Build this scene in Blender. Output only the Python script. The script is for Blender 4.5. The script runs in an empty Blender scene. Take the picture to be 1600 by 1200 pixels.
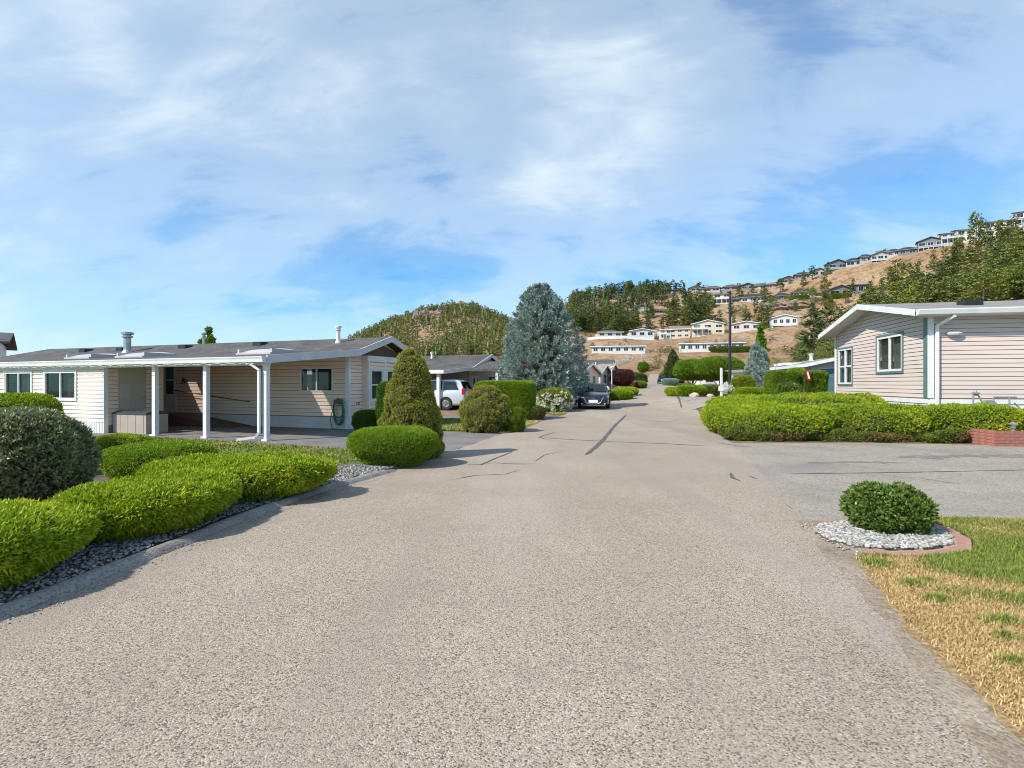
import bpy, math, random
import numpy as np
from mathutils import Vector, Matrix
R_ = math.radians
rng = np.random.default_rng(7)
random.seed(7)
scene = bpy.context.scene
COL = scene.collection

# ------------------------------------------------------------------ camera, sky, sun, exposure
cd = bpy.data.cameras.new('camera'); cam = bpy.data.objects.new('camera', cd); COL.objects.link(cam)
cam.location = (0, 0, 1.55); cam.rotation_euler = (R_(90), 0, 0)
cd.sensor_width = 36; cd.lens = 36 * 850 / 1600; cd.clip_start = .05; cd.clip_end = 9000
scene.camera = cam
SUN_EL, SUN_HEAD = 41.5, 32.0          # light travels towards +X turned SUN_HEAD degrees to +Y
w = bpy.data.worlds.new('World'); scene.world = w; w.use_nodes = True
nt = w.node_tree; nt.nodes.clear()
def N(t, typ, **kw):
    n = t.nodes.new(typ)
    for k, v in kw.items():
        if k in n.inputs: n.inputs[k].default_value = v
        else: setattr(n, k, v)
    return n
def L(t, a, b): t.links.new(a, b)
out = N(nt, 'ShaderNodeOutputWorld'); bg = N(nt, 'ShaderNodeBackground'); bg.inputs['Strength'].default_value = 0.15
sky = N(nt, 'ShaderNodeTexSky'); sky.sky_type = 'NISHITA'; sky.sun_disc = False
sky.sun_elevation = R_(SUN_EL)
sdir = Vector((-math.cos(R_(SUN_HEAD)), -math.sin(R_(SUN_HEAD)), 0))
sky.sun_rotation = math.atan2(sdir.x, sdir.y)
sky.air_density = 1.0; sky.dust_density = 0.6; sky.ozone_density = 2.5; sky.altitude = 400
tc = N(nt, 'ShaderNodeTexCoord'); sep = N(nt, 'ShaderNodeSeparateXYZ'); L(nt, tc.outputs['Generated'], sep.inputs[0])
def M(op, a, b=None, t=None, clamp=False):
    t = t or nt
    n = t.nodes.new('ShaderNodeMath'); n.operation = op; n.use_clamp = clamp
    for i, v in enumerate((a, b)):
        if v is None: continue
        if isinstance(v, (int, float)): n.inputs[i].default_value = v
        else: t.links.new(v, n.inputs[i])
    return n.outputs[0]
den = M('ADD', M('MAXIMUM', sep.outputs['Z'], 0.0), 0.42)
cxn, cyn = M('DIVIDE', sep.outputs['X'], den), M('DIVIDE', sep.outputs['Y'], den)
comb = N(nt, 'ShaderNodeCombineXYZ'); L(nt, cxn, comb.inputs[0]); L(nt, cyn, comb.inputs[1])
def cloud_noise(scale, rot, sc, detail, dist, off=0.0, rough=.55):
    mp = N(nt, 'ShaderNodeMapping'); mp.inputs['Rotation'].default_value = (0, 0, R_(rot)); mp.inputs['Scale'].default_value = sc
    mp.inputs['Location'].default_value = (off, off * .7, 0)
    L(nt, comb.outputs[0], mp.inputs[0])
    n = N(nt, 'ShaderNodeTexNoise'); n.inputs['Scale'].default_value = scale; n.inputs['Detail'].default_value = detail
    n.inputs['Distortion'].default_value = dist; n.inputs['Roughness'].default_value = rough
    L(nt, mp.outputs[0], n.inputs['Vector']); return n.outputs['Fac']
def ramp(t, fac, stops, interp='LINEAR'):
    r = t.nodes.new('ShaderNodeValToRGB'); r.color_ramp.interpolation = interp
    e = r.color_ramp.elements
    while len(e) < len(stops): e.new(0.5)
    for el, (p, c) in zip(e, stops):
        el.position = p; el.color = (*c, 1) if len(c) == 3 else c
    t.links.new(fac, r.inputs[0]); return r.outputs[0]
big = cloud_noise(1.25, 20, (1, .8, 1), 3, .35, 3.1)
mid = cloud_noise(3.4, 25, (.55, 1, 1), 7, .7, 1.3, .58)
fine = cloud_noise(10, 22, (.45, 1, 1), 6, .8, 8.0, .6)
# soft bias blobs in fixed sky directions (where the veils are thick or thin)
def blob(px, py, rad, amt, sx=1.0, tilt=0.0):
    d = Vector(((px - 800) / 850, 1, (600 - py) / 850)).normalized()
    r = d.cross(Vector((0, 0, 1))).normalized(); u = r.cross(d)
    if tilt:
        c, s = math.cos(R_(tilt)), math.sin(R_(tilt)); r, u = r * c + u * s, u * c - r * s
    def dot(v):
        n = nt.nodes.new('ShaderNodeVectorMath'); n.operation = 'DOT_PRODUCT'; L(nt, tc.outputs['Generated'], n.inputs[0]); n.inputs[1].default_value = v; return n.outputs['Value']
    a = M('DIVIDE', dot(r), rad * sx); b = M('DIVIDE', dot(u), rad); f = M('GREATER_THAN', dot(d), 0.0)
    q = M('ADD', M('MULTIPLY', a, a), M('MULTIPLY', b, b))
    e = M('EXPONENT', M('MULTIPLY', q, -1.0))
    return M('MULTIPLY', M('MULTIPLY', e, f), amt)
dens = M('ADD', M('MULTIPLY', big, .55), M('ADD', M('MULTIPLY', mid, .42), M('MULTIPLY', fine, .18)))
for b in [(970, 190, .15, .13, 1.9, 22), (240, 190, .25, .12, 1.6, 0), (80, 420, .22, .10, 2, 0), (560, 320, .06, .11, 2.6, 6), (560, 90, .16, .08, 2, 0), (1400, 190, .18, .07, 2.0, 10),
          (330, 120, .05, -.08, 1.8, -12), (650, 250, .10, -.09, 2.0, 20), (1150, 330, .09, -.10, 3.0, 8), (1400, 260, .06, -.05, 2.5, 8), (780, 120, .08, -.08, .9, 60), (640, 420, .12, -.07, 2.4, 5), (1250, 90, .06, -.06, 1.5, 30),
          (950, 370, .10, -.05, 2.5, 0)]:
    dens = M('ADD', dens, blob(*b))
cl = ramp(nt, dens, [(0.42, (.03,)*3), (0.52, (.20,) * 3), (.62, (.47,) * 3), (0.84, (1., 1., 1.))], 'EASE')
# the sky's own colour: Nishita, with the cloud veil over it
mixc = N(nt, 'ShaderNodeMix'); mixc.data_type = 'RGBA'
tint = N(nt, 'ShaderNodeMix'); tint.data_type = 'RGBA'; tint.blend_type = 'MULTIPLY'; tint.inputs[0].default_value = 1
L(nt, sky.outputs[0], tint.inputs[6]); tint.inputs[7].default_value = (.35, .79, 1.04, 1)
L(nt, cl, mixc.inputs[0]); L(nt, tint.outputs[2], mixc.inputs[6]); mixc.inputs[7].default_value = (4.65, 5.35, 5.75, 1)
L(nt, mixc.outputs[2], bg.inputs['Color']); L(nt, bg.outputs[0], out.inputs[0])
sl = bpy.data.lights.new('sun', 'SUN'); so = bpy.data.objects.new('sun', sl); COL.objects.link(so)
sl.energy = 4.7; sl.angle = R_(0.53); sl.color = (1.0, .945, .86)
ldir = Vector((math.cos(R_(SUN_HEAD)) * math.cos(R_(SUN_EL)), math.sin(R_(SUN_HEAD)) * math.cos(R_(SUN_EL)), -math.sin(R_(SUN_EL))))
so.rotation_euler = ldir.to_track_quat('-Z', 'Y').to_euler(); so.location = (-20, -20, 40)
scene.view_settings.view_transform = 'Standard'; scene.view_settings.look = 'None'
scene.view_settings.exposure = 0.30; scene.view_settings.gamma = 1
scene.render.engine = 'CYCLES'; scene.cycles.max_bounces = 9; scene.cycles.transparent_max_bounces = 12
scene.cycles.use_denoising = True; scene.cycles.denoising_prefilter = 'ACCURATE'; scene.cycles.denoising_input_passes = 'RGB_ALBEDO_NORMAL'; scene.cycles.filter_width = 1.0

# ------------------------------------------------------------------ helpers
def tag(o, label=None, cat=None, group=None, kind=None):
    if label: o['label'] = label
    if cat: o['category'] = cat
    if group: o['group'] = group
    if kind: o['kind'] = kind
    return o
def link(name, me, mats, parent=None, kind=None):
    for m in (mats if isinstance(mats, (list, tuple)) else [mats]): me.materials.append(m)
    o = bpy.data.objects.new(name, me); COL.objects.link(o)
    if parent: o.parent = parent
    if kind: o['kind'] = kind
    return o
def empty(name, loc, rz=0.0, label=None, cat=None, group=None):
    o = bpy.data.objects.new(name, None); COL.objects.link(o); o.location = loc; o.rotation_euler = (0, 0, rz)
    o.empty_display_size = .2
    return tag(o, label, cat, group)
def copy_tree(o, parent=None):
    c = o.copy(); COL.objects.link(c)
    if parent: c.parent = parent
    for ch in o.children: copy_tree(ch, c)
    return c
class MB:
    def __init__(s): s.v = []; s.f = []; s.m = []; s.mi = 0
    def add(s, vs, fs, m=None):
        b = len(s.v); s.v += [tuple(p) for p in vs]; s.f += [tuple(b + i for i in f) for f in fs]; s.m += [s.mi if m is None else m] * len(fs); return s
    def box(s, a, b, m=None):
        x0, y0, z0 = a; x1, y1, z1 = b
        return s.add([(x0,y0,z0),(x1,y0,z0),(x1,y1,z0),(x0,y1,z0),(x0,y0,z1),(x1,y0,z1),(x1,y1,z1),(x0,y1,z1)],
                     [(0,3,2,1),(4,5,6,7),(0,1,5,4),(1,2,6,5),(2,3,7,6),(3,0,4,7)], m)
    def bar(s, p, q, w, h=None, up=(0,0,1), m=None):
        h = h or w; p, q = Vector(p), Vector(q); d = (q - p).normalized(); up = Vector(up)
        if abs(d.dot(up)) > .98: up = Vector((0, 1, 0))
        r = d.cross(up).normalized(); u = r.cross(d)
        vs = [c + r * a * w / 2 + u * b * h / 2 for c in (p, q) for a, b in ((-1,-1),(1,-1),(1,1),(-1,1))]
        return s.add(vs, [(0,1,2,3)[::-1],(4,5,6,7),(0,1,5,4),(1,2,6,5),(2,3,7,6),(3,0,4,7)], m)
    def cyl(s, p, q, r0, r1=None, n=8, m=None, caps=True):
        r1 = r0 if r1 is None else r1; p, q = Vector(p), Vector(q); d = (q - p).normalized()
        up = Vector((0,0,1)) if abs(d.z) < .9 else Vector((1,0,0)); r = d.cross(up).normalized(); u = r.cross(d)
        vs = []
        for c, rr in ((p, r0), (q, r1)):
            for i in range(n):
                a = 2 * math.pi * i / n; vs.append(c + r * math.cos(a) * rr + u * math.sin(a) * rr)
        fs = [(i, (i+1) % n, n + (i+1) % n, n + i) for i in range(n)]
        if caps: fs += [tuple(range(n))[::-1], tuple(range(n, 2*n))]
        return s.add(vs, fs, m)
    def tube(s, pts, r, n=6, m=None):
        for a, b in zip(pts, pts[1:]): s.cyl(a, b, r, r, n, m)
        return s
    def lathe(s, prof, c=(0,0,0), n=16, m=None, axis='z', sc=(1,1)):
        vs = []
        for r, h in prof:
            for i in range(n):
                a = 2*math.pi*i/n; x, y = r*math.cos(a)*sc[0], r*math.sin(a)*sc[1]
                if axis == 'z': vs.append((c[0]+x, c[1]+y, c[2]+h))
                elif axis == 'y': vs.append((c[0]+x, c[1]+h, c[2]+y))
                else: vs.append((c[0]+h, c[1]+x, c[2]+y))
        fs = []
        for j in range(len(prof)-1):
            for i in range(n): fs.append((j*n+i, j*n+(i+1)%n, (j+1)*n+(i+1)%n, (j+1)*n+i))
        return s.add(vs, fs, m)
    def prism(s, poly, x0, x1, m=None):            # polygon in (y,z) pushed along x
        n = len(poly); vs = [(x0, y, z) for y, z in poly] + [(x1, y, z) for y, z in poly]
        fs = [(i, (i+1) % n, n+(i+1) % n, n+i) for i in range(n)] + [tuple(range(n))[::-1], tuple(range(n, 2*n))]
        return s.add(vs, fs, m)
    def flat(s, poly, z0, z1, m=None):
        n = len(poly); vs = [(x, y, z0) for x, y in poly] + [(x, y, z1) for x, y in poly]
        fs = [(i, (i+1) % n, n+(i+1) % n, n+i) for i in range(n)] + [tuple(range(n))[::-1], tuple(range(n, 2*n))]
        return s.add(vs, fs, m)
    def mesh(s, name='m', fix=True, smooth=False):
        me = bpy.data.meshes.new(name); me.from_pydata(s.v, [], s.f)
        me.polygons.foreach_set('material_index', s.m)
        if fix:
            import bmesh
            bm = bmesh.new(); bm.from_mesh(me); bmesh.ops.recalc_face_normals(bm, faces=bm.faces); bm.to_mesh(me); bm.free()
        if smooth: me.polygons.foreach_set('use_smooth', [True] * len(me.polygons))
        me.update(); return me
    def build(s, name, mats, parent=None, kind=None, smooth=False):
        return link(name, s.mesh(name, smooth=smooth), mats, parent, kind)
def solid_top(polys, th, vertical=True):             # a sheet of 3D polygons thickened downwards
    idx = {}; V = []; F = []
    def vid(p):
        k = tuple(round(c, 4) for c in p)
        if k not in idx: idx[k] = len(V); V.append(k)
        return idx[k]
    for p in polys: F.append([vid(q) for q in p])
    n = len(V); mb = MB(); vs = V + [(x, y, z - th) for x, y, z in V]
    fs = [tuple(f) for f in F] + [tuple(i + n for i in reversed(f)) for f in F]
    cnt = {}
    for f in F:
        for a, b in zip(f, f[1:] + f[:1]): cnt[(a, b)] = cnt.get((a, b), 0) + 1
    for (a, b) in cnt:
        if (b, a) not in cnt: fs.append((a, a + n, b + n, b))
    mb.add(vs, fs); return mb
def qmesh(name, V, F, mi=None, attrs=None, smooth=False):
    V = np.asarray(V, np.float32); F = np.asarray(F, np.int32); k = F.shape[1]
    me = bpy.data.meshes.new(name); me.vertices.add(len(V)); me.vertices.foreach_set('co', V.ravel())
    me.loops.add(F.size); me.loops.foreach_set('vertex_index', F.ravel())
    me.polygons.add(len(F)); me.polygons.foreach_set('loop_start', np.arange(0, F.size, k, dtype=np.int32))
    if mi is not None: me.polygons.foreach_set('material_index', np.asarray(mi, np.int32))
    me.update(calc_edges=True)
    if smooth: me.polygons.foreach_set('use_smooth', np.ones(len(F), bool))
    for a, d in (attrs or {}).items():
        at = me.attributes.new(a, 'FLOAT', 'POINT'); at.data.foreach_set('value', np.asarray(d, np.float32))
    return me
def unit(a): return a / np.maximum(np.linalg.norm(a, axis=-1, keepdims=True), 1e-9)

# ------------------------------------------------------------------ materials
MATS = {}
def mat(name, col, rough=.8, col2=None, scale=4., detail=5, bump=0., bscale=None, metal=0., spec=None, coord='Object', stretch=None, mixlo=.35, mixhi=.65, coat=0):
    if name in MATS: return MATS[name]
    m = bpy.data.materials.new(name); m.use_nodes = True; t = m.node_tree; p = t.nodes['Principled BSDF']
    p.inputs['Base Color'].default_value = (*col, 1); p.inputs['Roughness'].default_value = rough; p.inputs['Metallic'].default_value = metal
    if coat: p.inputs['Coat Weight'].default_value = coat; p.inputs['Coat Roughness'].default_value = .05
    if spec is not None: p.inputs['Specular IOR Level'].default_value = spec
    if col2 or bump:
        c = N(t, 'ShaderNodeTexCoord'); v = c.outputs[coord]
        if stretch:
            mp = N(t, 'ShaderNodeMapping'); mp.inputs['Scale'].default_value = stretch; L(t, v, mp.inputs[0]); v = mp.outputs[0]
    if col2:
        n = N(t, 'ShaderNodeTexNoise'); n.inputs['Scale'].default_value = scale; n.inputs['Detail'].default_value = detail; L(t, v, n.inputs['Vector'])
        L(t, ramp(t, n.outputs['Fac'], [(mixlo, col), (mixhi, col2)]), p.inputs['Base Color'])
    if bump:
        n2 = N(t, 'ShaderNodeTexNoise'); n2.inputs['Scale'].default_value = bscale or scale * 4; n2.inputs['Detail'].default_value = 6; L(t, v, n2.inputs['Vector'])
        b = N(t, 'ShaderNodeBump'); b.inputs['Strength'].default_value = bump; b.inputs['Distance'].default_value = .02; L(t, n2.outputs['Fac'], b.inputs['Height']); L(t, b.outputs[0], p.inputs['Normal'])
    MATS[name] = m; return m
def leafmat(name, c1, c2, tip=None, tipamt=.0, patch=None, patchcol=None, transl=.25, rough=.55, pscale=1.2, objrand=.0):
    if name in MATS: return MATS[name]
    m = bpy.data.materials.new(name); m.use_nodes = True; t = m.node_tree; p = t.nodes['Principled BSDF']; o = t.nodes['Material Output']
    g = N(t, 'ShaderNodeNewGeometry'); c = N(t, 'ShaderNodeTexCoord')
    base = ramp(t, g.outputs['Random Per Island'], [(0, c1), (1, c2)])
    def mixn(fac, a, b):
        mx = N(t, 'ShaderNodeMix'); mx.data_type = 'RGBA'
        if isinstance(fac, float): mx.inputs[0].default_value = fac
        else: L(t, fac, mx.inputs[0])
        for k, q in ((6, a), (7, b)):
            if isinstance(q, tuple): mx.inputs[k].default_value = (*q, 1)
            else: L(t, q, mx.inputs[k])
        return mx.outputs[2]
    if patchcol:
        n = N(t, 'ShaderNodeTexNoise'); n.inputs['Scale'].default_value = pscale; n.inputs['Detail'].default_value = 4; L(t, c.outputs['Object'], n.inputs['Vector'])
        base = mixn(ramp(t, n.outputs['Fac'], [(patch[0], (0,0,0)), (patch[1], (1,1,1))]), base, patchcol)
    if tip:
        a = N(t, 'ShaderNodeAttribute'); a.attribute_name = 'tip'
        base = mixn(M('MULTIPLY', a.outputs['Fac'], tipamt, t), base, tip)
    if objrand:
        oi = N(t, 'ShaderNodeObjectInfo'); hs = N(t, 'ShaderNodeHueSaturation')
        L(t, M('ADD', M('MULTIPLY', oi.outputs['Random'], -.03), .515, t) if False else M('ADD', M('MULTIPLY', oi.outputs['Random'], -.05, t), .52, t), hs.inputs['Hue'])
        L(t, M('ADD', M('MULTIPLY', oi.outputs['Random'], objrand, t), 1 - objrand / 2, t), hs.inputs['Value']); L(t, base, hs.inputs['Color']); base = hs.outputs[0]
    L(t, base, p.inputs['Base Color']); p.inputs['Roughness'].default_value = rough; p.inputs['Specular IOR Level'].default_value = .3
    tr = N(t, 'ShaderNodeBsdfTranslucent'); L(t, base, tr.inputs[0]); mx = N(t, 'ShaderNodeMixShader'); mx.inputs[0].default_value = transl
    L(t, p.outputs[0], mx.inputs[1]); L(t, tr.outputs[0], mx.inputs[2]); L(t, mx.outputs[0], o.inputs[0])
    MATS[name] = m; return m
def glassmat(name, tintc=(.02,.03,.035), see=.62):
    m = bpy.data.materials.new(name); m.use_nodes = True; t = m.node_tree; p = t.nodes['Principled BSDF']; o = t.nodes['Material Output']
    p.inputs['Base Color'].default_value = (*tintc, 1); p.inputs['Roughness'].default_value = .04; p.inputs['Specular IOR Level'].default_value = .9
    tr = N(t, 'ShaderNodeBsdfTransparent'); tr.inputs[0].default_value = (.8, .85, .85, 1); mx = N(t, 'ShaderNodeMixShader'); mx.inputs[0].default_value = see
    L(t, p.outputs[0], mx.inputs[1]); L(t, tr.outputs[0], mx.inputs[2]); L(t, mx.outputs[0], o.inputs[0]); MATS[name] = m; return m
def shinglemat(name, c1, c2, c3):
    m = bpy.data.materials.new(name); m.use_nodes = True; t = m.node_tree; p = t.nodes['Principled BSDF']
    c = N(t, 'ShaderNodeTexCoord'); bt = N(t, 'ShaderNodeTexBrick'); L(t, c.outputs['Object'], bt.inputs['Vector'])
    bt.inputs['Scale'].default_value = 1; bt.inputs['Brick Width'].default_value = .31; bt.inputs['Row Height'].default_value = .14; bt.inputs['Mortar Size'].default_value = .008
    bt.inputs['Color1'].default_value = (*c1, 1); bt.inputs['Color2'].default_value = (*c2, 1); bt.inputs['Mortar'].default_value = tuple(x * .45 for x in c1) + (1,)
    n = N(t, 'ShaderNodeTexNoise'); n.inputs['Scale'].default_value = 1.3; n.inputs['Detail'].default_value = 8; L(t, c.outputs['Object'], n.inputs['Vector'])
    mx = N(t, 'ShaderNodeMix'); mx.data_type = 'RGBA'; L(t, ramp(t, n.outputs['Fac'], [(.4, (0,0,0)), (.7, (.6,)*3)]), mx.inputs[0]); L(t, bt.outputs[0], mx.inputs[6]); mx.inputs[7].default_value = (*c3, 1)
    L(t, mx.outputs[2], p.inputs['Base Color']); p.inputs['Roughness'].default_value = .95
    b = N(t, 'ShaderNodeBump'); b.inputs['Strength'].default_value = .5; b.inputs['Distance'].default_value = .02; L(t, bt.outputs['Fac'], b.inputs['Height']); b.invert = True; L(t, b.outputs[0], p.inputs['Normal'])
    MATS[name] = m; return m
def groundmat(name, stops, scale, speck, sscale, bump=.4, patch=None, sw=.5):
    """layered ground: broad noise colour, small voronoi grains of their own colour"""
    m = bpy.data.materials.new(name); m.use_nodes = True; t = m.node_tree; p = t.nodes['Principled BSDF']
    c = N(t, 'ShaderNodeTexCoord'); v = c.outputs['Object']
    n = N(t, 'ShaderNodeTexNoise'); n.inputs['Scale'].default_value = scale; n.inputs['Detail'].default_value = 9; n.inputs['Roughness'].default_value = .62; L(t, v, n.inputs['Vector'])
    base = ramp(t, n.outputs['Fac'], stops)
    vo = N(t, 'ShaderNodeTexVoronoi'); vo.inputs['Scale'].default_value = sscale; L(t, v, vo.inputs['Vector'])
    sx = N(t, 'ShaderNodeSeparateColor'); L(t, vo.outputs['Color'], sx.inputs[0])
    sp = ramp(t, sx.outputs[0], speck)
    mx = N(t, 'ShaderNodeMix'); mx.data_type = 'RGBA'; mx.blend_type = 'MULTIPLY'; mx.inputs[0].default_value = sw; L(t, base, mx.inputs[6]); L(t, sp, mx.inputs[7])
    res = mx.outputs[2]
    if patch:
        for (sc, lo, hi, colr, off, *stx) in patch:
            mp = N(t, 'ShaderNodeMapping'); mp.inputs['Scale'].default_value = stx[0] if stx else (1, 1, 1); mp.inputs['Location'].default_value = (off, off, 0); L(t, v, mp.inputs[0])
            n3 = N(t, 'ShaderNodeTexNoise'); n3.inputs['Scale'].default_value = sc; n3.inputs['Detail'].default_value = 7; L(t, mp.outputs[0], n3.inputs['Vector'])
            m3 = N(t, 'ShaderNodeMix'); m3.data_type = 'RGBA'; L(t, ramp(t, n3.outputs['Fac'], [(lo, (0,0,0)), (hi, (.7,)*3)]), m3.inputs[0]); L(t, res, m3.inputs[6]); m3.inputs[7].default_value = (*colr, 1); res = m3.outputs[2]
    L(t, res, p.inputs['Base Color']); p.inputs['Roughness'].default_value = .93; p.inputs['Specular IOR Level'].default_value = .25
    b = N(t, 'ShaderNodeBump'); b.inputs['Strength'].default_value = bump; b.inputs['Distance'].default_value = .006; L(t, vo.outputs['Distance'], b.inputs['Height']); b.invert = True; L(t, b.outputs[0], p.inputs['Normal'])
    MATS[name] = m; return m

m_road = groundmat('chip_seal_asphalt', [(.3, (.330, .279, .228)), (.5, (.375, .318, .260)), (.72, (.415, .355, .292))], .55,
                   [(0, (.10, .09, .085)), (.12, (.30, .27, .25)), (.3, (.85, .82, .78)), (.7, (1, .97, .92)), (.93, (1.35, 1.3, 1.22)), (1, (1.7, 1.65, 1.6))], 125, .55,
                   [(2.1, .62, .80, (.25, .21, .175), 3.), (.16, .56, .75, (.30, .255, .21), 5.), (1.1, .50, .72, (.29, .245, .2), 2., (1, .05, 1)), (.5, .52, .8, (.41, .36, .30), 7., (1, .12, 1))], sw=.78)
m_drive = groundmat('driveway_asphalt', [(.3, (.28, .245, .205)), (.5, (.335, .297, .25)), (.72, (.38, .34, .29))], .7,
                    [(0, (.25, .23, .2)), (.2, (.8, .78, .75)), (.8, (1, .98, .94)), (1, (1.4, 1.35, 1.3))], 60, .7, [(.5, .52, .7, (.20, .185, .17), 9.), (3.3, .62, .75, (.17, .155, .145), 1.)], sw=.7)
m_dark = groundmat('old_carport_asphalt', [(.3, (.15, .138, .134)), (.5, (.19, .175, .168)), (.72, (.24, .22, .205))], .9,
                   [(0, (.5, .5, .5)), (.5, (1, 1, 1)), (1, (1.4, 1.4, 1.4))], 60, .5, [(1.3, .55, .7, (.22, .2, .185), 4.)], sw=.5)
m_kerb = groundmat('kerb_asphalt', [(.3, (.20, .185, .17)), (.5, (.27, .245, .22)), (.72, (.33, .30, .27))], 3.,
                   [(0, (.3, .3, .3)), (.3, (.9, .9, .9)), (1, (1.4, 1.4, 1.4))], 70, .8, sw=.6)
m_tar = mat('crack_tar', (.075, .068, .062), .7, (.12, .11, .10), 6)
m_dirt = groundmat('bare_dirt', [(.3, (.20, .145, .10)), (.5, (.30, .235, .17)), (.72, (.39, .325, .25))], 2.2,
                   [(0, (.4, .4, .4)), (.3, (.9, .9, .9)), (1, (1.5, 1.5, 1.5))], 60, .8, sw=.5)
m_bed = groundmat('bed_soil', [(.3, (.10, .08, .062)), (.5, (.15, .122, .095)), (.72, (.21, .175, .14))], 3, [(0, (.5, .5, .5)), (1, (1.3, 1.3, 1.3))], 50, .8)
m_concrete = mat('concrete', (.42, .39, .35), .9, (.33, .30, .27), 3, bump=.3)
m_white = mat('white_paint', (.76, .76, .75), .5, (.66, .66, .65), 2.5, 4)
m_trim = mat('grey_white_fascia', (.60, .60, .62), .55, (.52, .52, .54), 2, 4)
m_cream = mat('cream_siding', (.86, .655, .525), .6, (.80, .605, .48), 1.6, 5)
m_creamw = mat('pale_cream_siding', (.78, .665, .595), .6, (.72, .61, .545), 1.6, 5)
m_greige = mat('greige_siding', (.62, .515, .455), .65, (.57, .47, .415), 1.8, 5, bump=.05, bscale=60, stretch=(.2, .2, 1))
m_teal = mat('green_grey_trim', (.115, .19, .165), .5, (.10, .165, .145), 3)
m_skirt = mat('white_skirting', (.78, .77, .76), .55, (.68, .67, .66), 2)
m_creamskirt = mat('cream_skirting', (.66, .60, .56), .6, (.58, .53, .49), 2)
m_roof = shinglemat('grey_shingles', (.062, .056, .054), (.105, .096, .092), (.14, .128, .118))
m_roofl = shinglemat('light_grey_shingles', (.20, .185, .17), (.28, .26, .24), (.33, .31, .28))
m_roofd = shinglemat('dark_shingles', (.02, .024, .032), (.035, .04, .05), (.05, .052, .06))
m_roofb = shinglemat('brown_shingles', (.22, .15, .11), (.28, .20, .15), (.30, .22, .17))
m_glass = glassmat('window_glass'); m_glassd = glassmat('tinted_glass', (.012, .015, .018), .08)
m_curtain = mat('curtain', (.55, .56, .55), .9); m_dim = mat('dim_interior', (.12, .11, .10), .9)
m_gap = mat('shadow_gap_sheathing', (.24, .19, .155), .9); m_metal = mat('galvanised_metal', (.45, .46, .47), .4, (.36, .37, .38), 6, metal=.7)  # wall backing coloured dark to put shadow lines between the boards
m_black = mat('black_metal', (.018, .018, .02), .45); m_chrome = mat('chrome', (.7, .7, .72), .15, metal=1.)
m_domew = bpy.data.materials.new('skylight_dome'); m_domew.use_nodes = True; MATS['skylight_dome'] = m_domew
_t = m_domew.node_tree; _a = N(_t, 'ShaderNodeBsdfTransparent'); _x = N(_t, 'ShaderNodeMixShader'); _x.inputs[0].default_value = .42
_t.nodes['Principled BSDF'].inputs['Base Color'].default_value = (.85, .86, .88, 1); _t.nodes['Principled BSDF'].inputs['Roughness'].default_value = .2
L(_t, _t.nodes['Principled BSDF'].outputs[0], _x.inputs[1]); L(_t, _a.outputs[0], _x.inputs[2]); L(_t, _x.outputs[0], _t.nodes['Material Output'].inputs[0])
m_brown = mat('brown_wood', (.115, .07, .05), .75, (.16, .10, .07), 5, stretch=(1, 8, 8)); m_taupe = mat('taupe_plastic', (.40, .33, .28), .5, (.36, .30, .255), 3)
m_rubber = mat('rubber', (.018, .018, .018), .8); m_brick = mat('red_brick', (.30, .10, .07), .85, (.38, .15, .11), 9, bump=.4)
m_paver = mat('pink_paver', (.33, .17, .13), .9, (.42, .26, .20), 12, bump=.4); m_mortar = mat('mortar', (.45, .40, .36), .95, (.38, .33, .30), 20)
m_bark = mat('bark', (.10, .07, .05), .95, (.16, .115, .085), 8, bump=.8); m_dark_core = mat('dark_twig_core', (.045, .04, .02), .95, (.07, .06, .03), 12, bump=.6)  # twig colour kept dark, so shrub cores put shade between the leaves
m_rock = mat('hill_rock', (.30, .22, .17), .95, (.20, .15, .12), .3, 8, bump=.8, bscale=1.)

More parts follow.
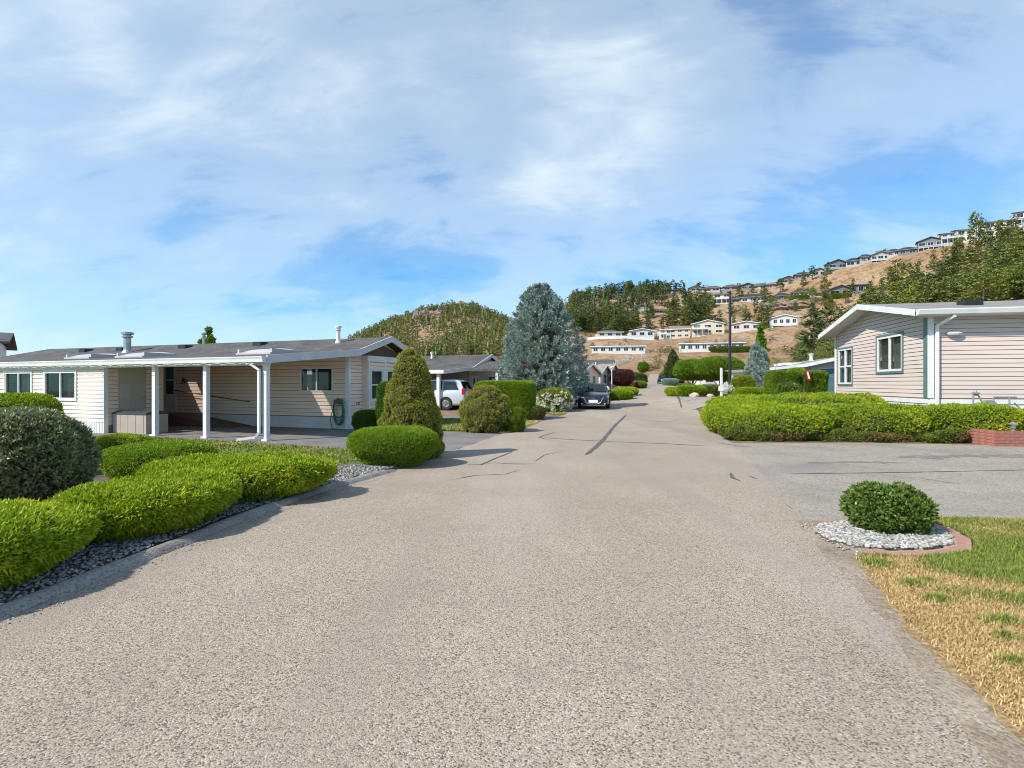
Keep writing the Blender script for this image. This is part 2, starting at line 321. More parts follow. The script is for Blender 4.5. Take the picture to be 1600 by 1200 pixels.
# ------------------------------------------------------------------ terrain
F_ = 850.0
def zr(y): return 1.55 * np.maximum((np.asarray(y, float) - 25) / 74, 0) ** 1.3
def sm(t): t = np.clip(t, 0, 1); return t * t * (3 - 2 * t)
def _z(Y, py): return (Y, 1.55 + (600 - py) / 850 * Y)
TAB = {
 -2500: [(150, 2.5), (400, 3), (900, 4), (1400, 5)], 300: [(150, 2.5), (400, 4), (700, 8), (1400, 6)], 500: [(150, 2.5), (400, 8), _z(700, 560), (1400, 10)],
 560: [(150, 2.5), (300, 8), (450, 28), _z(700, 527), (900, 55), (1400, 10)], 580: [(150, 2.5), (300, 9), (450, 30), _z(700, 519), (900, 60), (1400, 10)],
 620: [(150, 2.6), (300, 12), (450, 34), (600, 66), _z(700, 502), (900, 60), (1400, 10)], 660: [(150, 2.7), (300, 15), (450, 38), (600, 76), _z(700, 490), (900, 60), (1400, 10)],
 690: [(150, 2.7), (300, 16), (450, 40), (600, 78), _z(700, 484), (900, 60), (1400, 10)], 705: [(150, 2.8), (300, 16), (450, 41), (600, 79), _z(700, 481), (900, 60), (1400, 10)],
 742: [(150, 2.8), (300, 16), (450, 41), (600, 79), _z(700, 482), (900, 60), (1400, 10)], 768: [(150, 2.9), (300, 16), (450, 40), (600, 72), _z(700, 493), (900, 55), (1400, 10)],
 800: [(150, 2.9), (300, 16), (450, 38), (600, 62), _z(700, 508), (900, 50), (1400, 10)], 850: [(150, 3.2), (260, 14), (350, 28), (430, 44), (700, 60), (1400, 10)],
 890: [(150, 3.3), (180, 4), (205, 12), (225, 13), (260, 22), (330, 38), (420, 62), (500, 66), (700, 60), (1400, 20)],
 930: [(150, 3.3), (175, 4), _z(205, 551), (225, 14.5), _z(258, 528), (285, 25.5), (340, 42), _z(420, 464), (500, 72), (900, 60)],
 1005: [(150, 3.3), (172, 4), _z(202, 552), (220, 14), _z(256, 528), (283, 24.5), (340, 46), _z(415, 456), (500, 76), (900, 60)],
 1045: [(150, 3.3), (172, 4), _z(200, 552), (217, 13.6), _z(253, 528), (280, 24), (330, 44), (350, 46), _z(405, 456), (500, 72), (900, 60)],
 1100: [(150, 3.4), (172, 4.5), _z(200, 551), (216, 13.8), _z(250, 526), (275, 24.4), _z(330, 475), (350, 51), _z(400, 455), (450, 71), (900, 60)],
 1160: [(120, 2.4), (172, 6), _z(200, 549), (216, 14), _z(247, 517), (270, 26.5), _z(320, 472), (340, 51), _z(390, 452), (440, 71), (900, 60)],
 1200: [(120, 2.6), (172, 8), _z(200, 548), (215, 14.4), _z(245, 513), (267, 27.5), _z(310, 470), (332, 50.5), _z(380, 449), (430, 71), (900, 60)],
 1250: [(100, 2.5), (172, 8), _z(200, 546), (214, 15.2), _z(245, 509), (265, 28.5), _z(308, 464), (330, 52), _z(370, 436), (410, 75), (900, 60)],
 1300: [(80, 2), (120, 5), (172, 10), _z(200, 540), (214, 17), _z(250, 502), (266, 31.5), _z(300, 461), (322, 52), _z(355, 422), (395, 78), (900, 60)],
 1360: [(80, 2), (120, 7), (172, 14), (200, 21), _z(250, 488), _z(300, 458), (318, 54), _z(347, 409), (385, 81), (900, 60)],
 1400: [(80, 2.2), (120, 8), (150, 12), _z(200, 520), _z(250, 480), _z(300, 438), _z(340, 399), (375, 84), (900, 60)],
 1450: [(80, 2.5), (120, 10), (150, 16), _z(200, 500), _z(250, 455), _z(300, 410), _z(330, 388), (365, 86), (900, 60)],
 1500: [(80, 3), (120, 12), (150, 20), _z(200, 482), _z(250, 432), _z(290, 397), _z(320, 378), (355, 87), (900, 60)],
 1550: [(80, 3), (120, 14), (150, 22), _z(200, 472), _z(250, 415), _z(290, 380), _z(312, 368), (345, 89), (900, 60)],
 1600: [(80, 3), (120, 15), (150, 24), _z(200, 462), _z(250, 402), _z(288, 368), _z(305, 357), (335, 92), (900, 60)],
 1800: [(80, 3), (120, 17), (150, 27), (200, 45), (250, 72), (300, 106), (335, 110), (900, 60)],
 4200: [(80, 3), (120, 17), (150, 27), (200, 45), (250, 72), (300, 106), (335, 110), (900, 60)]}
PXK = np.array(sorted(TAB), float); YG = np.concatenate([np.arange(0, 500, 2.5), np.arange(500, 1500, 10)])
TG = []
for k in sorted(TAB):
    pts = [(0, 0), (25, 0), (40, float(zr(40))), (60, float(zr(60)))]
    if TAB[k][0][0] > 110: pts += [(100, min(float(zr(100)), TAB[k][0][1] - .3))]
    pts += list(TAB[k]); TG.append(np.interp(YG, [p[0] for p in pts], [p[1] for p in pts]))
TG = np.array(TG)
def H(x, y):
    x = np.asarray(x, float); y = np.asarray(y, float); yy = np.maximum(y, 1e-3)
    near = zr(y)
    px = np.clip(800 + 850 * x / np.maximum(yy, 1), PXK[0], PXK[-1]); k = np.clip(np.searchsorted(PXK, px) - 1, 0, len(PXK) - 2)
    f = (px - PXK[k]) / (PXK[k + 1] - PXK[k])
    g = np.clip(np.interp(np.clip(yy, 0, YG[-1] - 1), YG, np.arange(len(YG))), 0, len(YG) - 1.001); gi = g.astype(int); gf = g - gi
    z = (TG[k, gi] * (1 - gf) + TG[k, gi + 1] * gf) * (1 - f) + (TG[k + 1, gi] * (1 - gf) + TG[k + 1, gi + 1] * gf) * f
    t = sm((y - 48) / 30)
    z = near * (1 - t) + z * t
    z = z + .6 * sm((x - 8.5) / 3) * sm((y - 15) / 4) * (1 - sm((y - 32) / 20))
    rough = sm((y - 180) / 60)
    z = z + rough * (np.sin(x * .11 + y * .05) * np.sin(y * .13 - x * .04) * .7 + np.sin(x * .31 + 1.3) * np.sin(y * .37) * .35 + np.sin(x * .83 + y * .6) * .14)
    return z
def Hs(x, y): return float(H(x, y))
def GP(px, py):                     # ground point seen along a pixel of the photo, near field
    Y = 1317.5 / (py - 600)
    for _ in range(12): Y = .5 * Y + .5 * (1.55 - float(zr(Y))) * 850 / (py - 600)
    return ((px - 800) / 850 * Y, Y)
def XP(px, Y): return (px - 800) / 850 * Y
us = np.concatenate([np.linspace(-4.6, -1.15, 24, endpoint=False), np.linspace(-1.15, 1.25, 300, endpoint=False), np.linspace(1.25, 4.6, 24)])
ys = np.concatenate([[-60, -30, -10], np.arange(0, 30, 1.5), np.geomspace(30, 170, 40, endpoint=False), np.geomspace(170, 720, 130, endpoint=False), np.geomspace(720, 1450, 10)])
UU, YY = np.meshgrid(us, ys); XX = UU * np.maximum(YY, 30); ZZ = H(XX, YY)
V = np.stack([XX, YY, ZZ], -1).reshape(-1, 3); nx = len(us)
ii = (np.arange(len(ys) - 1)[:, None] * nx + np.arange(nx - 1)[None]).ravel(); Fq = np.stack([ii, ii + 1, ii + 1 + nx, ii + nx], 1)
# hillside ground: dry grass, bare soil and rock
mt = bpy.data.materials.new('hillside_ground'); mt.use_nodes = True; t = mt.node_tree; p = t.nodes['Principled BSDF']; c = N(t, 'ShaderNodeTexCoord')
def noi(sc, det=8, rough=.6, stretch=None):
    v = c.outputs['Object']
    if stretch: mp = N(t, 'ShaderNodeMapping'); mp.inputs['Scale'].default_value = stretch; L(t, v, mp.inputs[0]); v = mp.outputs[0]
    n = N(t, 'ShaderNodeTexNoise'); n.inputs['Scale'].default_value = sc; n.inputs['Detail'].default_value = det; n.inputs['Roughness'].default_value = rough; L(t, v, n.inputs['Vector']); return n.outputs['Fac']
a = ramp(t, noi(.045), [(.32, (.28, .18, .105)), (.46, (.37, .235, .14)), (.58, (.40, .285, .185)), (.70, (.30, .235, .175))])
b = ramp(t, noi(.35, 10, .7), [(.35, (.45, .4, .35)), (.5, (.95, .95, .95)), (.68, (1.3, 1.28, 1.2))])
mx = N(t, 'ShaderNodeMix'); mx.data_type = 'RGBA'; mx.blend_type = 'MULTIPLY'; mx.inputs[0].default_value = .75; L(t, a, mx.inputs[6]); L(t, b, mx.inputs[7])
mx2 = N(t, 'ShaderNodeMix'); mx2.data_type = 'RGBA'; L(t, ramp(t, noi(.9, 6, .6), [(.56, (0,0,0)), (.68, (.7,)*3)]), mx2.inputs[0]); L(t, mx.outputs[2], mx2.inputs[6]); mx2.inputs[7].default_value = (.13, .12, .05, 1)
L(t, mx2.outputs[2], p.inputs['Base Color']); p.inputs['Roughness'].default_value = 1; p.inputs['Specular IOR Level'].default_value = .1
bp = N(t, 'ShaderNodeBump'); bp.inputs['Strength'].default_value = 1; bp.inputs['Distance'].default_value = 1.2; L(t, noi(.4, 10, .7), bp.inputs['Height']); L(t, bp.outputs[0], p.inputs['Normal'])
tag(link('ground', qmesh('ground', V, Fq, smooth=True), mt), 'dry brown ground rising to the terraced hills', None, None, 'structure')

# ------------------------------------------------------------------ road, driveways, kerb, beds, lawns
XL = [(-14, -4.1), (0, -3.6), (3.56, -3.35), (5.27, -3.12), (6.2, -3.04), (7.75, -2.73), (9.28, -2.18), (11.2, -1.75), (13.6, -1.1), (15.9, -.56), (20.9, .74), (26.3, 2.4), (31, 3.4), (34, 4.0), (37, 6.4), (60, 13), (80, 18.8), (150, 37.2), (176, 44.6)]
XR = [(-14, 1.2), (2.47, 2.07), (3.0, 2.26), (3.66, 2.54), (4.79, 2.88), (5.5, 3.15), (8, 3.9), (14.2, 5.75), (20, 7.1), (26, 9.0), (31, 10.3), (39, 12.0), (62, 18.2), (85, 25), (150, 43), (176, 51)]
xl = lambda y: np.interp(y, [a for a, _ in XL], [b for _, b in XL]); xr = lambda y: np.interp(y, [a for a, _ in XR], [b for _, b in XR])
yv = np.concatenate([np.arange(-14, 40, .5), np.arange(40, 176, 2.0)]); nu = 13
rows = []
for y in yv:
    a_, b_ = float(xl(y)), float(xr(y)); xs = np.linspace(a_, b_, nu); xs[0] += .03 * math.sin(y * 5); xs[-1] += .04 * math.sin(y * 3.7) + .02 * math.sin(y * 11)
    rows.append(np.stack([xs, np.full(nu, y), H(xs, np.full(nu, y)) + .010 + .04 * sm((y - 25) / 20)], 1))
V = np.concatenate(rows); ii = (np.arange(len(yv) - 1)[:, None] * nu + np.arange(nu - 1)[None]).ravel()
road = tag(link('road', qmesh('road', V, np.stack([ii, ii + 1, ii + 1 + nu, ii + nu], 1), smooth=True), m_road), 'light grey chip seal road running to the hill', None, None, 'structure')
def sheet(name, poly, z, mats, kind='structure', label=None, parent=None, th=.03):
    mb = MB(); mb.flat(poly, z - th, z); o = mb.build(name, mats, parent, kind); return tag(o, label)
drv = sheet('driveway', [(5.2, 14.15), (3.4, 8.3), (2.9, 6.0), (3.55, 6.10), (4.9, 6.22), (22, 5.7), (22, 14.6), (13.5, 13.6), (9, 14.3)], .006, m_drive, label='grey asphalt driveway opening off the right of the road')
RL = R_(-20.55); CL, SL = math.cos(RL), math.sin(RL)
def LW(x, y, o=(-6.6, 15.0)): return (o[0] + CL * x - SL * y, o[1] + SL * x + CL * y)
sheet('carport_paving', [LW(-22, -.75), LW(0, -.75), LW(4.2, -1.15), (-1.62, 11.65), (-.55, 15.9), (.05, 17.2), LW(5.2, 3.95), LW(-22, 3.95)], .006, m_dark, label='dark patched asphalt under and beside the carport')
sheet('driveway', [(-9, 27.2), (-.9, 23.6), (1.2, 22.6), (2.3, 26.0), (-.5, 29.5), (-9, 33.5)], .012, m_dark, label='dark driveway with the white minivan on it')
_ys = np.arange(28.5, 38.1, .5); _V = []
for _y in _ys:
    _x = np.linspace(float(xr(_y)) - .3, 16.5, 14); _V.append(np.stack([_x, np.full(14, _y), H(_x, np.full(14, _y)) + .028], 1))
_i = (np.arange(len(_ys) - 1)[:, None] * 14 + np.arange(13)[None]).ravel()
tag(link('driveway', qmesh('driveway', np.concatenate(_V), np.stack([_i, _i + 1, _i + 15, _i + 14], 1), smooth=True), m_drive), 'asphalt driveway opening beyond the golden juniper corner', None, None, 'structure')
def ribbon(name, pts, wid, z=.014, mats=None, parent=None, wv=.35):
    mb = MB(); P = [Vector((p_[0], p_[1])) for p_ in pts]
    Q = []
    for i in range(len(P) - 1):
        k = max(2, int((P[i + 1] - P[i]).length / .12))
        for j in range(k): Q.append(P[i].lerp(P[i + 1], j / k))
    Q.append(P[-1]); vs = []
    for i, q in enumerate(Q):
        d = (Q[min(i + 1, len(Q) - 1)] - Q[max(i - 1, 0)]).normalized(); nn = Vector((-d.y, d.x)); ww = wid * (1 + random.uniform(-wv, wv)) / 2 * min(1, .25 + min(i, len(Q) - 1 - i) / 4); q = q + nn * random.uniform(-.1, .1) * wid
        for s in (-1, 1): vs.append((q.x + nn.x * ww * s, q.y + nn.y * ww * s, Hs(q.x, q.y) + z + .04 * float(sm((q.y - 25) / 20))))
    mb.add(vs, [(2 * i, 2 * i + 1, 2 * i + 3, 2 * i + 2) for i in range(len(Q) - 1)]); return mb.build(name, mats or m_tar, parent, 'structure')
for pts, wd in [([(978, 649), (962, 664), (944, 686), (930, 700), (915, 712)], .11), ([(842, 684), (900, 688), (960, 691), (1040, 694), (1110, 698)], .05),
                ([(728, 727), (752, 727), (772, 718), (800, 707)], .05), ([(752, 727), (770, 724), (805, 726), (845, 726)], .03), ([(868, 676), (850, 681), (842, 684), (858, 688)], .04),
                ([(985, 634), (1040, 637), (1090, 639)], .05), ([(1058, 631), (1062, 636), (1066, 642)], .14), ([(990, 622), (1002, 616)], .2),
                ([(1141, 740), (1145, 748), (1158, 753)], .07), ([(1170, 745), (1183, 750)], .05), ([(1228, 790), (1238, 797)], .03), ([(955, 664), (966, 665)], .12), ([(1186, 700), (1150, 697), (1118, 692)], .035), ([(700, 752), (742, 744), (790, 742), (812, 735)], .02), ([(880, 706), (850, 712), (836, 722)], .02), ([(1000, 655), (1040, 660), (1062, 657)], .03)]:
    ribbon('crack_seal', [GP(*q) for q in pts], wd, .016, parent=road)
ribbon('crack_seal', [GP(1234, 741), GP(1400, 739), GP(1600, 735), (20, 9.0)], .045, .010, parent=drv)
m_stain = groundmat('stained_asphalt', [(.3, (.16, .145, .13)), (.5, (.21, .19, .17)), (.72, (.26, .235, .21))], 2.5, [(0, (.3, .3, .3)), (.3, (.9, .9, .9)), (1, (1.4, 1.4, 1.4))], 60, .5, sw=.5)
for pts, wd in [([GP(1400, 715), GP(1500, 713), (20, 11.6)], .5), ([GP(1260, 724), GP(1330, 722), GP(1420, 724)], .22), ([GP(1440, 748), GP(1500, 757)], .16)]: ribbon('asphalt_patch', pts, wd, .0085, m_stain, drv, .7)
# kerb on the left
mb = MB(); vs = []; kpts = [(-3.72, -4), (-3.6, 0), (-3.35, 3.56), (-3.12, 5.27), (-3.04, 6.2), (-2.73, 7.75), (-2.18, 9.28), (-2.02, 9.75)]
K = []
for (x0, y0), (x1, y1) in zip(kpts, kpts[1:]):
    for j in range(8): K.append((x0 + (x1 - x0) * j / 8, y0 + (y1 - y0) * j / 8))
K.append(kpts[-1])
prof = [(.03, .008), (.0, .035), (-.03, .058), (-.07, .064), (-.11, .06), (-.14, .04), (-.16, .0)]
for i, (x, y) in enumerate(K):
    h = min(1, (len(K) - 1 - i) / 6); d = Vector((K[min(i + 1, len(K) - 1)][0] - K[max(i - 1, 0)][0], K[min(i + 1, len(K) - 1)][1] - K[max(i - 1, 0)][1])).normalized(); nn = (d.y, -d.x); jx = random.uniform(-.012, .012)
    for (o_, z_) in prof: vs.append((x + nn[0] * (o_ + jx), y + nn[1] * (o_ + jx), z_ * (.15 + .85 * h) + random.uniform(0, .006)))
n = len(prof); mb.add(vs, [(i * n + j, i * n + j + 1, (i + 1) * n + j + 1, (i + 1) * n + j) for i in range(len(K) - 1) for j in range(n - 1)])
tag(mb.build('kerb', m_kerb, None, 'structure', smooth=True), 'low rolled asphalt kerb along the left of the road')
# gravel beds
sheet('bed_soil', [(-3.9, -3), (-3.8, 1), (-3.62, 3.56), (-3.40, 5.27), (-3.32, 6.2), (-3.0, 7.6), (-2.5, 9.1), (-2.05, 9.95), (-1.75, 11.2), (-1.9, 12.1), (-2.7, 12.0), (-3.0, 10.5), (-3.6, 9.5), (-5.0, 10.2), (-8.8, 10.6), (-9.5, 6), (-8, -3)], .045, m_bed, label='dark soil bed under the roadside shrubs', th=.045)
def pebbles(name, region, n, smin, smax, z0, cols, label):
    """n squashed octahedron-based stones scattered over region(rng)->(x,y)"""
    base = np.array([(1,0,0),(.3,.95,.1),(-.9,.35,0),(-.6,-.8,.1),(.5,-.85,0),(.1,.1,.62),(0,0,-.5)], float)
    fc = [(i, (i + 1) % 5, 5) for i in range(5)] + [((i + 1) % 5, i, 6) for i in range(5)]
    P = region(n); n = len(P); s = rng.uniform(smin, smax, (n, 1, 1)) * rng.uniform(.7, 1.3, (n, 1, 3)); a = rng.uniform(0, 6.28, n); tl = rng.normal(0, .35, n)
    Bv = base[None] * s; ca, sa = np.cos(a)[:, None], np.sin(a)[:, None]
    x, y, z = Bv[..., 0], Bv[..., 1], Bv[..., 2]; ct, st = np.cos(tl)[:, None], np.sin(tl)[:, None]; x, z = x * ct - z * st, x * st + z * ct; x, y = x * ca - y * sa, x * sa + y * ca
    V = np.stack([x + P[:, :1], y + P[:, 1:2], z + z0 + P[:, 2:3] + rng.uniform(0, smin, (n, 1))], -1).reshape(-1, 3)
    Fc = (np.arange(n)[:, None, None] * 7 + np.array(fc)[None]).reshape(-1, 3)
    return tag(link(name, qmesh(name, V, Fc), leafmat(name + '_stone', *cols, transl=0, rough=.8)), label, None, None, 'stuff')
def poly_region(poly, hill=0.0):
    poly = np.array(poly, float)
    def inside(P):
        c_ = np.zeros(len(P), bool); j = len(poly) - 1
        for i in range(len(poly)):
            xi, yi = poly[i]; xj, yj = poly[j]
            with np.errstate(divide='ignore', invalid='ignore'): c_ ^= ((yi > P[:, 1]) != (yj > P[:, 1])) & (P[:, 0] < (xj - xi) * (P[:, 1] - yi) / (yj - yi + 1e-12) + xi)
            j = i
        return c_
    def f(n):
        out_ = []; tot = 0
        while tot < n:
            P = rng.uniform(poly.min(0), poly.max(0), (n * 2, 2)); P = P[inside(P)]; out_.append(P); tot += len(P)
        P = np.concatenate(out_)[:n]; return np.concatenate([P, np.zeros((n, 1))], 1)
    f.inside = inside; return f
pebbles('gravel', poly_region([(-3.53, 3.0), (-3.30, 5.27), (-3.22, 6.2), (-2.92, 7.6), (-2.40, 9.1), (-2.1, 9.95), (-2.7, 10.3), (-3.4, 9.7), (-4.0, 9.0), (-5.2, 9.6), (-6.2, 8.6), (-5.4, 6.4), (-4.6, 5.5), (-4.4, 3.0)]), 15000, .010, .024, .048, ((.13, .125, .12), (.44, .43, .41)), 'grey and white pebble mulch around the left hedges')
LAWN_L = [(-13.5, 10.6), (-8.8, 10.6), (-5.0, 10.2), (-3.6, 9.5), (-3.0, 10.5), (-2.7, 12.0), (-2.75, 12.3), LW(4.2, -1.2), LW(0, -.8), LW(-7, -.8), LW(-18, -.8)]
LAWN_M = [LW(5.25, 4.0), (.05, 17.25), (.9, 20.9), (1.15, 22.5), (-.95, 23.5), (-9, 27.1), (-10, 23)]
LAWN_R = [(2.98, 4.75), (2.86, 4.4), (2.76, 4.2), (2.72, 4.0), (2.60, 3.8), (2.57, 3.62), (2.44, 3.4), (2.41, 3.15), (2.33, 2.95), (2.31, 2.7), (2.21, 2.47), (1.9, .4), (1.6, -3), (9, -3), (14, 6.0), (4.63, 6.16), (4.62, 5.72), (4.49, 5.30), (4.22, 4.965), (3.83, 4.825), (3.47, 4.805), (3.15, 4.87)]
LAWN_S = [(2.6, 26.9), (3.3, 30.5), (3.6, 34), (2.6, 36), (-1, 31.5), (-.4, 29.6)]
def gfun(kind):
    def s1(x, y, a, b, c): return np.sin(x * a + b) * np.sin(y * a * 1.13 + c)
    if kind == 'L': return lambda x, y: np.clip(1.0 + .2 * s1(x, y, 1.1, 1, 2) + .2 * s1(x, y, 3.1, 0, 1) - .45 * np.exp(-((x + 6.6) ** 2 / 2 + (y - 13.9) ** 2 / .16)), 0, 1)
    if kind == 'M': return lambda x, y: np.clip(.8 + .2 * s1(x, y, 1.7, 1, 2) - .5 * sm((x - .2) / .6) * sm((y - 18) / 3), 0, 1)
    def r(x, y):
        g = sm((x - 3.35 + .25 * s1(x, y, 3.3, 1, 2) + .12 * np.sin(y * 9 + x * 5)) / .35) * sm((y - 2.9) / .5) * .95
        g = g * (1 - .55 * sm((y - 5.15) / .3) * (.5 + .5 * s1(x, y, 5.1, 1, 0.4)))
        g = np.maximum(g, sm((y - 4.72) / .12) * .75 * (1 - sm((x - 3.6) / .3)))
        for (cx, cy, rx, ry) in [(3.1, 4.62, .14, .12), (3.05, 4.15, .09, .07), (3.22, 4.2, .06, .05), (3.02, 3.86, .10, .07), (3.15, 3.5, .13, .07), (2.98, 3.28, .07, .05), (2.86, 2.86, .12, .09), (2.98, 2.72, .16, .09), (2.75, 2.98, .07, .04), (3.3, 3.0, .1, .05), (2.86, 2.35, .06, .05)]:
            g = np.maximum(g, np.exp(-(((x - cx) / rx) ** 2 + ((y - cy) / ry) ** 2)) * 1.1)
        return np.clip(g, 0, 1)
    return r
def lawnmat(name, blade):
    m = bpy.data.materials.new(name); m.use_nodes = True; t = m.node_tree; p = t.nodes['Principled BSDF']; a = N(t, 'ShaderNodeAttribute'); a.attribute_name = 'green'
    g = N(t, 'ShaderNodeNewGeometry'); c = N(t, 'ShaderNodeTexCoord'); n = N(t, 'ShaderNodeTexNoise'); n.inputs['Scale'].default_value = 30; n.inputs['Detail'].default_value = 8; L(t, c.outputs['Object'], n.inputs['Vector'])
    r = g.outputs['Random Per Island'] if blade else n.outputs['Fac']
    lo, hi = (0, 1) if blade else (.3, .7)
    dry = ramp(t, r, [(lo, (.32, .20, .08)), ((lo + hi) / 2, (.56, .365, .155)), (hi, (.74, .54, .27))] if blade else [(lo, (.17, .11, .06)), ((lo + hi) / 2, (.34, .225, .11)), (hi, (.48, .34, .18))]); gr = ramp(t, r, [(lo, (.06, .12, .012)), ((lo + hi) / 2, (.15, .215, .03)), (hi, (.30, .34, .07))])
    mx = N(t, 'ShaderNodeMix'); mx.data_type = 'RGBA'; L(t, a.outputs['Fac'], mx.inputs[0]); L(t, dry, mx.inputs[6]); L(t, gr, mx.inputs[7]); L(t, mx.outputs[2], p.inputs['Base Color']); p.inputs['Roughness'].default_value = .75; p.inputs['Specular IOR Level'].default_value = .2
    if not blade:
        b = N(t, 'ShaderNodeBump'); b.inputs['Strength'].default_value = .8; b.inputs['Distance'].default_value = .02; L(t, n.outputs['Fac'], b.inputs['Height']); L(t, b.outputs[0], p.inputs['Normal'])
    MATS[name] = m; return m
m_lawn, m_blade = lawnmat('lawn_base', False), lawnmat('grass_blade', True)
def lawn(poly, gf, nb, hmin, hmax, label, view=None, vp=None, step=.12, wid=.004, thin=None, z0=.02):
    reg = poly_region(poly); pa = np.array(poly); x0, y0 = pa.min(0); x1, y1 = pa.max(0)
    # base sheet with a clean outline
    import bmesh
    bm = bmesh.new(); f = bm.faces.new([bm.verts.new((x, y, 0)) for x, y in poly]); bmesh.ops.triangulate(bm, faces=[f])
    for _ in range(7):
        le = [e for e in bm.edges if e.calc_length() > max(step * 2, .25) and (view is None or (e.verts[0].co.y > view[0] - 1 and e.verts[0].co.x < view[2] + 1))]
        if not le: break
        bmesh.ops.subdivide_edges(bm, edges=le, cuts=1); bmesh.ops.triangulate(bm, faces=[q for q in bm.faces if len(q.verts) > 3])
    me = bpy.data.meshes.new('lawn'); bm.to_mesh(me); bm.free()
    co = np.zeros(len(me.vertices) * 3, np.float32); me.vertices.foreach_get('co', co); co = co.reshape(-1, 3); co[:, 2] = H(co[:, 0], co[:, 1]) + z0; me.vertices.foreach_set('co', co.ravel())
    at = me.attributes.new('green', 'FLOAT', 'POINT'); at.data.foreach_set('value', gf(co[:, 0], co[:, 1]).astype(np.float32))
    lo = tag(link('lawn', me, m_lawn), label, None, None, 'structure')
    vr = poly_region([(view[3], view[0]), (view[2], view[0]), (view[2], view[1]), (view[3], view[1])]) if view else reg
    vr = poly_region(vp) if vp else vr
    P = vr(nb)
    if view: P = P[reg.inside(P[:, :2])]
    if thin is not None: P = P[rng.uniform(0, 1, len(P)) < thin(P[:, 0], P[:, 1])]
    n = len(P); g = np.clip(gf(P[:, 0], P[:, 1]) + rng.normal(0, .18, n), 0, 1); h = rng.uniform(hmin, hmax, n) * (.75 + .6 * g); a = rng.uniform(0, 6.28, n); le = rng.uniform(.15, 1.1, n) + (1 - g) * rng.uniform(.2, .9, n)
    d = np.stack([np.cos(a), np.sin(a), np.zeros(n)], 1); side = np.stack([-d[:, 1], d[:, 0], np.zeros(n)], 1) * (wid * rng.uniform(.6, 1.4, (n, 1)))
    b0 = np.stack([P[:, 0], P[:, 1], H(P[:, 0], P[:, 1]) + z0 - .002], 1); m1 = b0 + d * (h * np.sin(le) * .4)[:, None] + np.array([0, 0, 1]) * (h * .6 * np.cos(le * .6))[:, None]; tp = b0 + d * (h * np.sin(le))[:, None] + np.array([0, 0, 1]) * (h * np.maximum(np.cos(le), 0) * .9 + .004)[:, None]
    V = np.stack([b0 - side, b0 + side, m1 + side * .8, m1 - side * .8, tp, tp + side * .1], 1).reshape(-1, 3); k = np.arange(n)[:, None] * 6
    Fc = np.concatenate([k + np.array([[0, 1, 2, 3]]), k + np.array([[3, 2, 5, 4]])])
    tag(link('grass', qmesh('grass', V, Fc, attrs={'green': np.repeat(g, 6)}), m_blade), label.replace('lawn', 'grass blades of the lawn', 1), None, None, 'stuff')
lawn(LAWN_L, gfun('L'), 60000, .03, .06, 'front lawn with a dry patch before the carport posts', wid=.006, view=(9.3, 16.5, -2, -12))
lawn(LAWN_M, gfun('M'), 25000, .04, .07, 'bright lawn strip between driveway and the rounded spruce', wid=.009, view=(16, 24, 1.2, -6))
lawn(LAWN_S, lambda x, y: .7 + 0 * x, 4000, .04, .08, 'small lawn beside the parked navy hatchback', wid=.012)
def edge_thin(x, y):
    d = .06 + x - np.interp(y, [-3, .4, 2.47, 3.66, 4.72, 6], [1.6, 1.85, 2.22, 2.56, 2.98, 3.0]); q = .5 + .5 * np.sin(x * 7 + y * 3) * np.sin(y * 5.3 - x * 2)
    return np.clip(sm((d - .05) / .16) * (.55 + .45 * sm((d - .1 - .35 * q) / .15)), .0, 1)
lawn(LAWN_R, gfun('R'), 330000, .018, .05, 'half dry lawn corner with straw patches and green tufts', view=(1.6, 6.2, 7.2, 1.7), vp=[(1.6, 1.7), (2.3, 1.7), (6.8, 6.2), (2.8, 6.2)], thin=edge_thin, wid=.0026, step=.06)
sheet('dirt_verge', [(1.2, -3), (1.93, 2.2), (2.12, 2.7), (2.20, 3.0), (2.42, 3.5), (2.66, 4.3), (2.84, 5.0), (3.05, 5.5), (3.2, 6.15), (3.9, 6.2), (4.65, 6.1), (4.3, 5.2), (3.5, 4.4), (3.15, 3.2), (3.2, -3)], .0155, m_dirt, label='bare dirt strip between road and straw lawn', th=.014)
# a few loose stones on the verge
pebbles('gravel', poly_region([(1.8, 1.8), (2.3, 3.3), (2.7, 4.5), (2.9, 5.2), (3.1, 5.2), (2.85, 4.3), (2.5, 3.2), (2.2, 1.8)]), 450, .003, .008, .014, ((.14, .12, .10), (.28, .24, .20)), 'fine grit scattered along the dirt verge')

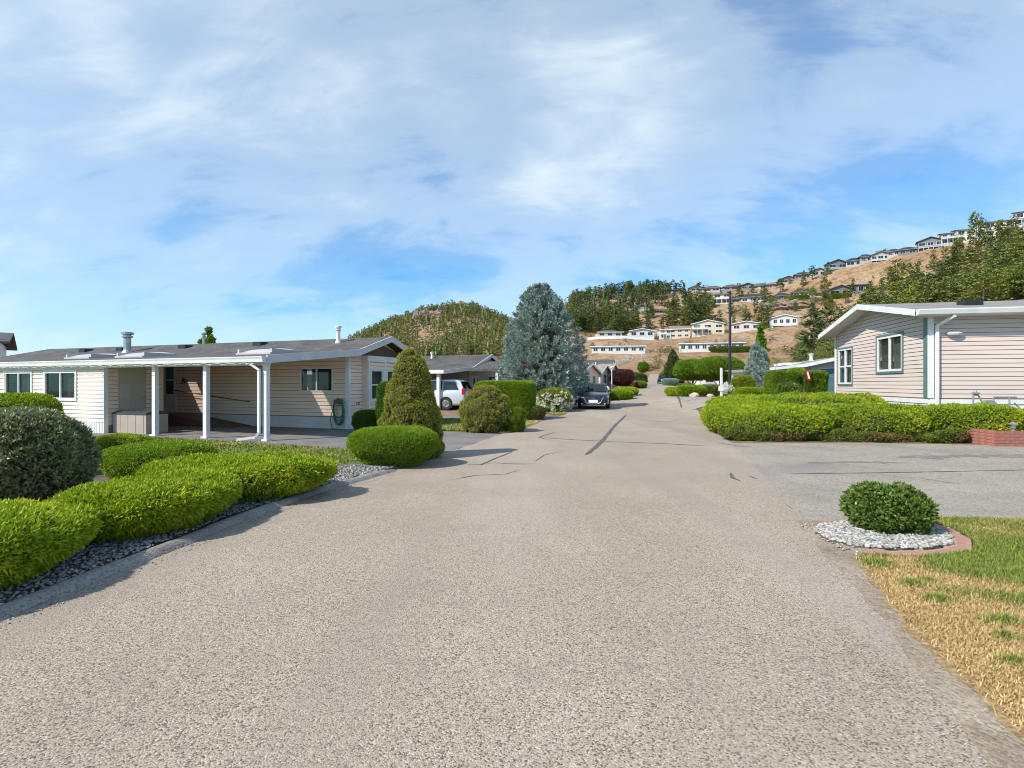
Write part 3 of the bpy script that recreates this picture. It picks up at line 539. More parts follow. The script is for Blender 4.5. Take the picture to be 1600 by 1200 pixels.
# ------------------------------------------------------------------ plants
class Surf:
    """closed quad surface (shrub body) built from a parametric dome/blob; can be sampled"""
    def __init__(s, c, ax, h, e_side=.7, e_top=.7, rot=0., nu_=64, nv=30, low=-.35, lump=0., lumpf=3., seed=0, prof=None, under=.74, foot=.44):
        r = np.random.default_rng(seed); u = np.linspace(0, 2 * np.pi, nu_, endpoint=False); v = np.linspace(0, 1, nv)
        if prof is None:                        # superellipsoid dome with tucked-in foot
            ph = low + (np.pi / 2 - low) * v
            rad = np.sign(np.cos(ph)) * np.abs(np.cos(ph)) ** e_top; zz = np.where(ph > 0, np.abs(np.sin(np.maximum(ph, 0))) ** e_side, 0)
            z0 = foot; z = np.where(ph > 0, z0 + (1 - z0) * zz, z0 * (1 + ph / abs(low))) ; rad = np.where(ph > 0, rad, under + (1 - under) * (1 + ph / abs(low)))
            rad = np.maximum(rad, 0)
        else:
            z = v; rad = np.interp(v, [q[0] for q in prof], [q[1] for q in prof])
        U, Vv = np.meshgrid(u, v); RR = rad[:, None] * np.ones_like(U); Zz = z[:, None] * np.ones_like(U)
        cu, su = np.cos(U), np.sin(U)
        if prof is None and e_side < .5:
            q = (np.abs(cu) ** (2 / e_side * .45 + 1) + np.abs(su) ** (2 / e_side * .45 + 1)) ** (-1 / (2 / e_side * .45 + 1)); cu, su = cu * q, su * q
        X, Y, Z = RR * cu * ax[0], RR * su * ax[1], Zz * h
        P = np.stack([X, Y, Z], -1)
        if lump:
            D = np.zeros(U.shape)
            for k in range(7):
                f = lumpf * (1 + .5 * k) / max(ax); d = r.normal(size=3); d /= np.linalg.norm(d); D += np.sin((P @ d) * f * 2 + r.uniform(0, 6.28)) / (1 + .5 * k)
            nr = unit(np.stack([cu / ax[0], su / ax[1], np.clip(Zz - .2, 0, 1) / h], -1)); P = P + nr * (D * lump)[..., None]
        P[..., 2] = np.maximum(P[..., 2], 0)
        a = rot; x, y = P[..., 0] * math.cos(a) - P[..., 1] * math.sin(a), P[..., 0] * math.sin(a) + P[..., 1] * math.cos(a)
        s.V = np.stack([x, y, P[..., 2]], -1).reshape(-1, 3); s.nu, s.nv = nu_, nv
        i, j = np.meshgrid(np.arange(nu_), np.arange(nv - 1)); k = j * nu_ + i; k2 = j * nu_ + (i + 1) % nu_
        s.F = np.stack([k.ravel(), k2.ravel(), (k2 + nu_).ravel(), (k + nu_).ravel()], 1); s.c = c
    def bumps(s, n, rad, amp, seed=1):
        r = np.random.default_rng(seed); P, Nn = s.sample(n, r); V = s.V; best = np.full(len(V), 9.)
        for q in P: best = np.minimum(best, np.linalg.norm(V - q, axis=1))
        nrm = s.vnorm(); s.V = V + nrm * (amp * np.sqrt(np.clip(1 - (best / rad) ** 2, 0, 1)) - amp * .5)[:, None]; return s
    def vnorm(s):
        A, B, C, D = (s.V[s.F[:, i]] for i in range(4)); fn = np.cross(C - A, D - B); n = np.zeros_like(s.V)
        for i in range(4): np.add.at(n, s.F[:, i], fn)
        return unit(n)
    def sample(s, n, r=rng):
        A, B, C, D = (s.V[s.F[:, i]] for i in range(4)); fn = np.cross(C - A, D - B); ar = np.linalg.norm(fn, axis=1) / 2; k = r.choice(len(ar), n, p=ar / ar.sum())
        a, b = r.uniform(0, 1, (n, 1)), r.uniform(0, 1, (n, 1)); P = (A[k] * (1 - a) + B[k] * a) * (1 - b) + (D[k] * (1 - a) + C[k] * a) * b
        return P, unit(fn[k])
def leafquads(P, D, ln, wd, r=rng, fold=.0, droop=0.):
    """one kite per row: from P along D"""
    n = len(P); D = unit(D); t = unit(np.cross(D, r.normal(size=(n, 3)))); ln = np.broadcast_to(ln, (n,))[:, None]; wd = np.broadcast_to(wd, (n,))[:, None]
    mid = P + D * ln * .5; b = P; tp = P + D * ln; tp[:, 2] -= (droop * ln[:, 0])
    V = np.stack([b, mid + t * wd / 2, tp, mid - t * wd / 2], 1).reshape(-1, 3); return V, np.tile([0., .45, 1., .45], n)
def sprays(P, D, ln, wd, r=rng, k=5, spread=.6):
    """k kites fanned around D"""
    n = len(P); Pk = np.repeat(P, k, 0); Dk = np.repeat(unit(D), k, 0) + r.normal(0, spread, (n * k, 3)); l = np.repeat(np.broadcast_to(ln, (n,)), k) * r.uniform(.6, 1.1, n * k)
    return leafquads(Pk, Dk, l, wd, r)
def shrub(name, surf, n, ln, wd, lmat, label, cat='shrub', group=None, k=5, spread=.55, up=.5, lean=(0, 0, 0), depth=.05, tuft=0, core=.045, stem=None, corem=None, extra=None, jit=.4, tipn=.0):
    r = np.random.default_rng(len(name) * 31 + n)
    c = surf.c; root = empty(name, (c[0], c[1], c[2] if len(c) > 2 else Hs(c[0], c[1])), 0, label, cat, group)
    if tuft: surf.bumps(tuft, .15 * math.sqrt(max(surf.V[:, 2].max(), .1)), .07, n)
    P, Nn = surf.sample(n, r); rx_ = max(np.abs(surf.V[:, 0]).max(), .1); ry_ = max(np.abs(surf.V[:, 1]).max(), .1); z0_ = surf.V[:, 2].min(); hz_ = max(surf.V[:, 2].max() - z0_, .1)
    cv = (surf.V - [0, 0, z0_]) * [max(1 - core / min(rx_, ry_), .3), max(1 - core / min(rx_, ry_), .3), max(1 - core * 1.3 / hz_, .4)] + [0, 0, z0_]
    D = Nn + np.array([0, 0, up]) + np.array(lean) + r.normal(0, jit, P.shape)
    P = P - Nn * r.uniform(-depth * .3, depth, (n, 1)); P[:, 2] = np.maximum(P[:, 2], .01)
    V, tip = sprays(P, D, ln, wd, r, k, spread)
    if extra is not None:
        V2, t2 = extra(surf, r); V = np.concatenate([V, V2]); tip = np.concatenate([tip, t2])
    V[:, 2] = np.maximum(V[:, 2], .004)
    F = np.arange(len(V)).reshape(-1, 4)
    link('foliage', qmesh('foliage', V, F, attrs={'tip': tip}), lmat, root)
    link('dark_inner_core', qmesh('dark_inner_core', cv, surf.F, smooth=True), corem or m_dark_core, root)  # solid dark core, painted shade behind the foliage gaps
    if stem:
        mb = MB()
        for (x, y, z, rr) in stem: mb.cyl((x * .4, y * .4, -.05), (x, y, z), rr, rr * .6, 7)
        mb.build('trunk', m_bark, root)
    return root
lf_jun = leafmat('golden_juniper', (.095, .22, .006), (.28, .41, .015), (.52, .56, .025), .55, (.55, .72), (.46, .48, .02), .3, pscale=1.6)
lf_jung = leafmat('green_juniper', (.09, .22, .008), (.23, .38, .018), (.44, .50, .03), .45, (.58, .8), (.26, .32, .02), .3, pscale=1.4)
lf_jund = leafmat('dark_juniper', (.045, .125, .012), (.10, .20, .02), (.18, .28, .03), .4, None, None, .3)
lf_hedgeR = leafmat('juniper_hedge', (.08, .18, .008), (.24, .35, .018), (.47, .53, .03), .5, (.50, .66), (.44, .46, .02), .3, pscale=.75)
lf_brown = leafmat('browned_juniper', (.06, .115, .015), (.16, .20, .03), (.26, .27, .04), .5, (.5, .62), (.21, .12, .06), .2, pscale=1.5)
lf_rhodo = leafmat('variegated_leaf', (.07, .105, .028), (.25, .275, .10), (.52, .49, .30), .45, None, None, .15, rough=.4)
lf_cone = leafmat('olive_spruce', (.14, .18, .012), (.335, .345, .035), (.54, .47, .06), .5, None, None, .2)
lf_blue = leafmat('blue_spruce', (.09, .15, .125), (.31, .40, .35), (.55, .63, .56), .5, None, None, .12)
lf_boxg = leafmat('boxwood', (.06, .135, .01), (.17, .26, .02), (.36, .42, .03), .45, None, None, .3)
lf_thuja = leafmat('cedar_hedge', (.07, .17, .010), (.19, .30, .018), (.26, .33, .03), .4, None, None, .25)
lf_thujal = leafmat('bright_cedar', (.10, .22, .010), (.28, .40, .02), (.36, .42, .03), .4, None, None, .3)
lf_rose = leafmat('rose_leaf', (.04, .095, .012), (.15, .23, .04), (.26, .30, .07), .3, None, None, .25, rough=.35)
lf_purple = leafmat('purple_leaf', (.06, .025, .025), (.14, .05, .045), (.16, .07, .05), .4, None, None, .2)
lf_yellow = leafmat('yellow_green_leaf', (.16, .22, .02), (.30, .33, .03), (.40, .38, .05), .4, None, None, .3)
lf_pine = leafmat('pine_needles', (.085, .115, .022), (.20, .22, .045), (.18, .19, .06), .3, None, None, .15, objrand=.6)
lf_pined = leafmat('dark_pine_needles', (.06, .095, .025), (.165, .21, .06), (.12, .15, .06), .3, None, None, .12, objrand=.5)
lf_pinel = leafmat('light_pine_needles', (.085, .115, .025), (.18, .205, .05), (.24, .25, .07), .3, None, None, .2, objrand=.5)
lf_dec = leafmat('deciduous_leaf', (.08, .13, .02), (.17, .22, .04), (.24, .28, .06), .3, None, None, .25, objrand=.5)
lf_flower = leafmat('hydrangea_bloom', (.62, .62, .45), (.82, .82, .74), None, 0, None, None, .3)

# left roadside shrubs
GJ = 'clipped golden green junipers along the left kerb'
shrub('juniper_shrub', Surf((-4.20, 3.98, .04), (.70, 1.06), .45, .62, .5, rot=R_(-6), lump=.022, seed=1, nu_=150, nv=60, under=.55, foot=.55), 24000, .060, .015, lf_jun, 'golden green clipped juniper at the near end of the kerb, closest to the camera', 'shrub', GJ, k=3, spread=.75, tuft=520, core=.06, lean=(.15, .25, 0), up=.3)
shrub('juniper_shrub', Surf((-3.84, 5.80, .04), (.68, .92), .42, .62, .5, rot=R_(-12), lump=.022, seed=2, nu_=150, nv=60, under=.55, foot=.55), 21000, .060, .016, lf_jun, 'golden green clipped juniper second along the kerb from the camera', 'shrub', GJ, k=3, spread=.75, tuft=520, core=.06, lean=(.2, .2, 0), up=.3)
shrub('juniper_shrub', Surf((-3.72, 7.42, .04), (1.20, .80), .45, .62, .5, rot=R_(8), lump=.025, seed=3, nu_=150, nv=60, under=.55, foot=.55), 20000, .062, .018, lf_jun, 'wide golden green clipped juniper third along the kerb, beside the sunlit pebbles', 'shrub', GJ, k=3, spread=.75, tuft=520, core=.06, lean=(.2, .1, 0), up=.3)
shrub('juniper_shrub', Surf((-5.85, 9.0, .04), (.90, .66), .52, .7, .6, lump=.02, seed=4), 14000, .045, .013, lf_jung, 'half shaded green juniper mound behind the roadside row, nearest the carport posts', 'shrub', k=3, spread=.4, up=.3)
shrub('juniper_shrub', Surf((-7.0, 9.8, .04), (.45, .4), .58, .7, .6, lump=.02, seed=5), 5000, .045, .013, lf_jun, 'small bright juniper mound tucked behind the grey leaved bush', 'shrub', k=3, spread=.4)
shrub('round_shrub', Surf((-8.1, 8.9, .04), (.62, .6), 1.33, .7, .55, lump=.02, seed=6), 12000, .05, .015, lf_jun, 'tall round yellow green shrub in front of the white room windows', 'shrub', k=3, spread=.4)
shrub('juniper_shrub', Surf((-2.25, 10.3, .02), (.86, .66), .70, .7, .55, lump=.012, seed=7, nu_=80, under=.55, foot=.5), 26000, .038, .011, lf_jung, 'oval bright green clipped juniper in front of the cone shaped spruce', 'shrub', k=3, spread=.4, up=.3)
def rhodo_leaf(surf, r):
    P, Nn = surf.sample(5200, r); P = P + Nn * r.uniform(-.10, .05, (len(P), 1)); P[:, 2] = np.maximum(P[:, 2], .08); D = Nn + np.array([0, 0, .35]) + r.normal(0, .3, P.shape)
    return sprays(P, D, .075, .024, r, 6, .75)
shrub('variegated_bush', Surf((-6.08, 6.6, .04), (.80, .78), 1.12, .8, .62, low=-.9, lump=.045, lumpf=2.2, seed=8, nu_=80, nv=40, under=.55), 4500, .07, .024, lf_rhodo, 'big rounded bush with grey green narrow pale edged leaves', 'bush', None, k=6, spread=.7, depth=.12, core=.12, stem=[(.1, 0, .5, .03), (-.15, .1, .5, .03), (0, -.15, .5, .025)], extra=rhodo_leaf)
# cone shaped dwarf spruce and bird nest bush
s_ = Surf((-2.13, 11.45, .02), (.63, .60), 2.28, prof=[(0, .82), (.06, .95), (.2, 1.0), (.35, .90), (.6, .70), (.8, .50), (.9, .36), (.96, .22), (1, .0)], nu_=150, nv=130, lump=.02, lumpf=3, seed=9).bumps(330, .12, .11, 3)
shrub('dwarf_spruce', s_, 15000, .036, .014, lf_cone, 'tall cone shaped olive green dwarf spruce with knobbly foliage', 'tree', None, k=4, spread=.6, up=.3, depth=.02, core=.03, corem=m_dark_core, stem=[(0, 0, 1.5, .05)])
s_ = Surf((-.85, 17.65, .02), (.80, .74), 1.46, prof=[(0, .72), (.08, .85), (.25, .98), (.45, 1.0), (.65, .88), (.82, .66), (.94, .36), (1, .0)], nu_=130, nv=90, lump=.03, seed=10).bumps(200, .14, .13, 4)
shrub('rounded_spruce', s_, 9500, .042, .018, lf_cone, 'rounded knobbly olive spruce beside the bright green ball by the road', 'bush', None, k=4, spread=.6, up=.3, core=.03, stem=[(0, 0, 1, .05)])
shrub('ball_shrub', Surf((.10, 17.55, .02), (.33, .33), .74, .75, .55, lump=.02, seed=11), 5000, .05, .022, lf_boxg, 'small bright green leafy ball shrub against the rounded spruce', 'shrub', k=3, spread=.5)
shrub('box_hedge', Surf((-.3, 24.2, .03), (1.28, .75), 1.62, .22, .18, rot=R_(-18), low=-.3, nu_=120, nv=50, lump=.012, seed=12, under=1.0), 26000, .07, .026, lf_thujal, 'square cut yellow green hedge block in front of the grey house', 'hedge', None, k=3, spread=.45, up=.3)
shrub('browned_shrub', Surf((1.02, 23.6, .03), (.42, .4), .55, .6, .5, lump=.01, seed=13), 4000, .05, .022, lf_brown, 'low drum shaped juniper with brown front by the road edge', 'shrub', k=3)
shrub('dark_shrub', Surf((-4.62, 17.55, .01), (.52, .4), .68, .7, .6, lump=.01, seed=14), 6000, .05, .018, lf_jund, 'low dark green shrub against the white skirting near the hose', 'shrub', k=3)
shrub('upright_cedar', Surf((-3.95, 17.2, .01), (.33, .33), 1.58, .5, .4, lump=.015, seed=15), 8000, .05, .02, lf_jund, 'dark upright cedar column below the bay windows', 'shrub', k=3)
def blooms(surf, r):
    P, Nn = surf.sample(260, r); keep = (P[:, 2] < .62 + .35 * r.uniform(size=len(P))); P = P[keep] + Nn[keep] * .07; Q = np.repeat(P, 30, 0) + r.normal(0, .05, (len(P) * 30, 3)); return leafquads(Q, r.normal(size=Q.shape), .075, .075, r)
hyd = shrub('hydrangea', Surf((2.3, 29.6, .1), (.88, .8), 1.15, .75, .6, lump=.03, seed=16), 5000, .12, .05, lf_yellow, 'hydrangea with white flower heads beside the parked navy hatchback', 'flower bush', k=4, spread=.6)
s_ = Surf((2.3, 29.6, .1), (.88, .8), 1.08, .75, .6, lump=.03, seed=16); Vb, tb = blooms(s_, rng); link('flowers', qmesh('flowers', Vb, np.arange(len(Vb)).reshape(-1, 4), attrs={'tip': tb}), lf_flower, hyd, 'stuff')

# right hedge mass
GR = 'mounded junipers between driveway and the right house'
RH = [((7.95, 17.0), (1.85, 2.5), .94, 'golden juniper mound at the corner of road and driveway', lf_jun, 26000), ((9.7, 20.7), (2.15, 2.5), .88, 'golden juniper mound behind the corner one, up against the low hedge', lf_jun, 18000),
      ((10.35, 18.2), (1.75, 2.0), .84, 'green juniper mound in front of the two cedar blocks', lf_hedgeR, 16000), ((10.35, 15.75), (1.55, 1.35), .90, 'green juniper mound below the corner of the beige house', lf_hedgeR, 18000),
      ((12.4, 14.95), (1.6, .72), .95, 'green juniper mound with browned base beside the brick planter', lf_hedgeR, 16000), ((14.9, 14.6), (1.5, .7), .85, 'green juniper mound behind the brick planter', lf_hedgeR, 6000)]
for i, (c_, ax, h_, lb, lm, n_) in enumerate(RH):
    shrub('juniper_shrub', Surf((c_[0], c_[1], Hs(*c_) - .06), ax, h_, .62, .42, rot=R_(-8), lump=.035, lumpf=4, seed=20 + i, nu_=150, nv=60), int(n_ * .8), .085, .026, lm, lb, 'shrub', GR, k=3, spread=.6, up=.4, tuft=420, depth=.09)
# browned skirts at the foot of that hedge
for (x, y, ax, lb) in [(7.0, 15.0, (1.2, .35), 'dark leafy undergrowth at the road end of the hedge foot'), (9.5, 14.78, (1.6, .35), 'dark leafy undergrowth midway along the hedge foot'), (11.6, 14.5, (1.1, .32), 'browned undergrowth at the hedge foot beside the brick planter')]:
    shrub('low_shrub', Surf((x, y, 0), ax, .30, .8, .6, rot=R_(-4), lump=.07, lumpf=5, seed=int(x * 10)), 6000, .05, .022, lf_brown, lb, 'shrub', k=4, spread=.6)
shrub('low_hedge', Surf((12.1, 27, Hs(12.1, 27)), (1.0, .6), .72, .4, .4, lump=.01, seed=31), 6000, .08, .03, lf_hedgeR, 'short flat topped hedge before the blue green spruce cone', 'hedge', k=3)
shrub('yellow_shrub', Surf((14.0, 33, Hs(14, 33)), (.68, .6), 1.35, .7, .6, lump=.04, seed=32), 5000, .1, .045, lf_yellow, 'loose yellow green shrub beside the black lamp pole', 'shrub', k=4, spread=.6)
for x, w_, lb in [(12.18, .56, 'rounded cedar hedge block with the leafy bush in front'), (13.48, .52, 'rounded cedar hedge block next to the beige house corner')]:
    shrub('cedar_hedge', Surf((x, 24.6, .58), (w_, .66), 1.52, .24, .22, low=-.3, nu_=90, nv=40, lump=.02, seed=int(x * 7), under=.86), 15000, .07, .024, lf_thuja if x < 13 else lf_thuja, lb, 'hedge', k=3, spread=.45)
shrub('leafy_bush', Surf((11.85, 23.3, .56), (.52, .45), .96, .85, .7, lump=.03, seed=34), 2600, .13, .045, lf_rose, 'loose dark leafy bush in front of the left cedar block', 'bush', k=5, spread=.7, depth=.1)
shrub('round_hedge', Surf((15.7, 30, Hs(15.7, 30)), (.6, .6), 1.75, .7, .6, lump=.02, seed=35), 5000, .1, .04, lf_thujal, 'domed light green shrub showing above the cedar blocks', 'shrub', k=3)
shrub('rose_bush', Surf((12.15, 18.6, .5), (.45, .3), .62, .9, .9, lump=.08, seed=36), 260, .09, .04, lf_rose, 'sparse rose bush with thin sprigs against the white skirting', 'bush', k=5, spread=.9, depth=.2, core=.26)
# spruce cones on the right
def cone(name, x, y, r_, h, lm, lb, n=9000, ln=.13, wd=.045, top=.0, nb=200):
    s_ = Surf((x, y, Hs(x, y)), (r_, r_), h, prof=[(0, .8), (.08, 1), (.3, .86), (.6, .55), (.85, .24), (1, top)], nu_=90, nv=80, lump=.06, seed=int(abs(x) * 9)).bumps(nb, .2, .14, 5)
    return shrub(name, s_, n, ln, wd, lm, lb, 'tree', k=4, spread=.6, core=.08, depth=.06, stem=[(0, 0, h * .7, .09)])
cone('spruce_tree', 16.45, 36.5, 1.08, 3.75, lf_blue, 'dense blue green spruce cone beside the low flat hedge', 11000)
cone('cypress_tree', 27.4, 60, .95, 7.6, lf_thuja, 'tall slim green cypress rising behind the blue green spruce cone', 4000, .3, .12)
cone('cypress_tree', -19.2, 34.5, .62, 5.0, lf_thuja, 'clipped green cypress top above the left house roof, taller of the pair', 4000, .18, .07)
cone('cypress_tree', -20.0, 35, .5, 4.3, lf_thuja, 'clipped green cypress top above the left house roof, shorter of the pair', 3000, .18, .07)
cone('spruce_tree', 29.6, 100, 1.7, 6.2, lf_pined, 'dark round headed conifer near the top of the road', 3000, .5, .2)

# big blue spruce
def spruce(x, y, h, R0, label):
    r = np.random.default_rng(5); z0 = Hs(x, y); root = empty('blue_spruce', (x, y, z0), 0, label, 'tree')
    mb = MB(); mb.cyl((0, 0, -.1), (0, 0, h * .95), .17, .02, 9); mb.build('trunk', m_bark, root)
    nb = 1900; f = r.uniform(0, 1, nb) ** 1.25 * .97; a = r.uniform(0, 6.283, nb)
    prof = np.interp(f, [0, .06, .16, .3, .5, .7, .85, .94, 1], [.80, .97, 1.0, .95, .82, .61, .41, .22, .04]); lobes = 1 + .10 * np.sin(a * 3 + f * 4) + .07 * np.sin(a * 7 + f * 17) + r.normal(0, .05, nb)
    dep = np.where(r.uniform(size=nb) < .3, r.uniform(.45, .85, nb), 1.0); rad = R0 * prof * lobes * dep
    tipP = np.stack([rad * np.cos(a), rad * np.sin(a), f * h * .985 + .32], 1); up = .25 + .9 * f
    d = unit(np.stack([np.cos(a), np.sin(a), up], 1) + r.normal(0, .16, (nb, 3))); L_ = np.interp(f, [0, .7, 1], [.85, .55, .3]) * r.uniform(.6, 1.25, nb)
    Ps, Ds, Ls = [], [], []
    kk = 62
    tt = r.uniform(0, 1, (nb, kk)); base = tipP[:, None] - d[:, None] * (L_[:, None] * (1 - tt))[..., None]
    th = unit(np.cross(d, r.normal(size=(nb, 3)))); an = r.uniform(0, 6.283, (nb, kk)); th2 = np.cross(d, th); side = th[:, None] * np.cos(an)[..., None] + th2[:, None] * np.sin(an)[..., None]
    base = base + side * (L_[:, None] * .22 * (1.15 - tt) * r.uniform(.1, 1, (nb, kk)))[..., None]; dd = d[:, None] * 1.0 + side * .8
    V, tip = leafquads(base.reshape(-1, 3), dd.reshape(-1, 3), r.uniform(.09, .16, nb * kk), .042, r)
    mbb = MB()
    link('foliage', qmesh('foliage', V, np.arange(len(V)).reshape(-1, 4), attrs={'tip': tip}), lf_blue, root)
    for i in range(0, nb, 12):
        q = tipP[i]; mbb.cyl((0, 0, max(.15, q[2] - rad[i] * .35)), tuple(q - d[i] * .2), .025, .008, 4)
    mbb.build('limbs', m_bark, root)
    s_ = Surf((0, 0), (R0 * .5, R0 * .5), h * .8, prof=[(0, .8), (.15, 1), (.5, .84), (.8, .5), (1, .0)], nu_=40, nv=30, lump=.12, seed=3); s_.V[:, 2] += .45; link('dark_inner_core', qmesh('dark_inner_core', s_.V, s_.F, smooth=True), m_dark_core, root)
    return root
spruce(1.72, 32.8, 7.5, 2.72, 'broad silvery blue spruce standing beside the road before the grey house')

# rose bed with brick edging on the right
BEDP = [(3.2, 5.1), (3.45, 5.0), (3.8, 5.02), (4.14, 5.12), (4.35, 5.38), (4.47, 5.74), (4.48, 6.02), (4.1, 6.08), (3.7, 6.0), (3.3, 5.85), (3.12, 5.6), (3.1, 5.3)]
sheet('bed_soil', BEDP, .03, m_bed, label='soil under the white stones of the small bed', th=.03)
pebbles('white_stones', poly_region(BEDP), 3600, .013, .032, .035, ((.19, .18, .165), (.54, .52, .47)), 'white stones mulching the small bed at the driveway corner')
def rosel(surf, r):
    P, Nn = surf.sample(700, r); D = Nn + np.array([0, 0, .9]) + r.normal(0, .3, P.shape); return sprays(P + Nn * .03, D, .055, .022, r, 4, .7)
shrub('leafy_bush', Surf((3.93, 5.72, .03), (.37, .35), .41, .85, .75, low=-.6, lump=.02, lumpf=3, seed=41, nu_=70, under=.72), 5200, .034, .018, lf_rose, 'small dense dark green bush growing in the white stone bed', 'bush', k=5, spread=.9, depth=.12, core=.10, jit=.8, extra=rosel)
edge = empty('brick_edging', (3.9, 5.4, 0), 0, 'curved edging of pinkish bricks around the white stone bed', 'edging')
arc = [(3.20, 4.96), (3.48, 4.88), (3.82, 4.90), (4.17, 5.04), (4.41, 5.34), (4.54, 5.72), (4.55, 6.02)]
AP = []
for q0, q1 in zip(arc, arc[1:]):
    for j in range(10): AP.append(Vector(q0).lerp(Vector(q1), j / 10))
AP.append(Vector(arc[-1])); dist = [0]
for q0, q1 in zip(AP, AP[1:]): dist.append(dist[-1] + (q1 - q0).length)
def at_d(dv):
    i = min(max(np.searchsorted(dist, dv) - 1, 0), len(AP) - 2); tt = (dv - dist[i]) / max(dist[i + 1] - dist[i], 1e-6); return AP[i].lerp(AP[i + 1], tt), (AP[i + 1] - AP[i]).normalized()
nb = 22; bme = []
for k in range(4):
    mb = MB(); e = .006; lx, wy, hz = .050 + .002 * k, .075, .036
    mb.add([(-lx, -wy, -.03), (lx, -wy, -.03), (lx, wy, -.03), (-lx, wy, -.03), (-lx, -wy, hz - e), (lx, -wy, hz - e), (lx, wy, hz - e), (-lx, wy, hz - e), (-lx + e, -wy + e, hz), (lx - e, -wy + e, hz), (lx - e, wy - e, hz), (-lx + e, wy - e, hz)],
           [(0, 1, 5, 4), (1, 2, 6, 5), (2, 3, 7, 6), (3, 0, 4, 7), (4, 5, 9, 8), (5, 6, 10, 9), (6, 7, 11, 10), (7, 4, 8, 11), (8, 9, 10, 11), (0, 3, 2, 1)]); me = mb.mesh('edging_brick'); me.materials.append(m_paver); bme.append(me)
for i in range(nb):
    q, d = at_d(dist[-1] * (i + .5) / nb); o = bpy.data.objects.new('brick', bme[i % 4]); COL.objects.link(o); o.parent = edge
    o.location = (q.x - 3.9, q.y - 5.4, .0 + random.uniform(-.012, .006)); o.rotation_euler = (random.uniform(-.05, .05), random.uniform(-.05, .05), math.atan2(d.y, d.x) + random.uniform(-.05, .05)); o.scale = (dist[-1] / nb / .112, 1, 1)

# ------------------------------------------------------------------ walls, siding, windows
def clip_poly(poly, f):            # keep f(p) >= 0
    out_ = []
    for i in range(len(poly)):
        a, b = poly[i], poly[(i + 1) % len(poly)]; fa, fb = f(a), f(b)
        if fa >= 0: out_.append(a)
        if (fa >= 0) != (fb >= 0): t_ = fa / (fa - fb); out_.append((a[0] + (b[0] - a[0]) * t_, a[1] + (b[1] - a[1]) * t_))
    return out_
def minus_openings(poly, ops):
    """convex polygon (a,z) minus axis-aligned openings -> convex pieces"""
    xs = sorted({p_[0] for o in ops for p_ in ((o[0], 0), (o[1], 0))}); lo, hi = min(p_[0] for p_ in poly), max(p_[0] for p_ in poly)
    cuts = [lo] + [x for x in xs if lo < x < hi] + [hi]; res = []
    for x0, x1 in zip(cuts, cuts[1:]):
        q = clip_poly(clip_poly(poly, lambda p_: p_[0] - x0), lambda p_: x1 - p_[0])
        if len(q) < 3: continue
        act = sorted([o for o in ops if o[0] < (x0 + x1) / 2 < o[1]], key=lambda o: o[2]); zlo = -99
        for o in act + [None]:
            zhi = o[2] if o else 99
            if zhi > zlo:
                r = clip_poly(clip_poly(q, lambda p_: p_[1] - zlo), lambda p_: zhi - p_[1])
                if len(r) >= 3 and max(p_[1] for p_ in r) - min(p_[1] for p_ in r) > .004 and max(p_[0] for p_ in r) - min(p_[0] for p_ in r) > .01: res.append(r)
            if o: zlo = o[3]
    return res
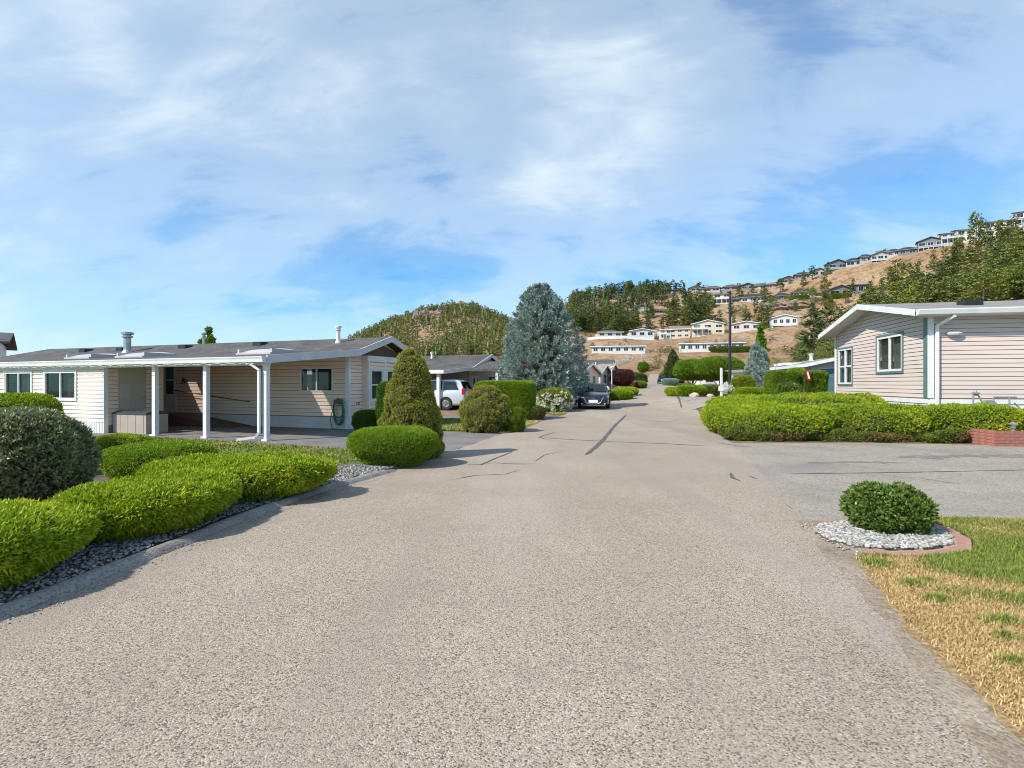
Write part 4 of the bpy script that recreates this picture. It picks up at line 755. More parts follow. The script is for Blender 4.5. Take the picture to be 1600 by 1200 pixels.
class Wall:
    """a wall plane in its building's coordinates: o = origin (x,y), ang = direction; outward is to the right of the direction"""
    def __init__(s, parent, o, ang, poly, ops=()):
        s.p = parent; s.o = Vector((o[0], o[1])); s.d = Vector((math.cos(ang), math.sin(ang))); s.n = Vector((s.d.y, -s.d.x)); s.poly = poly; s.ops = list(ops)
    def pt(s, a, z, out_=0.0): q = s.o + s.d * a + s.n * out_; return (q.x, q.y, z)
    def piece(s, mb, poly, b, f0, f1=None, zl=None, zh=None):
        """extrude polygon from b to f0 (or sloping f0 at zl .. f1 at zh)"""
        n = len(poly)
        def fo(z): return f0 if f1 is None else f0 + (f1 - f0) * min(1, max(0, (z - zl) / max(zh - zl, 1e-6)))
        vs = [s.pt(a, z, b) for a, z in poly] + [s.pt(a, z, fo(z)) for a, z in poly]
        mb.add(vs, [(i, (i + 1) % n, n + (i + 1) % n, n + i) for i in range(n)] + [tuple(range(n, 2 * n)), tuple(range(n))[::-1]])
    def body(s, m, name='wall', th=.07):
        mb = MB()
        for q in minus_openings(s.poly, s.ops): s.piece(mb, q, -th, 0)
        return mb.build(name, m, s.p)
    def box(s, mb, a0, a1, z0, z1, b, f, m=None):
        vs = [s.pt(a, z, o_) for o_ in (b, f) for a, z in ((a0, z0), (a1, z0), (a1, z1), (a0, z1))]
        mb.add(vs, [(0, 1, 2, 3), (7, 6, 5, 4), (0, 4, 5, 1), (1, 5, 6, 2), (2, 6, 7, 3), (3, 7, 4, 0)], m)
    def siding(s, m, z0, z1, step, proud=.028, name='siding_board'):
        z = z0; wob = 0
        while z < z1 - .01:
            zt = min(z + step, z1); q = clip_poly(clip_poly(s.poly, lambda p_: p_[1] - z - .013), lambda p_: zt - p_[1])
            if len(q) >= 3 and max(p_[1] for p_ in q) - min(p_[1] for p_ in q) > .01:
                for r in minus_openings(q, s.ops): mb = MB(); s.piece(mb, r, .001, proud, .004, z, zt); mb.build(name, m, s.p)
            z += step
    def window(s, a0, a1, z0, z1, m=None, glass='window_glass', kind='slider', trim=None, tw=.09, curtain=None, fr=.045, out_=.035, pan=True, grid=0):
        m = m or m_white; mb = MB(); w2 = fr
        s.box(mb, a0, a1, z0, z0 + w2, -.05, out_); s.box(mb, a0, a1, z1 - w2, z1, -.05, out_); s.box(mb, a0, a0 + w2, z0 + w2, z1 - w2, -.05, out_); s.box(mb, a1 - w2, a1, z0 + w2, z1 - w2, -.05, out_)
        am = (a0 + a1) / 2; zm = (z0 + z1) / 2; panes = []
        if kind in ('slider', 'slider2'): s.box(mb, am - w2 * .55, am + w2 * .55, z0 + w2, z1 - w2, -.045, out_ - .008); panes = [(a0 + w2, am - w2 * .5, z0 + w2, z1 - w2), (am + w2 * .5, a1 - w2, z0 + w2, z1 - w2)]
        elif kind == 'hung': s.box(mb, a0 + w2, a1 - w2, zm - w2 * .5, zm + w2 * .5, -.045, out_ - .008); panes = [(a0 + w2, a1 - w2, z0 + w2, zm - w2 * .5), (a0 + w2, a1 - w2, zm + w2 * .5, z1 - w2)]
        elif kind == 'hung2':
            s.box(mb, am - w2 * .8, am + w2 * .8, z0 + w2, z1 - w2, -.045, out_ - .004)
            for x0, x1 in ((a0 + w2, am - w2 * .8), (am + w2 * .8, a1 - w2)):
                s.box(mb, x0, x1, zm - w2 * .5, zm + w2 * .5, -.045, out_ - .008); panes += [(x0, x1, z0 + w2, zm - w2 * .5), (x0, x1, zm + w2 * .5, z1 - w2)]
        else: panes = [(a0 + w2, a1 - w2, z0 + w2, z1 - w2)]
        o = mb.build('window', m, s.p)
        if trim:
            t_ = MB(); s.box(t_, a0 - tw, a1 + tw, z0 - tw, z0 - .002, -.01, .045); s.box(t_, a0 - tw, a1 + tw, z1 + .002, z1 + tw, -.01, .045); s.box(t_, a0 - tw, a0 - .002, z0 - .002, z1 + .002, -.01, .045); s.box(t_, a1 + .002, a1 + tw, z0 - .002, z1 + .002, -.01, .045); t_.build('window_trim', trim, o)
        if pan:
            for q in panes:
                pm = MB(); s.box(pm, *q, -.022, -.014); pm.build('pane', MATS[glass], o)
        if curtain:
            for (c0, c1, mm) in curtain:
                cm = MB(); L0 = a0 + (a1 - a0) * c0; L1 = a0 + (a1 - a0) * c1; k = max(4, int((L1 - L0) / .05)); vs = []
                for i in range(k + 1):
                    aa = L0 + (L1 - L0) * i / k; oo = -.12 - .018 * (i % 2); vs += [s.pt(aa, z0, oo), s.pt(aa, z1, oo)]
                cm.add(vs, [(2 * i, 2 * i + 2, 2 * i + 3, 2 * i + 1) for i in range(k)]); cm.build('curtain', mm, o)
        bb = MB(); s.box(bb, a0 - .02, a1 + .02, z0 - .02, z1 + .02, -.62, -.6); bb.build('interior', m_dim, o)
        return o
m_curt2 = mat('sheer_curtain', (.62, .60, .56), .9); m_blind = mat('blind', (.42, .36, .31), .9, (.36, .31, .27), 30, stretch=(.01, .01, 1))
m_amber = mat('amber_lens', (.6, .2, .02), .3)

# ------------------------------------------------------------------ left house (local frame: x to the right along the front, y into the lot, origin at the right-hand carport post)
LH = empty('manufactured_home', (-6.6, 15.0, 0), RL, 'long cream home with a carport on white posts and skylights in its grey roof', 'house')
yw, xe = 3.72, -.33
def zroof(y): return float(np.interp(y, [-.35, 3.72, 5.67, 7.9], [2.30, 2.70, 3.30, 2.58]))
XE = -22.0; XH = -19.9
ycuts = [-.35, 1.85, 2.92, 3.72, 5.67]
holes = [(-2.75, -2.2), (-8.55, -8.0), (-11.4, -10.85)]
xcuts = sorted({.12, *[h for q in holes for h in q], -19.9})
polys = []
for x0, x1 in zip(xcuts, xcuts[1:]):
    for y0, y1 in zip(ycuts, ycuts[1:]):
        if any(abs(x0 - h[0]) < 1e-6 and abs(x1 - h[1]) < 1e-6 for h in holes) and y0 == 1.85: continue
        polys.append([(x0, y0, zroof(y0)), (x1, y0, zroof(y0)), (x1, y1, zroof(y1)), (x0, y1, zroof(y1))])
    polys.append([(x0, 5.67, zroof(5.67)), (x1, 5.67, zroof(5.67)), (x1, 7.9, zroof(7.9)), (x0, 7.9, zroof(7.9))])
ze = 2.34
prev = None
for y0, y1 in zip(ycuts, ycuts[1:]):
    def hx(y): return float(np.interp(y, [-.35, 5.67], [-24.6, XH]))
    polys.append([(hx(y0), y0, zroof(y0)), (XH, y0, zroof(y0)), (XH, y1, zroof(y1)), (hx(y1), y1, zroof(y1))] if hx(y1) != XH else [(hx(y0), y0, zroof(y0)), (XH, y0, zroof(y0)), (XH, y1, zroof(y1))])
polys.append([(XH, 5.67, 3.30), (XH, 7.9, 2.58), (-24.6, 7.9, 2.34)])
polys.append([(hx(3.72), 3.72, 2.70), (XH, 5.67, 3.30), (-24.6, 7.9, 2.34)]); polys.append([(-24.6, -.35, 2.30), (hx(1.85), 1.85, zroof(1.85)), (-24.6, 7.9, 2.34)])
polys.append([(hx(1.85), 1.85, zroof(1.85)), (hx(2.92), 2.92, zroof(2.92)), (-24.6, 7.9, 2.34)]); polys.append([(hx(2.92), 2.92, zroof(2.92)), (hx(3.72), 3.72, 2.70), (-24.6, 7.9, 2.34)])
roofL = solid_top(polys, .09).build('roof', m_roof, LH)
cp_ = [[(x, y, z - .10) for x, y, z in q] for q in polys if max(p_[1] for p_ in q) < 3.8 and max(p_[1] for p_ in q) - min(p_[1] for p_ in q) < 2.5 and min(p_[0] for p_ in q) > -20]
solid_top(cp_, .02).build('carport_ceiling', m_white, LH)
for i, (h0, h1) in enumerate(holes):        # skylight domes over the holes
    c0 = (h0 + h1) / 2; zc = zroof(2.4); mb = MB(); wx, y0, y1 = .72, 1.70, 3.1
    for (a, b) in (((c0 - wx, y0), (c0 + wx, y0 + .07)), ((c0 - wx, y1 - .07), (c0 + wx, y1)), ((c0 - wx, y0 + .07), (c0 - wx + .07, y1 - .07)), ((c0 + wx - .07, y0 + .07), (c0 + wx, y1 - .07))):
        mb.box((a[0], a[1], zroof(a[1]) - .02), (b[0], b[1], zroof(b[1]) + .05))
    sk = mb.build('skylight', m_taupe if False else mat('skylight_frame', (.50, .46, .43), .5), roofL)
    mb = MB(); vs = []; nn = 9
    for j in range(nn):
        for k in range(nn):
            u_, v_ = j / (nn - 1) * 2 - 1, k / (nn - 1) * 2 - 1; hh = (1 - u_ ** 4) * (1 - v_ ** 4); vs.append((c0 + u_ * (wx - .03), (y0 + y1) / 2 + v_ * (y1 - y0 - .06) / 2, zroof((y0 + y1) / 2 + v_ * .67) + .045 + .11 * hh))
    mb.add(vs, [(j * nn + k, (j + 1) * nn + k, (j + 1) * nn + k + 1, j * nn + k + 1) for j in range(nn - 1) for k in range(nn - 1)])
    link('dome', mb.mesh(smooth=True), mat('white_acrylic', (.85, .86, .88), .15) if 0 else MATS['skylight_dome'], roofL)
def pipe(name, x, y, z0, h, r, cap, parent, m=None):
    mb = MB(); mb.lathe([(r * 1.6, 0), (r * 1.1, .12), (r, .14), (r, h * .72), (r * 1.5, h * .74), (r * 1.5, h * .80), (r * 1.05, h * .81), (r * 1.05, h * .86), (r * cap, h * .88), (r * cap, h * .97), (r * .6, h)], (x, y, z0 - .03), 14); mb.build(name, m or m_metal, parent, smooth=False)
pipe('roof_vent', -12.3, 4.4, zroof(4.4), .92, .14, 1.7, roofL); pipe('roof_vent', -10.1, 6.3, zroof(6.3), .8, .06, 1.8, roofL); pipe('roof_vent', -1.75, 5.0, zroof(5.0), .66, .075, 1.7, roofL, m_white)
for x, y in [(-9.6, 5.0), (-5.6, 5.1), (-15.8, 4.9), (-13.3, 4.9)]:
    mb = MB(); mb.box((x - .2, y - .2, zroof(y) - .06), (x + .2, y + .2, zroof(y) + .10)); mb.build('box_vent', m_black, roofL)
# gutter, fascia, posts, downpipe
mb = MB(); mb.prism([(-.50, 2.14), (-.36, 2.12), (-.36, 2.29), (-.53, 2.29), (-.53, 2.27), (-.51, 2.22)], -24.6, .14); mb.build('gutter', m_white, LH)
mb = MB()
for (y0, y1) in ((-.35, 3.72), (3.72, 5.67), (5.67, 7.9)):
    a, b = zroof(y0), zroof(y1); mb.add([(x, y, z) for x in (.125, .165) for y, z in ((y0, a - .19), (y1, b - .19), (y1, b + .03), (y0, a + .03))], [(0, 1, 2, 3), (7, 6, 5, 4), (0, 4, 5, 1), (1, 5, 6, 2), (2, 6, 7, 3), (3, 7, 4, 0)])
mb.build('fascia', m_trim, LH)
mb = MB(); mb.box((-24.4, -.30, 2.06), (.10, -.16, 2.19)); mb.build('beam', m_white, LH)
for x in (0, -2.2, -4.27):
    mb = MB(); mb.box((x - .065, -.29, .05), (x + .065, -.16, 2.06)); mb.box((x - .11, -.33, 0), (x + .11, -.12, .05)); mb.build('post', m_white, LH)
mb = MB(); mb.bar((-.32, -.42, 2.16), (-.32, -.42, 2.05), .07, .06); mb.bar((-.32, -.42, 2.08), (-.12, -.36, 1.93), .07, .06); mb.bar((-.12, -.36, 1.96), (-.12, -.36, .22), .07, .06); mb.bar((-.12, -.36, .25), (-.2, -.42, .10), .07, .06); mb.bar((-.18, -.42, .11), (-.62, -.62, .05), .07, .06); mb.build('downpipe', m_white, LH)
mb = MB(); mb.box((-24, 3.9, 2.45), (-.4, 7.6, 2.48)); mb.build('ceiling', m_white, LH)
# long wall behind the carport
WL = Wall(LH, (-22, yw), 0, [(0, 0), (22 + xe, 0), (22 + xe, 2.58), (0, 2.58)], [(22 - 1.62, 22 - .62 + .1, 1.33, 2.22) if False else (22 - 2.35, 22 - .95, 1.28, 2.12), (22 - 9.25, 22 - 8.45, .42, 2.4)])
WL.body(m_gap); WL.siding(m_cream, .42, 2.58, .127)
WL.window(22 - 2.35, 22 - .95, 1.28, 2.12, curtain=[(.0, .12, m_curt2)])
mb = MB()
WL.box(mb, 22 - 21, 22 + xe, 0, .40, .001, .02); mb.build('skirting', m_creamskirt, LH)
mb = MB(); WL.box(mb, 22 + xe - .1, 22 + xe + .025, 0.02, 2.5, .022, .04); mb.build('corner_trim', m_white, LH)
# white glazed door
mb = MB(); WL.box(mb, 22 - 9.23, 22 - 9.1, .43, 2.38, -.04, .03); WL.box(mb, 22 - 8.6, 22 - 8.47, .43, 2.38, -.04, .03); WL.box(mb, 22 - 9.1, 22 - 8.6, .43, 1.15, -.04, .03); WL.box(mb, 22 - 9.1, 22 - 8.6, 2.3, 2.38, -.04, .03); WL.box(mb, 22 - 9.1, 22 - 8.6, 1.68, 1.73, -.04, .03)
dr = mb.build('door', m_white, LH)
for z0, z1 in ((1.15, 1.68), (1.73, 2.3)): mb = MB(); WL.box(mb, 22 - 9.1, 22 - 8.6, z0, z1, -.02, -.01); mb.build('pane', MATS['tinted_glass'], dr)
# end wall with bay
EW = Wall(LH, (xe, yw), math.pi / 2, [(0, 0), (3.9, 0), (3.9, 2.45), (1.95, 3.16), (0, 2.56)], [])
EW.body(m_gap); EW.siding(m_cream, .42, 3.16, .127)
mb = MB(); EW.box(mb, 0, 3.9, 0, .40, .001, .02); mb.build('skirting', m_skirt, LH)
mb = MB(); EW.box(mb, -.02, .09, .02, 2.5, .022, .04); mb.build('corner_trim', m_white, LH)
mb = MB(); EW.box(mb, .75, 3.9, 2.36, 2.56, .0, .26); mb.build('bay_head', m_white, LH)
mb = MB(); EW.piece(mb, [(.55, 2.56), (3.6, 2.56), (3.2, 2.72), (1.95, 3.0), (.9, 2.72)], .022, .05); mb.build('gable_shade_panel', m_brown, LH)  # brown panel painted in for the shade under the gable
BW = Wall(LH, (xe + .22, yw), math.pi / 2, [(.85, .30), (3.8, .30), (3.8, 2.36), (.85, 2.36)], [(.97, 1.72, .98, 2.06), (1.97, 3.05, .98, 2.06)])
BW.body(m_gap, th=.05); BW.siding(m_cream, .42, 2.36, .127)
BW.window(.97, 1.72, .98, 2.06, kind='hung', trim=m_white, tw=.06, curtain=[(0, 1, m_curt2)]); BW.window(1.97, 3.05, .98, 2.06, kind='hung', trim=m_white, tw=.06, curtain=[(0, .9, m_curt2)])
mb = MB(); mb.box((xe + .0, yw + .80, .3), (xe + .22, yw + .85, 2.36)); mb.build('bay_side', m_cream, LH)
mb = MB(); BW.box(mb, .83, .90, .3, 2.36, .0, .035); BW.box(mb, 1.80, 1.90, .3, 2.36, .0, .035); mb.build('corner_trim', m_white, LH)
# house number
def seg_digit(mb, W, a, z, ch, s=.05, o0=.03, o1=.036):
    t_ = .012; w_, h_ = s * .55, s
    S = {'a': (a, a + w_, z + h_ - t_, z + h_), 'g': (a, a + w_, z + h_ / 2 - t_ / 2, z + h_ / 2 + t_ / 2), 'd': (a, a + w_, z, z + t_), 'f': (a, a + t_, z + h_ / 2, z + h_), 'b': (a + w_ - t_, a + w_, z + h_ / 2, z + h_), 'e': (a, a + t_, z, z + h_ / 2), 'c': (a + w_ - t_, a + w_, z, z + h_ / 2)}
    for k in {'1': 'bc', '7': 'abc', '8': 'abcdefg', '6': 'acdefg'}[ch]: W.box(mb, *S[k], o0, o1)
mb = MB(); EW.box(mb, .34, .62, .80, .94, .02, .028, 0); hn = mb.build('number_plate', m_cream, LH); mb = MB()
for i, ch in enumerate('178'): seg_digit(mb, EW, .36 + .085 * i, .81, ch, .11)
mb.build('digits', m_black, hn)
# enclosed room at the left of the carport
RW = Wall(LH, (-24.2, -.28), 0, [(0, 0), (24.2 - 6.5, 0), (24.2 - 6.5, 2.14), (0, 2.14)], [(24.2 - 9.35, 24.2 - 7.78, 1.06, 1.95), (24.2 - 11.5, 24.2 - 10.05, 1.06, 1.95), (24.2 - 15.5, 24.2 - 14, 1.06, 1.95)])
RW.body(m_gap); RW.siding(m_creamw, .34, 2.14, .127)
for a0, a1 in ((9.35, 7.78), (11.5, 10.05), (15.5, 14.)): RW.window(24.2 - a0, 24.2 - a1, 1.06, 1.95, trim=m_white, tw=.05, curtain=[(.52, 1, m_blind)] if a0 < 10 else [(.5, .95, m_blind)])
mb = MB(); RW.box(mb, 0, 24.2 - 6.5, 0, .34, .001, .02)
for i in range(60): RW.box(mb, 24.2 - 6.55 - i * .12, 24.2 - 6.53 - i * .12, 0.01, .335, .0205, .032)
mb.build('skirting', m_skirt, LH)
RS = Wall(LH, (-6.5, -.28), math.pi / 2, [(0, 0), (1.9, 0), (1.9, 2.3), (0, 2.2)], [(.45, 1.35, .2, 2.12)])
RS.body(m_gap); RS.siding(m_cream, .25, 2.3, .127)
mb = MB(); RS.box(mb, .45, 1.35, .2, 2.12, -.06, -.01); dd = mb.build('door', mat('beige_door', (.50, .44, .37), .5), LH)
mb = MB()
for a0, a1, z0, z1 in ((.55, .85, .35, .95), (.95, 1.25, .35, .95), (.55, .85, 1.05, 1.6), (.95, 1.25, 1.05, 1.6), (.55, 1.25, 1.7, 1.95)): RS.box(mb, a0, a1, z0, z1, -.01, .002)
mb.build('door_panel', MATS['beige_door'], dd); mb = MB(); mb.cyl(RS.pt(1.25, 1.1, .0), RS.pt(1.25, 1.1, .06), .03); mb.build('handle', m_metal, dd)
mb = MB(); RS.box(mb, -.02, .12, .0, 2.14, .0215, .045); RS.box(mb, -.02, .12, .0, 2.14, .046, .05); mb.build('corner_trim', m_white, LH)
mb = MB(); mb.box((-13, 1.62, 0), (-6.5, 1.7, 2.45)); mb.build('room_back_wall', m_cream, LH)
# ramp, deck, steps
mb = MB(); mb.add([(x, y, z) for y in (2.75, 3.66) for x, z in ((-8.3, .0), (-4.6, .0), (-4.6, .03), (-7.6, .42), (-8.3, .42))], [(4, 3, 2, 1, 0), (5, 6, 7, 8, 9), (0, 1, 6, 5), (1, 2, 7, 6), (2, 3, 8, 7), (3, 4, 9, 8), (4, 0, 5, 9)])
rp = tag(mb.build('wheelchair_ramp', m_brown), 'dark brown wooden ramp sloping along the wall under the carport', 'ramp'); rp.matrix_world = Matrix.Translation((-6.6, 15, 0)) @ Matrix.Rotation(RL, 4, 'Z')
mb = MB(); 
for i in range(2): mb.box((-9.6, 2.75 - .3 * i, 0), (-8.32, 3.66 - .9 * (i > 0) , .40 - .2 * i))
st = tag(mb.build('porch_steps', m_brown), 'dark steps up to the white door beside the ramp', 'steps'); st.matrix_world = rp.matrix_world.copy()
mb = MB(); mb.tube([(-8.3, 3.5, 1.3), (-4.7, 3.5, .92)], .018, 6)
for x, z in ((-8.3, 1.3), (-6.5, 1.11), (-4.7, .92)): mb.cyl((x, 3.5, z), (x, 3.7, z - .02), .018, .018, 6)
hr = tag(mb.build('handrail', m_brown), 'thin handrail running down beside the brown ramp', 'handrail'); hr.matrix_world = rp.matrix_world.copy()
# deck box
def at_house(o, x, y, z=0, rz=0): q = LW(x, y); o.location = (q[0], q[1], z); o.rotation_euler = (0, 0, RL + rz); return o
db = at_house(empty('deck_box', (0, 0, 0), 0, 'taupe plastic deck box with curved black lid by the beige door', 'storage box'), -5.65, .32)
mb = MB(); mb.box((-.78, -.36, .01), (.72, .36, .60))
for x in (-.45, -.1, .25, .6): mb.box((x - .012, -.368, .03), (x + .012, -.36, .58))
mb.build('body', m_taupe, db); mb = MB(); mb.prism([(-.38, .60), (.38, .60), (.38, .64), (.2, .70), (-.2, .70), (-.38, .64)], -.80, .74); mb.build('lid', mat('charcoal_plastic', (.05, .05, .055), .45), db)
# hose, wreath, lights
hz_ = at_house(empty('garden_hose', (0, 0, 0), 0, 'green hose coiled on a hanger at the corner of the cream wall', 'hose'), xe - .30, yw - .10)
mb = MB()
for k, (rx, rz_, dz) in enumerate([(.21, .42, .0), (.23, .45, -.03), (.19, .38, .05), (.215, .33, .1), (.17, .44, -.02)]):
    mb.tube([(rx * math.cos(a * math.pi / 16) + .01 * k, -.025 * k, .62 + dz + rz_ * math.sin(a * math.pi / 16)) for a in range(33)], .016, 6)
mb.tube([(-.25, 0, .7), (-.33, -.05, .3), (-.2, -.1, .03), (.1, -.15, .02)], .014, 6)
mb.build('coil', mat('green_hose', (.04, .16, .07), .4), hz_); mb = MB(); mb.box((-.12, -.13, .88), (.12, .07, 1.02)); mb.build('hanger', m_brown, hz_)
wr = at_house(empty('wall_ornament', (0, 0, 0), 0, 'small rust red ornament hanging on the cream wall near the white door', 'ornament'), -8.0, yw - .03, 1.68)
mb = MB()
for i in range(22):
    a = random.uniform(0, 6.28); r_ = random.uniform(.02, .13); c_ = (r_ * math.cos(a), -.04 + random.uniform(-.02, .02), r_ * math.sin(a)); mb.lathe([(.0, -.03), (.035, 0), (0, .03)], c_, 5)
mb.build('petals', mat('rust_red', (.20, .045, .03), .7), wr)
sl_ = at_house(empty('string_lights', (0, 0, 0), 0, 'string of small white bulbs hanging along the carport gutter', 'lights'), 0, 0)
mb = MB(); pts = [(-18 + .1 * i, -.55, 2.10 + .015 * math.sin(i * 1.3)) for i in range(180)]; mb.tube(pts, .006, 4); mb.build('wire', m_white, sl_)
bm_ = MB(); bm_.lathe([(.005, 0), (.010, -.012), (.013, -.026), (.008, -.04), (0, -.042)], (0, 0, 0), 7); bme_ = bm_.mesh('bulb', smooth=True); bme_.materials.append(mat('bulb_glass', (.8, .78, .72), .2))
for i in range(40):
    o = bpy.data.objects.new('bulb', bme_); COL.objects.link(o); o.parent = sl_; o.location = (-17.9 + .45 * i, -.55, 2.10)

# ------------------------------------------------------------------ right house (x along the front to the right, y back along the gable wall)
RR = math.atan2(-.2074, .9783); RO = (12.27, 16.0)
RHs = empty('manufactured_home', (RO[0], RO[1], 0), RR, 'beige lapped home with green grey window trim and corner post on the right', 'house')
zf, ze_ = 1.13, 3.66
GWp = [(0, zf - .02), (7.3, zf - .02), (7.3, ze_), (3.65, ze_ + .62), (0, ze_)]
# gable wall runs away from the camera: direction from the far end to the near corner so that outward is to the left
GW = Wall(RHs, (0, 7.3), -math.pi / 2, [(7.3 - a, z) for a, z in GWp][::-1], [(7.3 - 6.95, 7.3 - 5.55, 1.55, 2.98) , (7.3 - 3.35, 7.3 - 1.55, 1.98, 3.18)])
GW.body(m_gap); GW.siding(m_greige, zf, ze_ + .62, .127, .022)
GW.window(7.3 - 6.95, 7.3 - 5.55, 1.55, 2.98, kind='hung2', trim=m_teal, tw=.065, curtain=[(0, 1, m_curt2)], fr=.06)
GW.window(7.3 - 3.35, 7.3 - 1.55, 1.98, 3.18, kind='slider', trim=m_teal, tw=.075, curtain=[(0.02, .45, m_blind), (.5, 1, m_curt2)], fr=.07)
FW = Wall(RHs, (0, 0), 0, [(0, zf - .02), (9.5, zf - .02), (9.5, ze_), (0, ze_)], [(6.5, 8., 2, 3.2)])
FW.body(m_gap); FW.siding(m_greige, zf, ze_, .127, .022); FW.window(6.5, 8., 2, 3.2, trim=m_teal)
mb = MB(); FW.box(mb, .0, 9.5, .3, zf - .16, .0, .022)
for i in range(70): FW.box(mb, .15 + i * .13, .17 + i * .13, .35, zf - .165, .0225, .034)
GW.box(mb, 0, 7.3, .3, zf - .16, .0, .022); FW.box(mb, 0, 9.5, zf - .155, zf - .025, .0, .05); GW.box(mb, 0, 7.3, zf - .155, zf - .025, .0, .05)
for i in range(55): GW.box(mb, .1 + i * .13, .12 + i * .13, .35, zf - .165, .0225, .034)
mb.build('skirting', m_skirt, RHs)
mb = MB(); GW.box(mb, 7.08, 7.30, zf, ze_, .023, .05); mb.build('corner_trim', m_teal, RHs); mb = MB(); GW.box(mb, -.03, .07, zf - .1, ze_, .023, .05); FW.box(mb, -.055, .10, zf, ze_, .023, .045); mb.build('corner_trim', m_white, RHs)
# roof
rp_ = lambda y: float(np.interp(y, [-.35, 3.65, 7.75], [3.70, 4.42, 3.66]))
mb = solid_top([[(-.52, -.35, rp_(-.35)), (9.8, -.35, rp_(-.35)), (9.8, 3.65, 4.42), (-.52, 3.65, 4.42)], [(-.52, 3.65, 4.42), (9.8, 3.65, 4.42), (9.8, 7.75, 3.66), (-.52, 7.75, 3.66)]], .07)
roofR = mb.build('roof', m_roofl, RHs)
mb = MB()
for y0, y1 in ((-.35, 3.65), (3.65, 7.75)):
    a, b = rp_(y0), rp_(y1); mb.add([(x, y, z) for x in (-.56, -.525) for y, z in ((y0, a - .17), (y1, b - .17), (y1, b + .015), (y0, a + .015))], [(0, 1, 2, 3), (7, 6, 5, 4), (0, 4, 5, 1), (1, 5, 6, 2), (2, 6, 7, 3), (3, 7, 4, 0)])
mb.build('fascia', m_white, RHs)
mb = MB(); mb.add([(-.52, -.35, 3.54), (.0, -.35, 3.54), (0, 3.65, 4.26), (-.52, 3.65, 4.26), (-.52, 7.75, 3.5), (0, 7.75, 3.5)], [(0, 1, 2, 3), (3, 2, 5, 4)]); mb.build('soffit', m_trim, RHs)
mb = MB(); mb.prism([(-.50, 3.55), (-.36, 3.52), (-.36, 3.70), (-.54, 3.70), (-.54, 3.67), (-.52, 3.61)], -.50, 9.8); mb.build('gutter', m_white, RHs); mb = MB(); mb.box((-.3, -.355, 3.50), (9.8, 0.0, 3.53)); mb.build('soffit', m_trim, RHs)
mb = MB(); mb.bar((.42, -.44, 3.58), (.42, -.42, 3.46), .08, .07); mb.bar((.42, -.42, 3.48), (.16, -.09, 3.24), .08, .07); mb.bar((.16, -.09, 3.27), (.16, -.09, .6), .08, .07); mb.build('downpipe', m_white, RHs)
mb = MB(); mb.box((1.6, 1.3, rp_(1.5) - .1), (2.1, 1.75, rp_(1.5) + .13)); mb.build('box_vent', m_black, roofR)
mb = MB(); mb.lathe([(0, -.06), (.18, -.05), (.22, 0), (.18, .04), (0, .05)], (.62, -.07, 3.02), 14, sc=(1, .5)); mb.build('wall_light', m_trim, RHs)
mb = MB(); mb.box((.1, .1, 3.55), (9.4, 7.2, 3.58)); mb.build('ceiling', m_white, RHs)

# gas meter by the right house wall
gm = empty('gas_meter', (13.1, 15.45, .0), RR, 'grey gas meter with bent pipes against the white skirting', 'gas meter')
gz = .62
mb = MB(); mb.box((.20, -.12, gz + .12), (.52, .10, gz + .34)); mb.lathe([(.0, .0), (.16, .0), (.16, .2), (0, .2)], (.36, -.11, gz + .36), 14, axis='y', sc=(1, .75)); mb.build('meter_body', m_metal, gm)
mb = MB(); mb.tube([(0, 0, .2), (0, 0, gz + .62), (.12, 0, gz + .62), (.2, 0, gz + .45)], .022, 8); mb.lathe([(0, -.03), (.09, -.02), (.10, .02), (.03, .05), (.02, .1)], (.06, 0, gz + .66), 12); mb.tube([(.5, 0, gz + .4), (.5, 0, gz + .56), (1.05, 0, gz + .56)], .02, 8); mb.tube([(.88, 0, .3), (.88, 0, gz + .56)], .022, 8); mb.tube([(1.0, 0, gz + .4), (1.25, 0, gz + .1)], .022, 8); mb.build('pipes', m_metal, gm)

# brick planter
pl = empty('brick_planter', (11.95, 13.45, 0), R_(-3), 'low red brick planter with pale mortar at the driveway edge', 'planter')
mb = MB(); mb.box((.012, .012, -.02), (3.3, .098, .385)); mb.box((.012, .10, -.02), (.098, 1.2, .385)); mb.box((.1, .1, 0), (3.3, 1.2, .30)); mb.build('mortar', m_mortar, pl)
bk = MB(); bk.box((0, 0, 0), (.215, .1, .068)); bme_ = bk.mesh('brick'); bme_.materials.append(m_brick)
hb = MB(); hb.box((0, 0, 0), (.1, .1, .068)); hbm = hb.mesh('half_brick'); hbm.materials.append(m_brick)
for r_ in range(5):
    z = .004 + r_ * .079; off = 0 if r_ % 2 == 0 else .112
    for i in range(14):
        o = bpy.data.objects.new('brick', bme_); COL.objects.link(o); o.parent = pl; o.location = (off + i * .227, random.uniform(-.004, .004), z)
    if off: o = bpy.data.objects.new('brick', hbm); COL.objects.link(o); o.parent = pl; o.location = (0, .0, z)
    for i in range(5):
        o = bpy.data.objects.new('brick', bme_); COL.objects.link(o); o.parent = pl; o.rotation_euler = (0, 0, math.pi / 2); o.location = (.1 + random.uniform(-.004, .004), .112 + (.0 if off else .0) + i * .227, z)
shrub('flowering_plant', Surf((14.1, 13.75, .30), (.9, .28), .3, .8, .7, lump=.04, seed=51), 1800, .07, .03, lf_boxg, 'leafy green plants growing in the brick planter', 'plant', k=4, spread=.7)
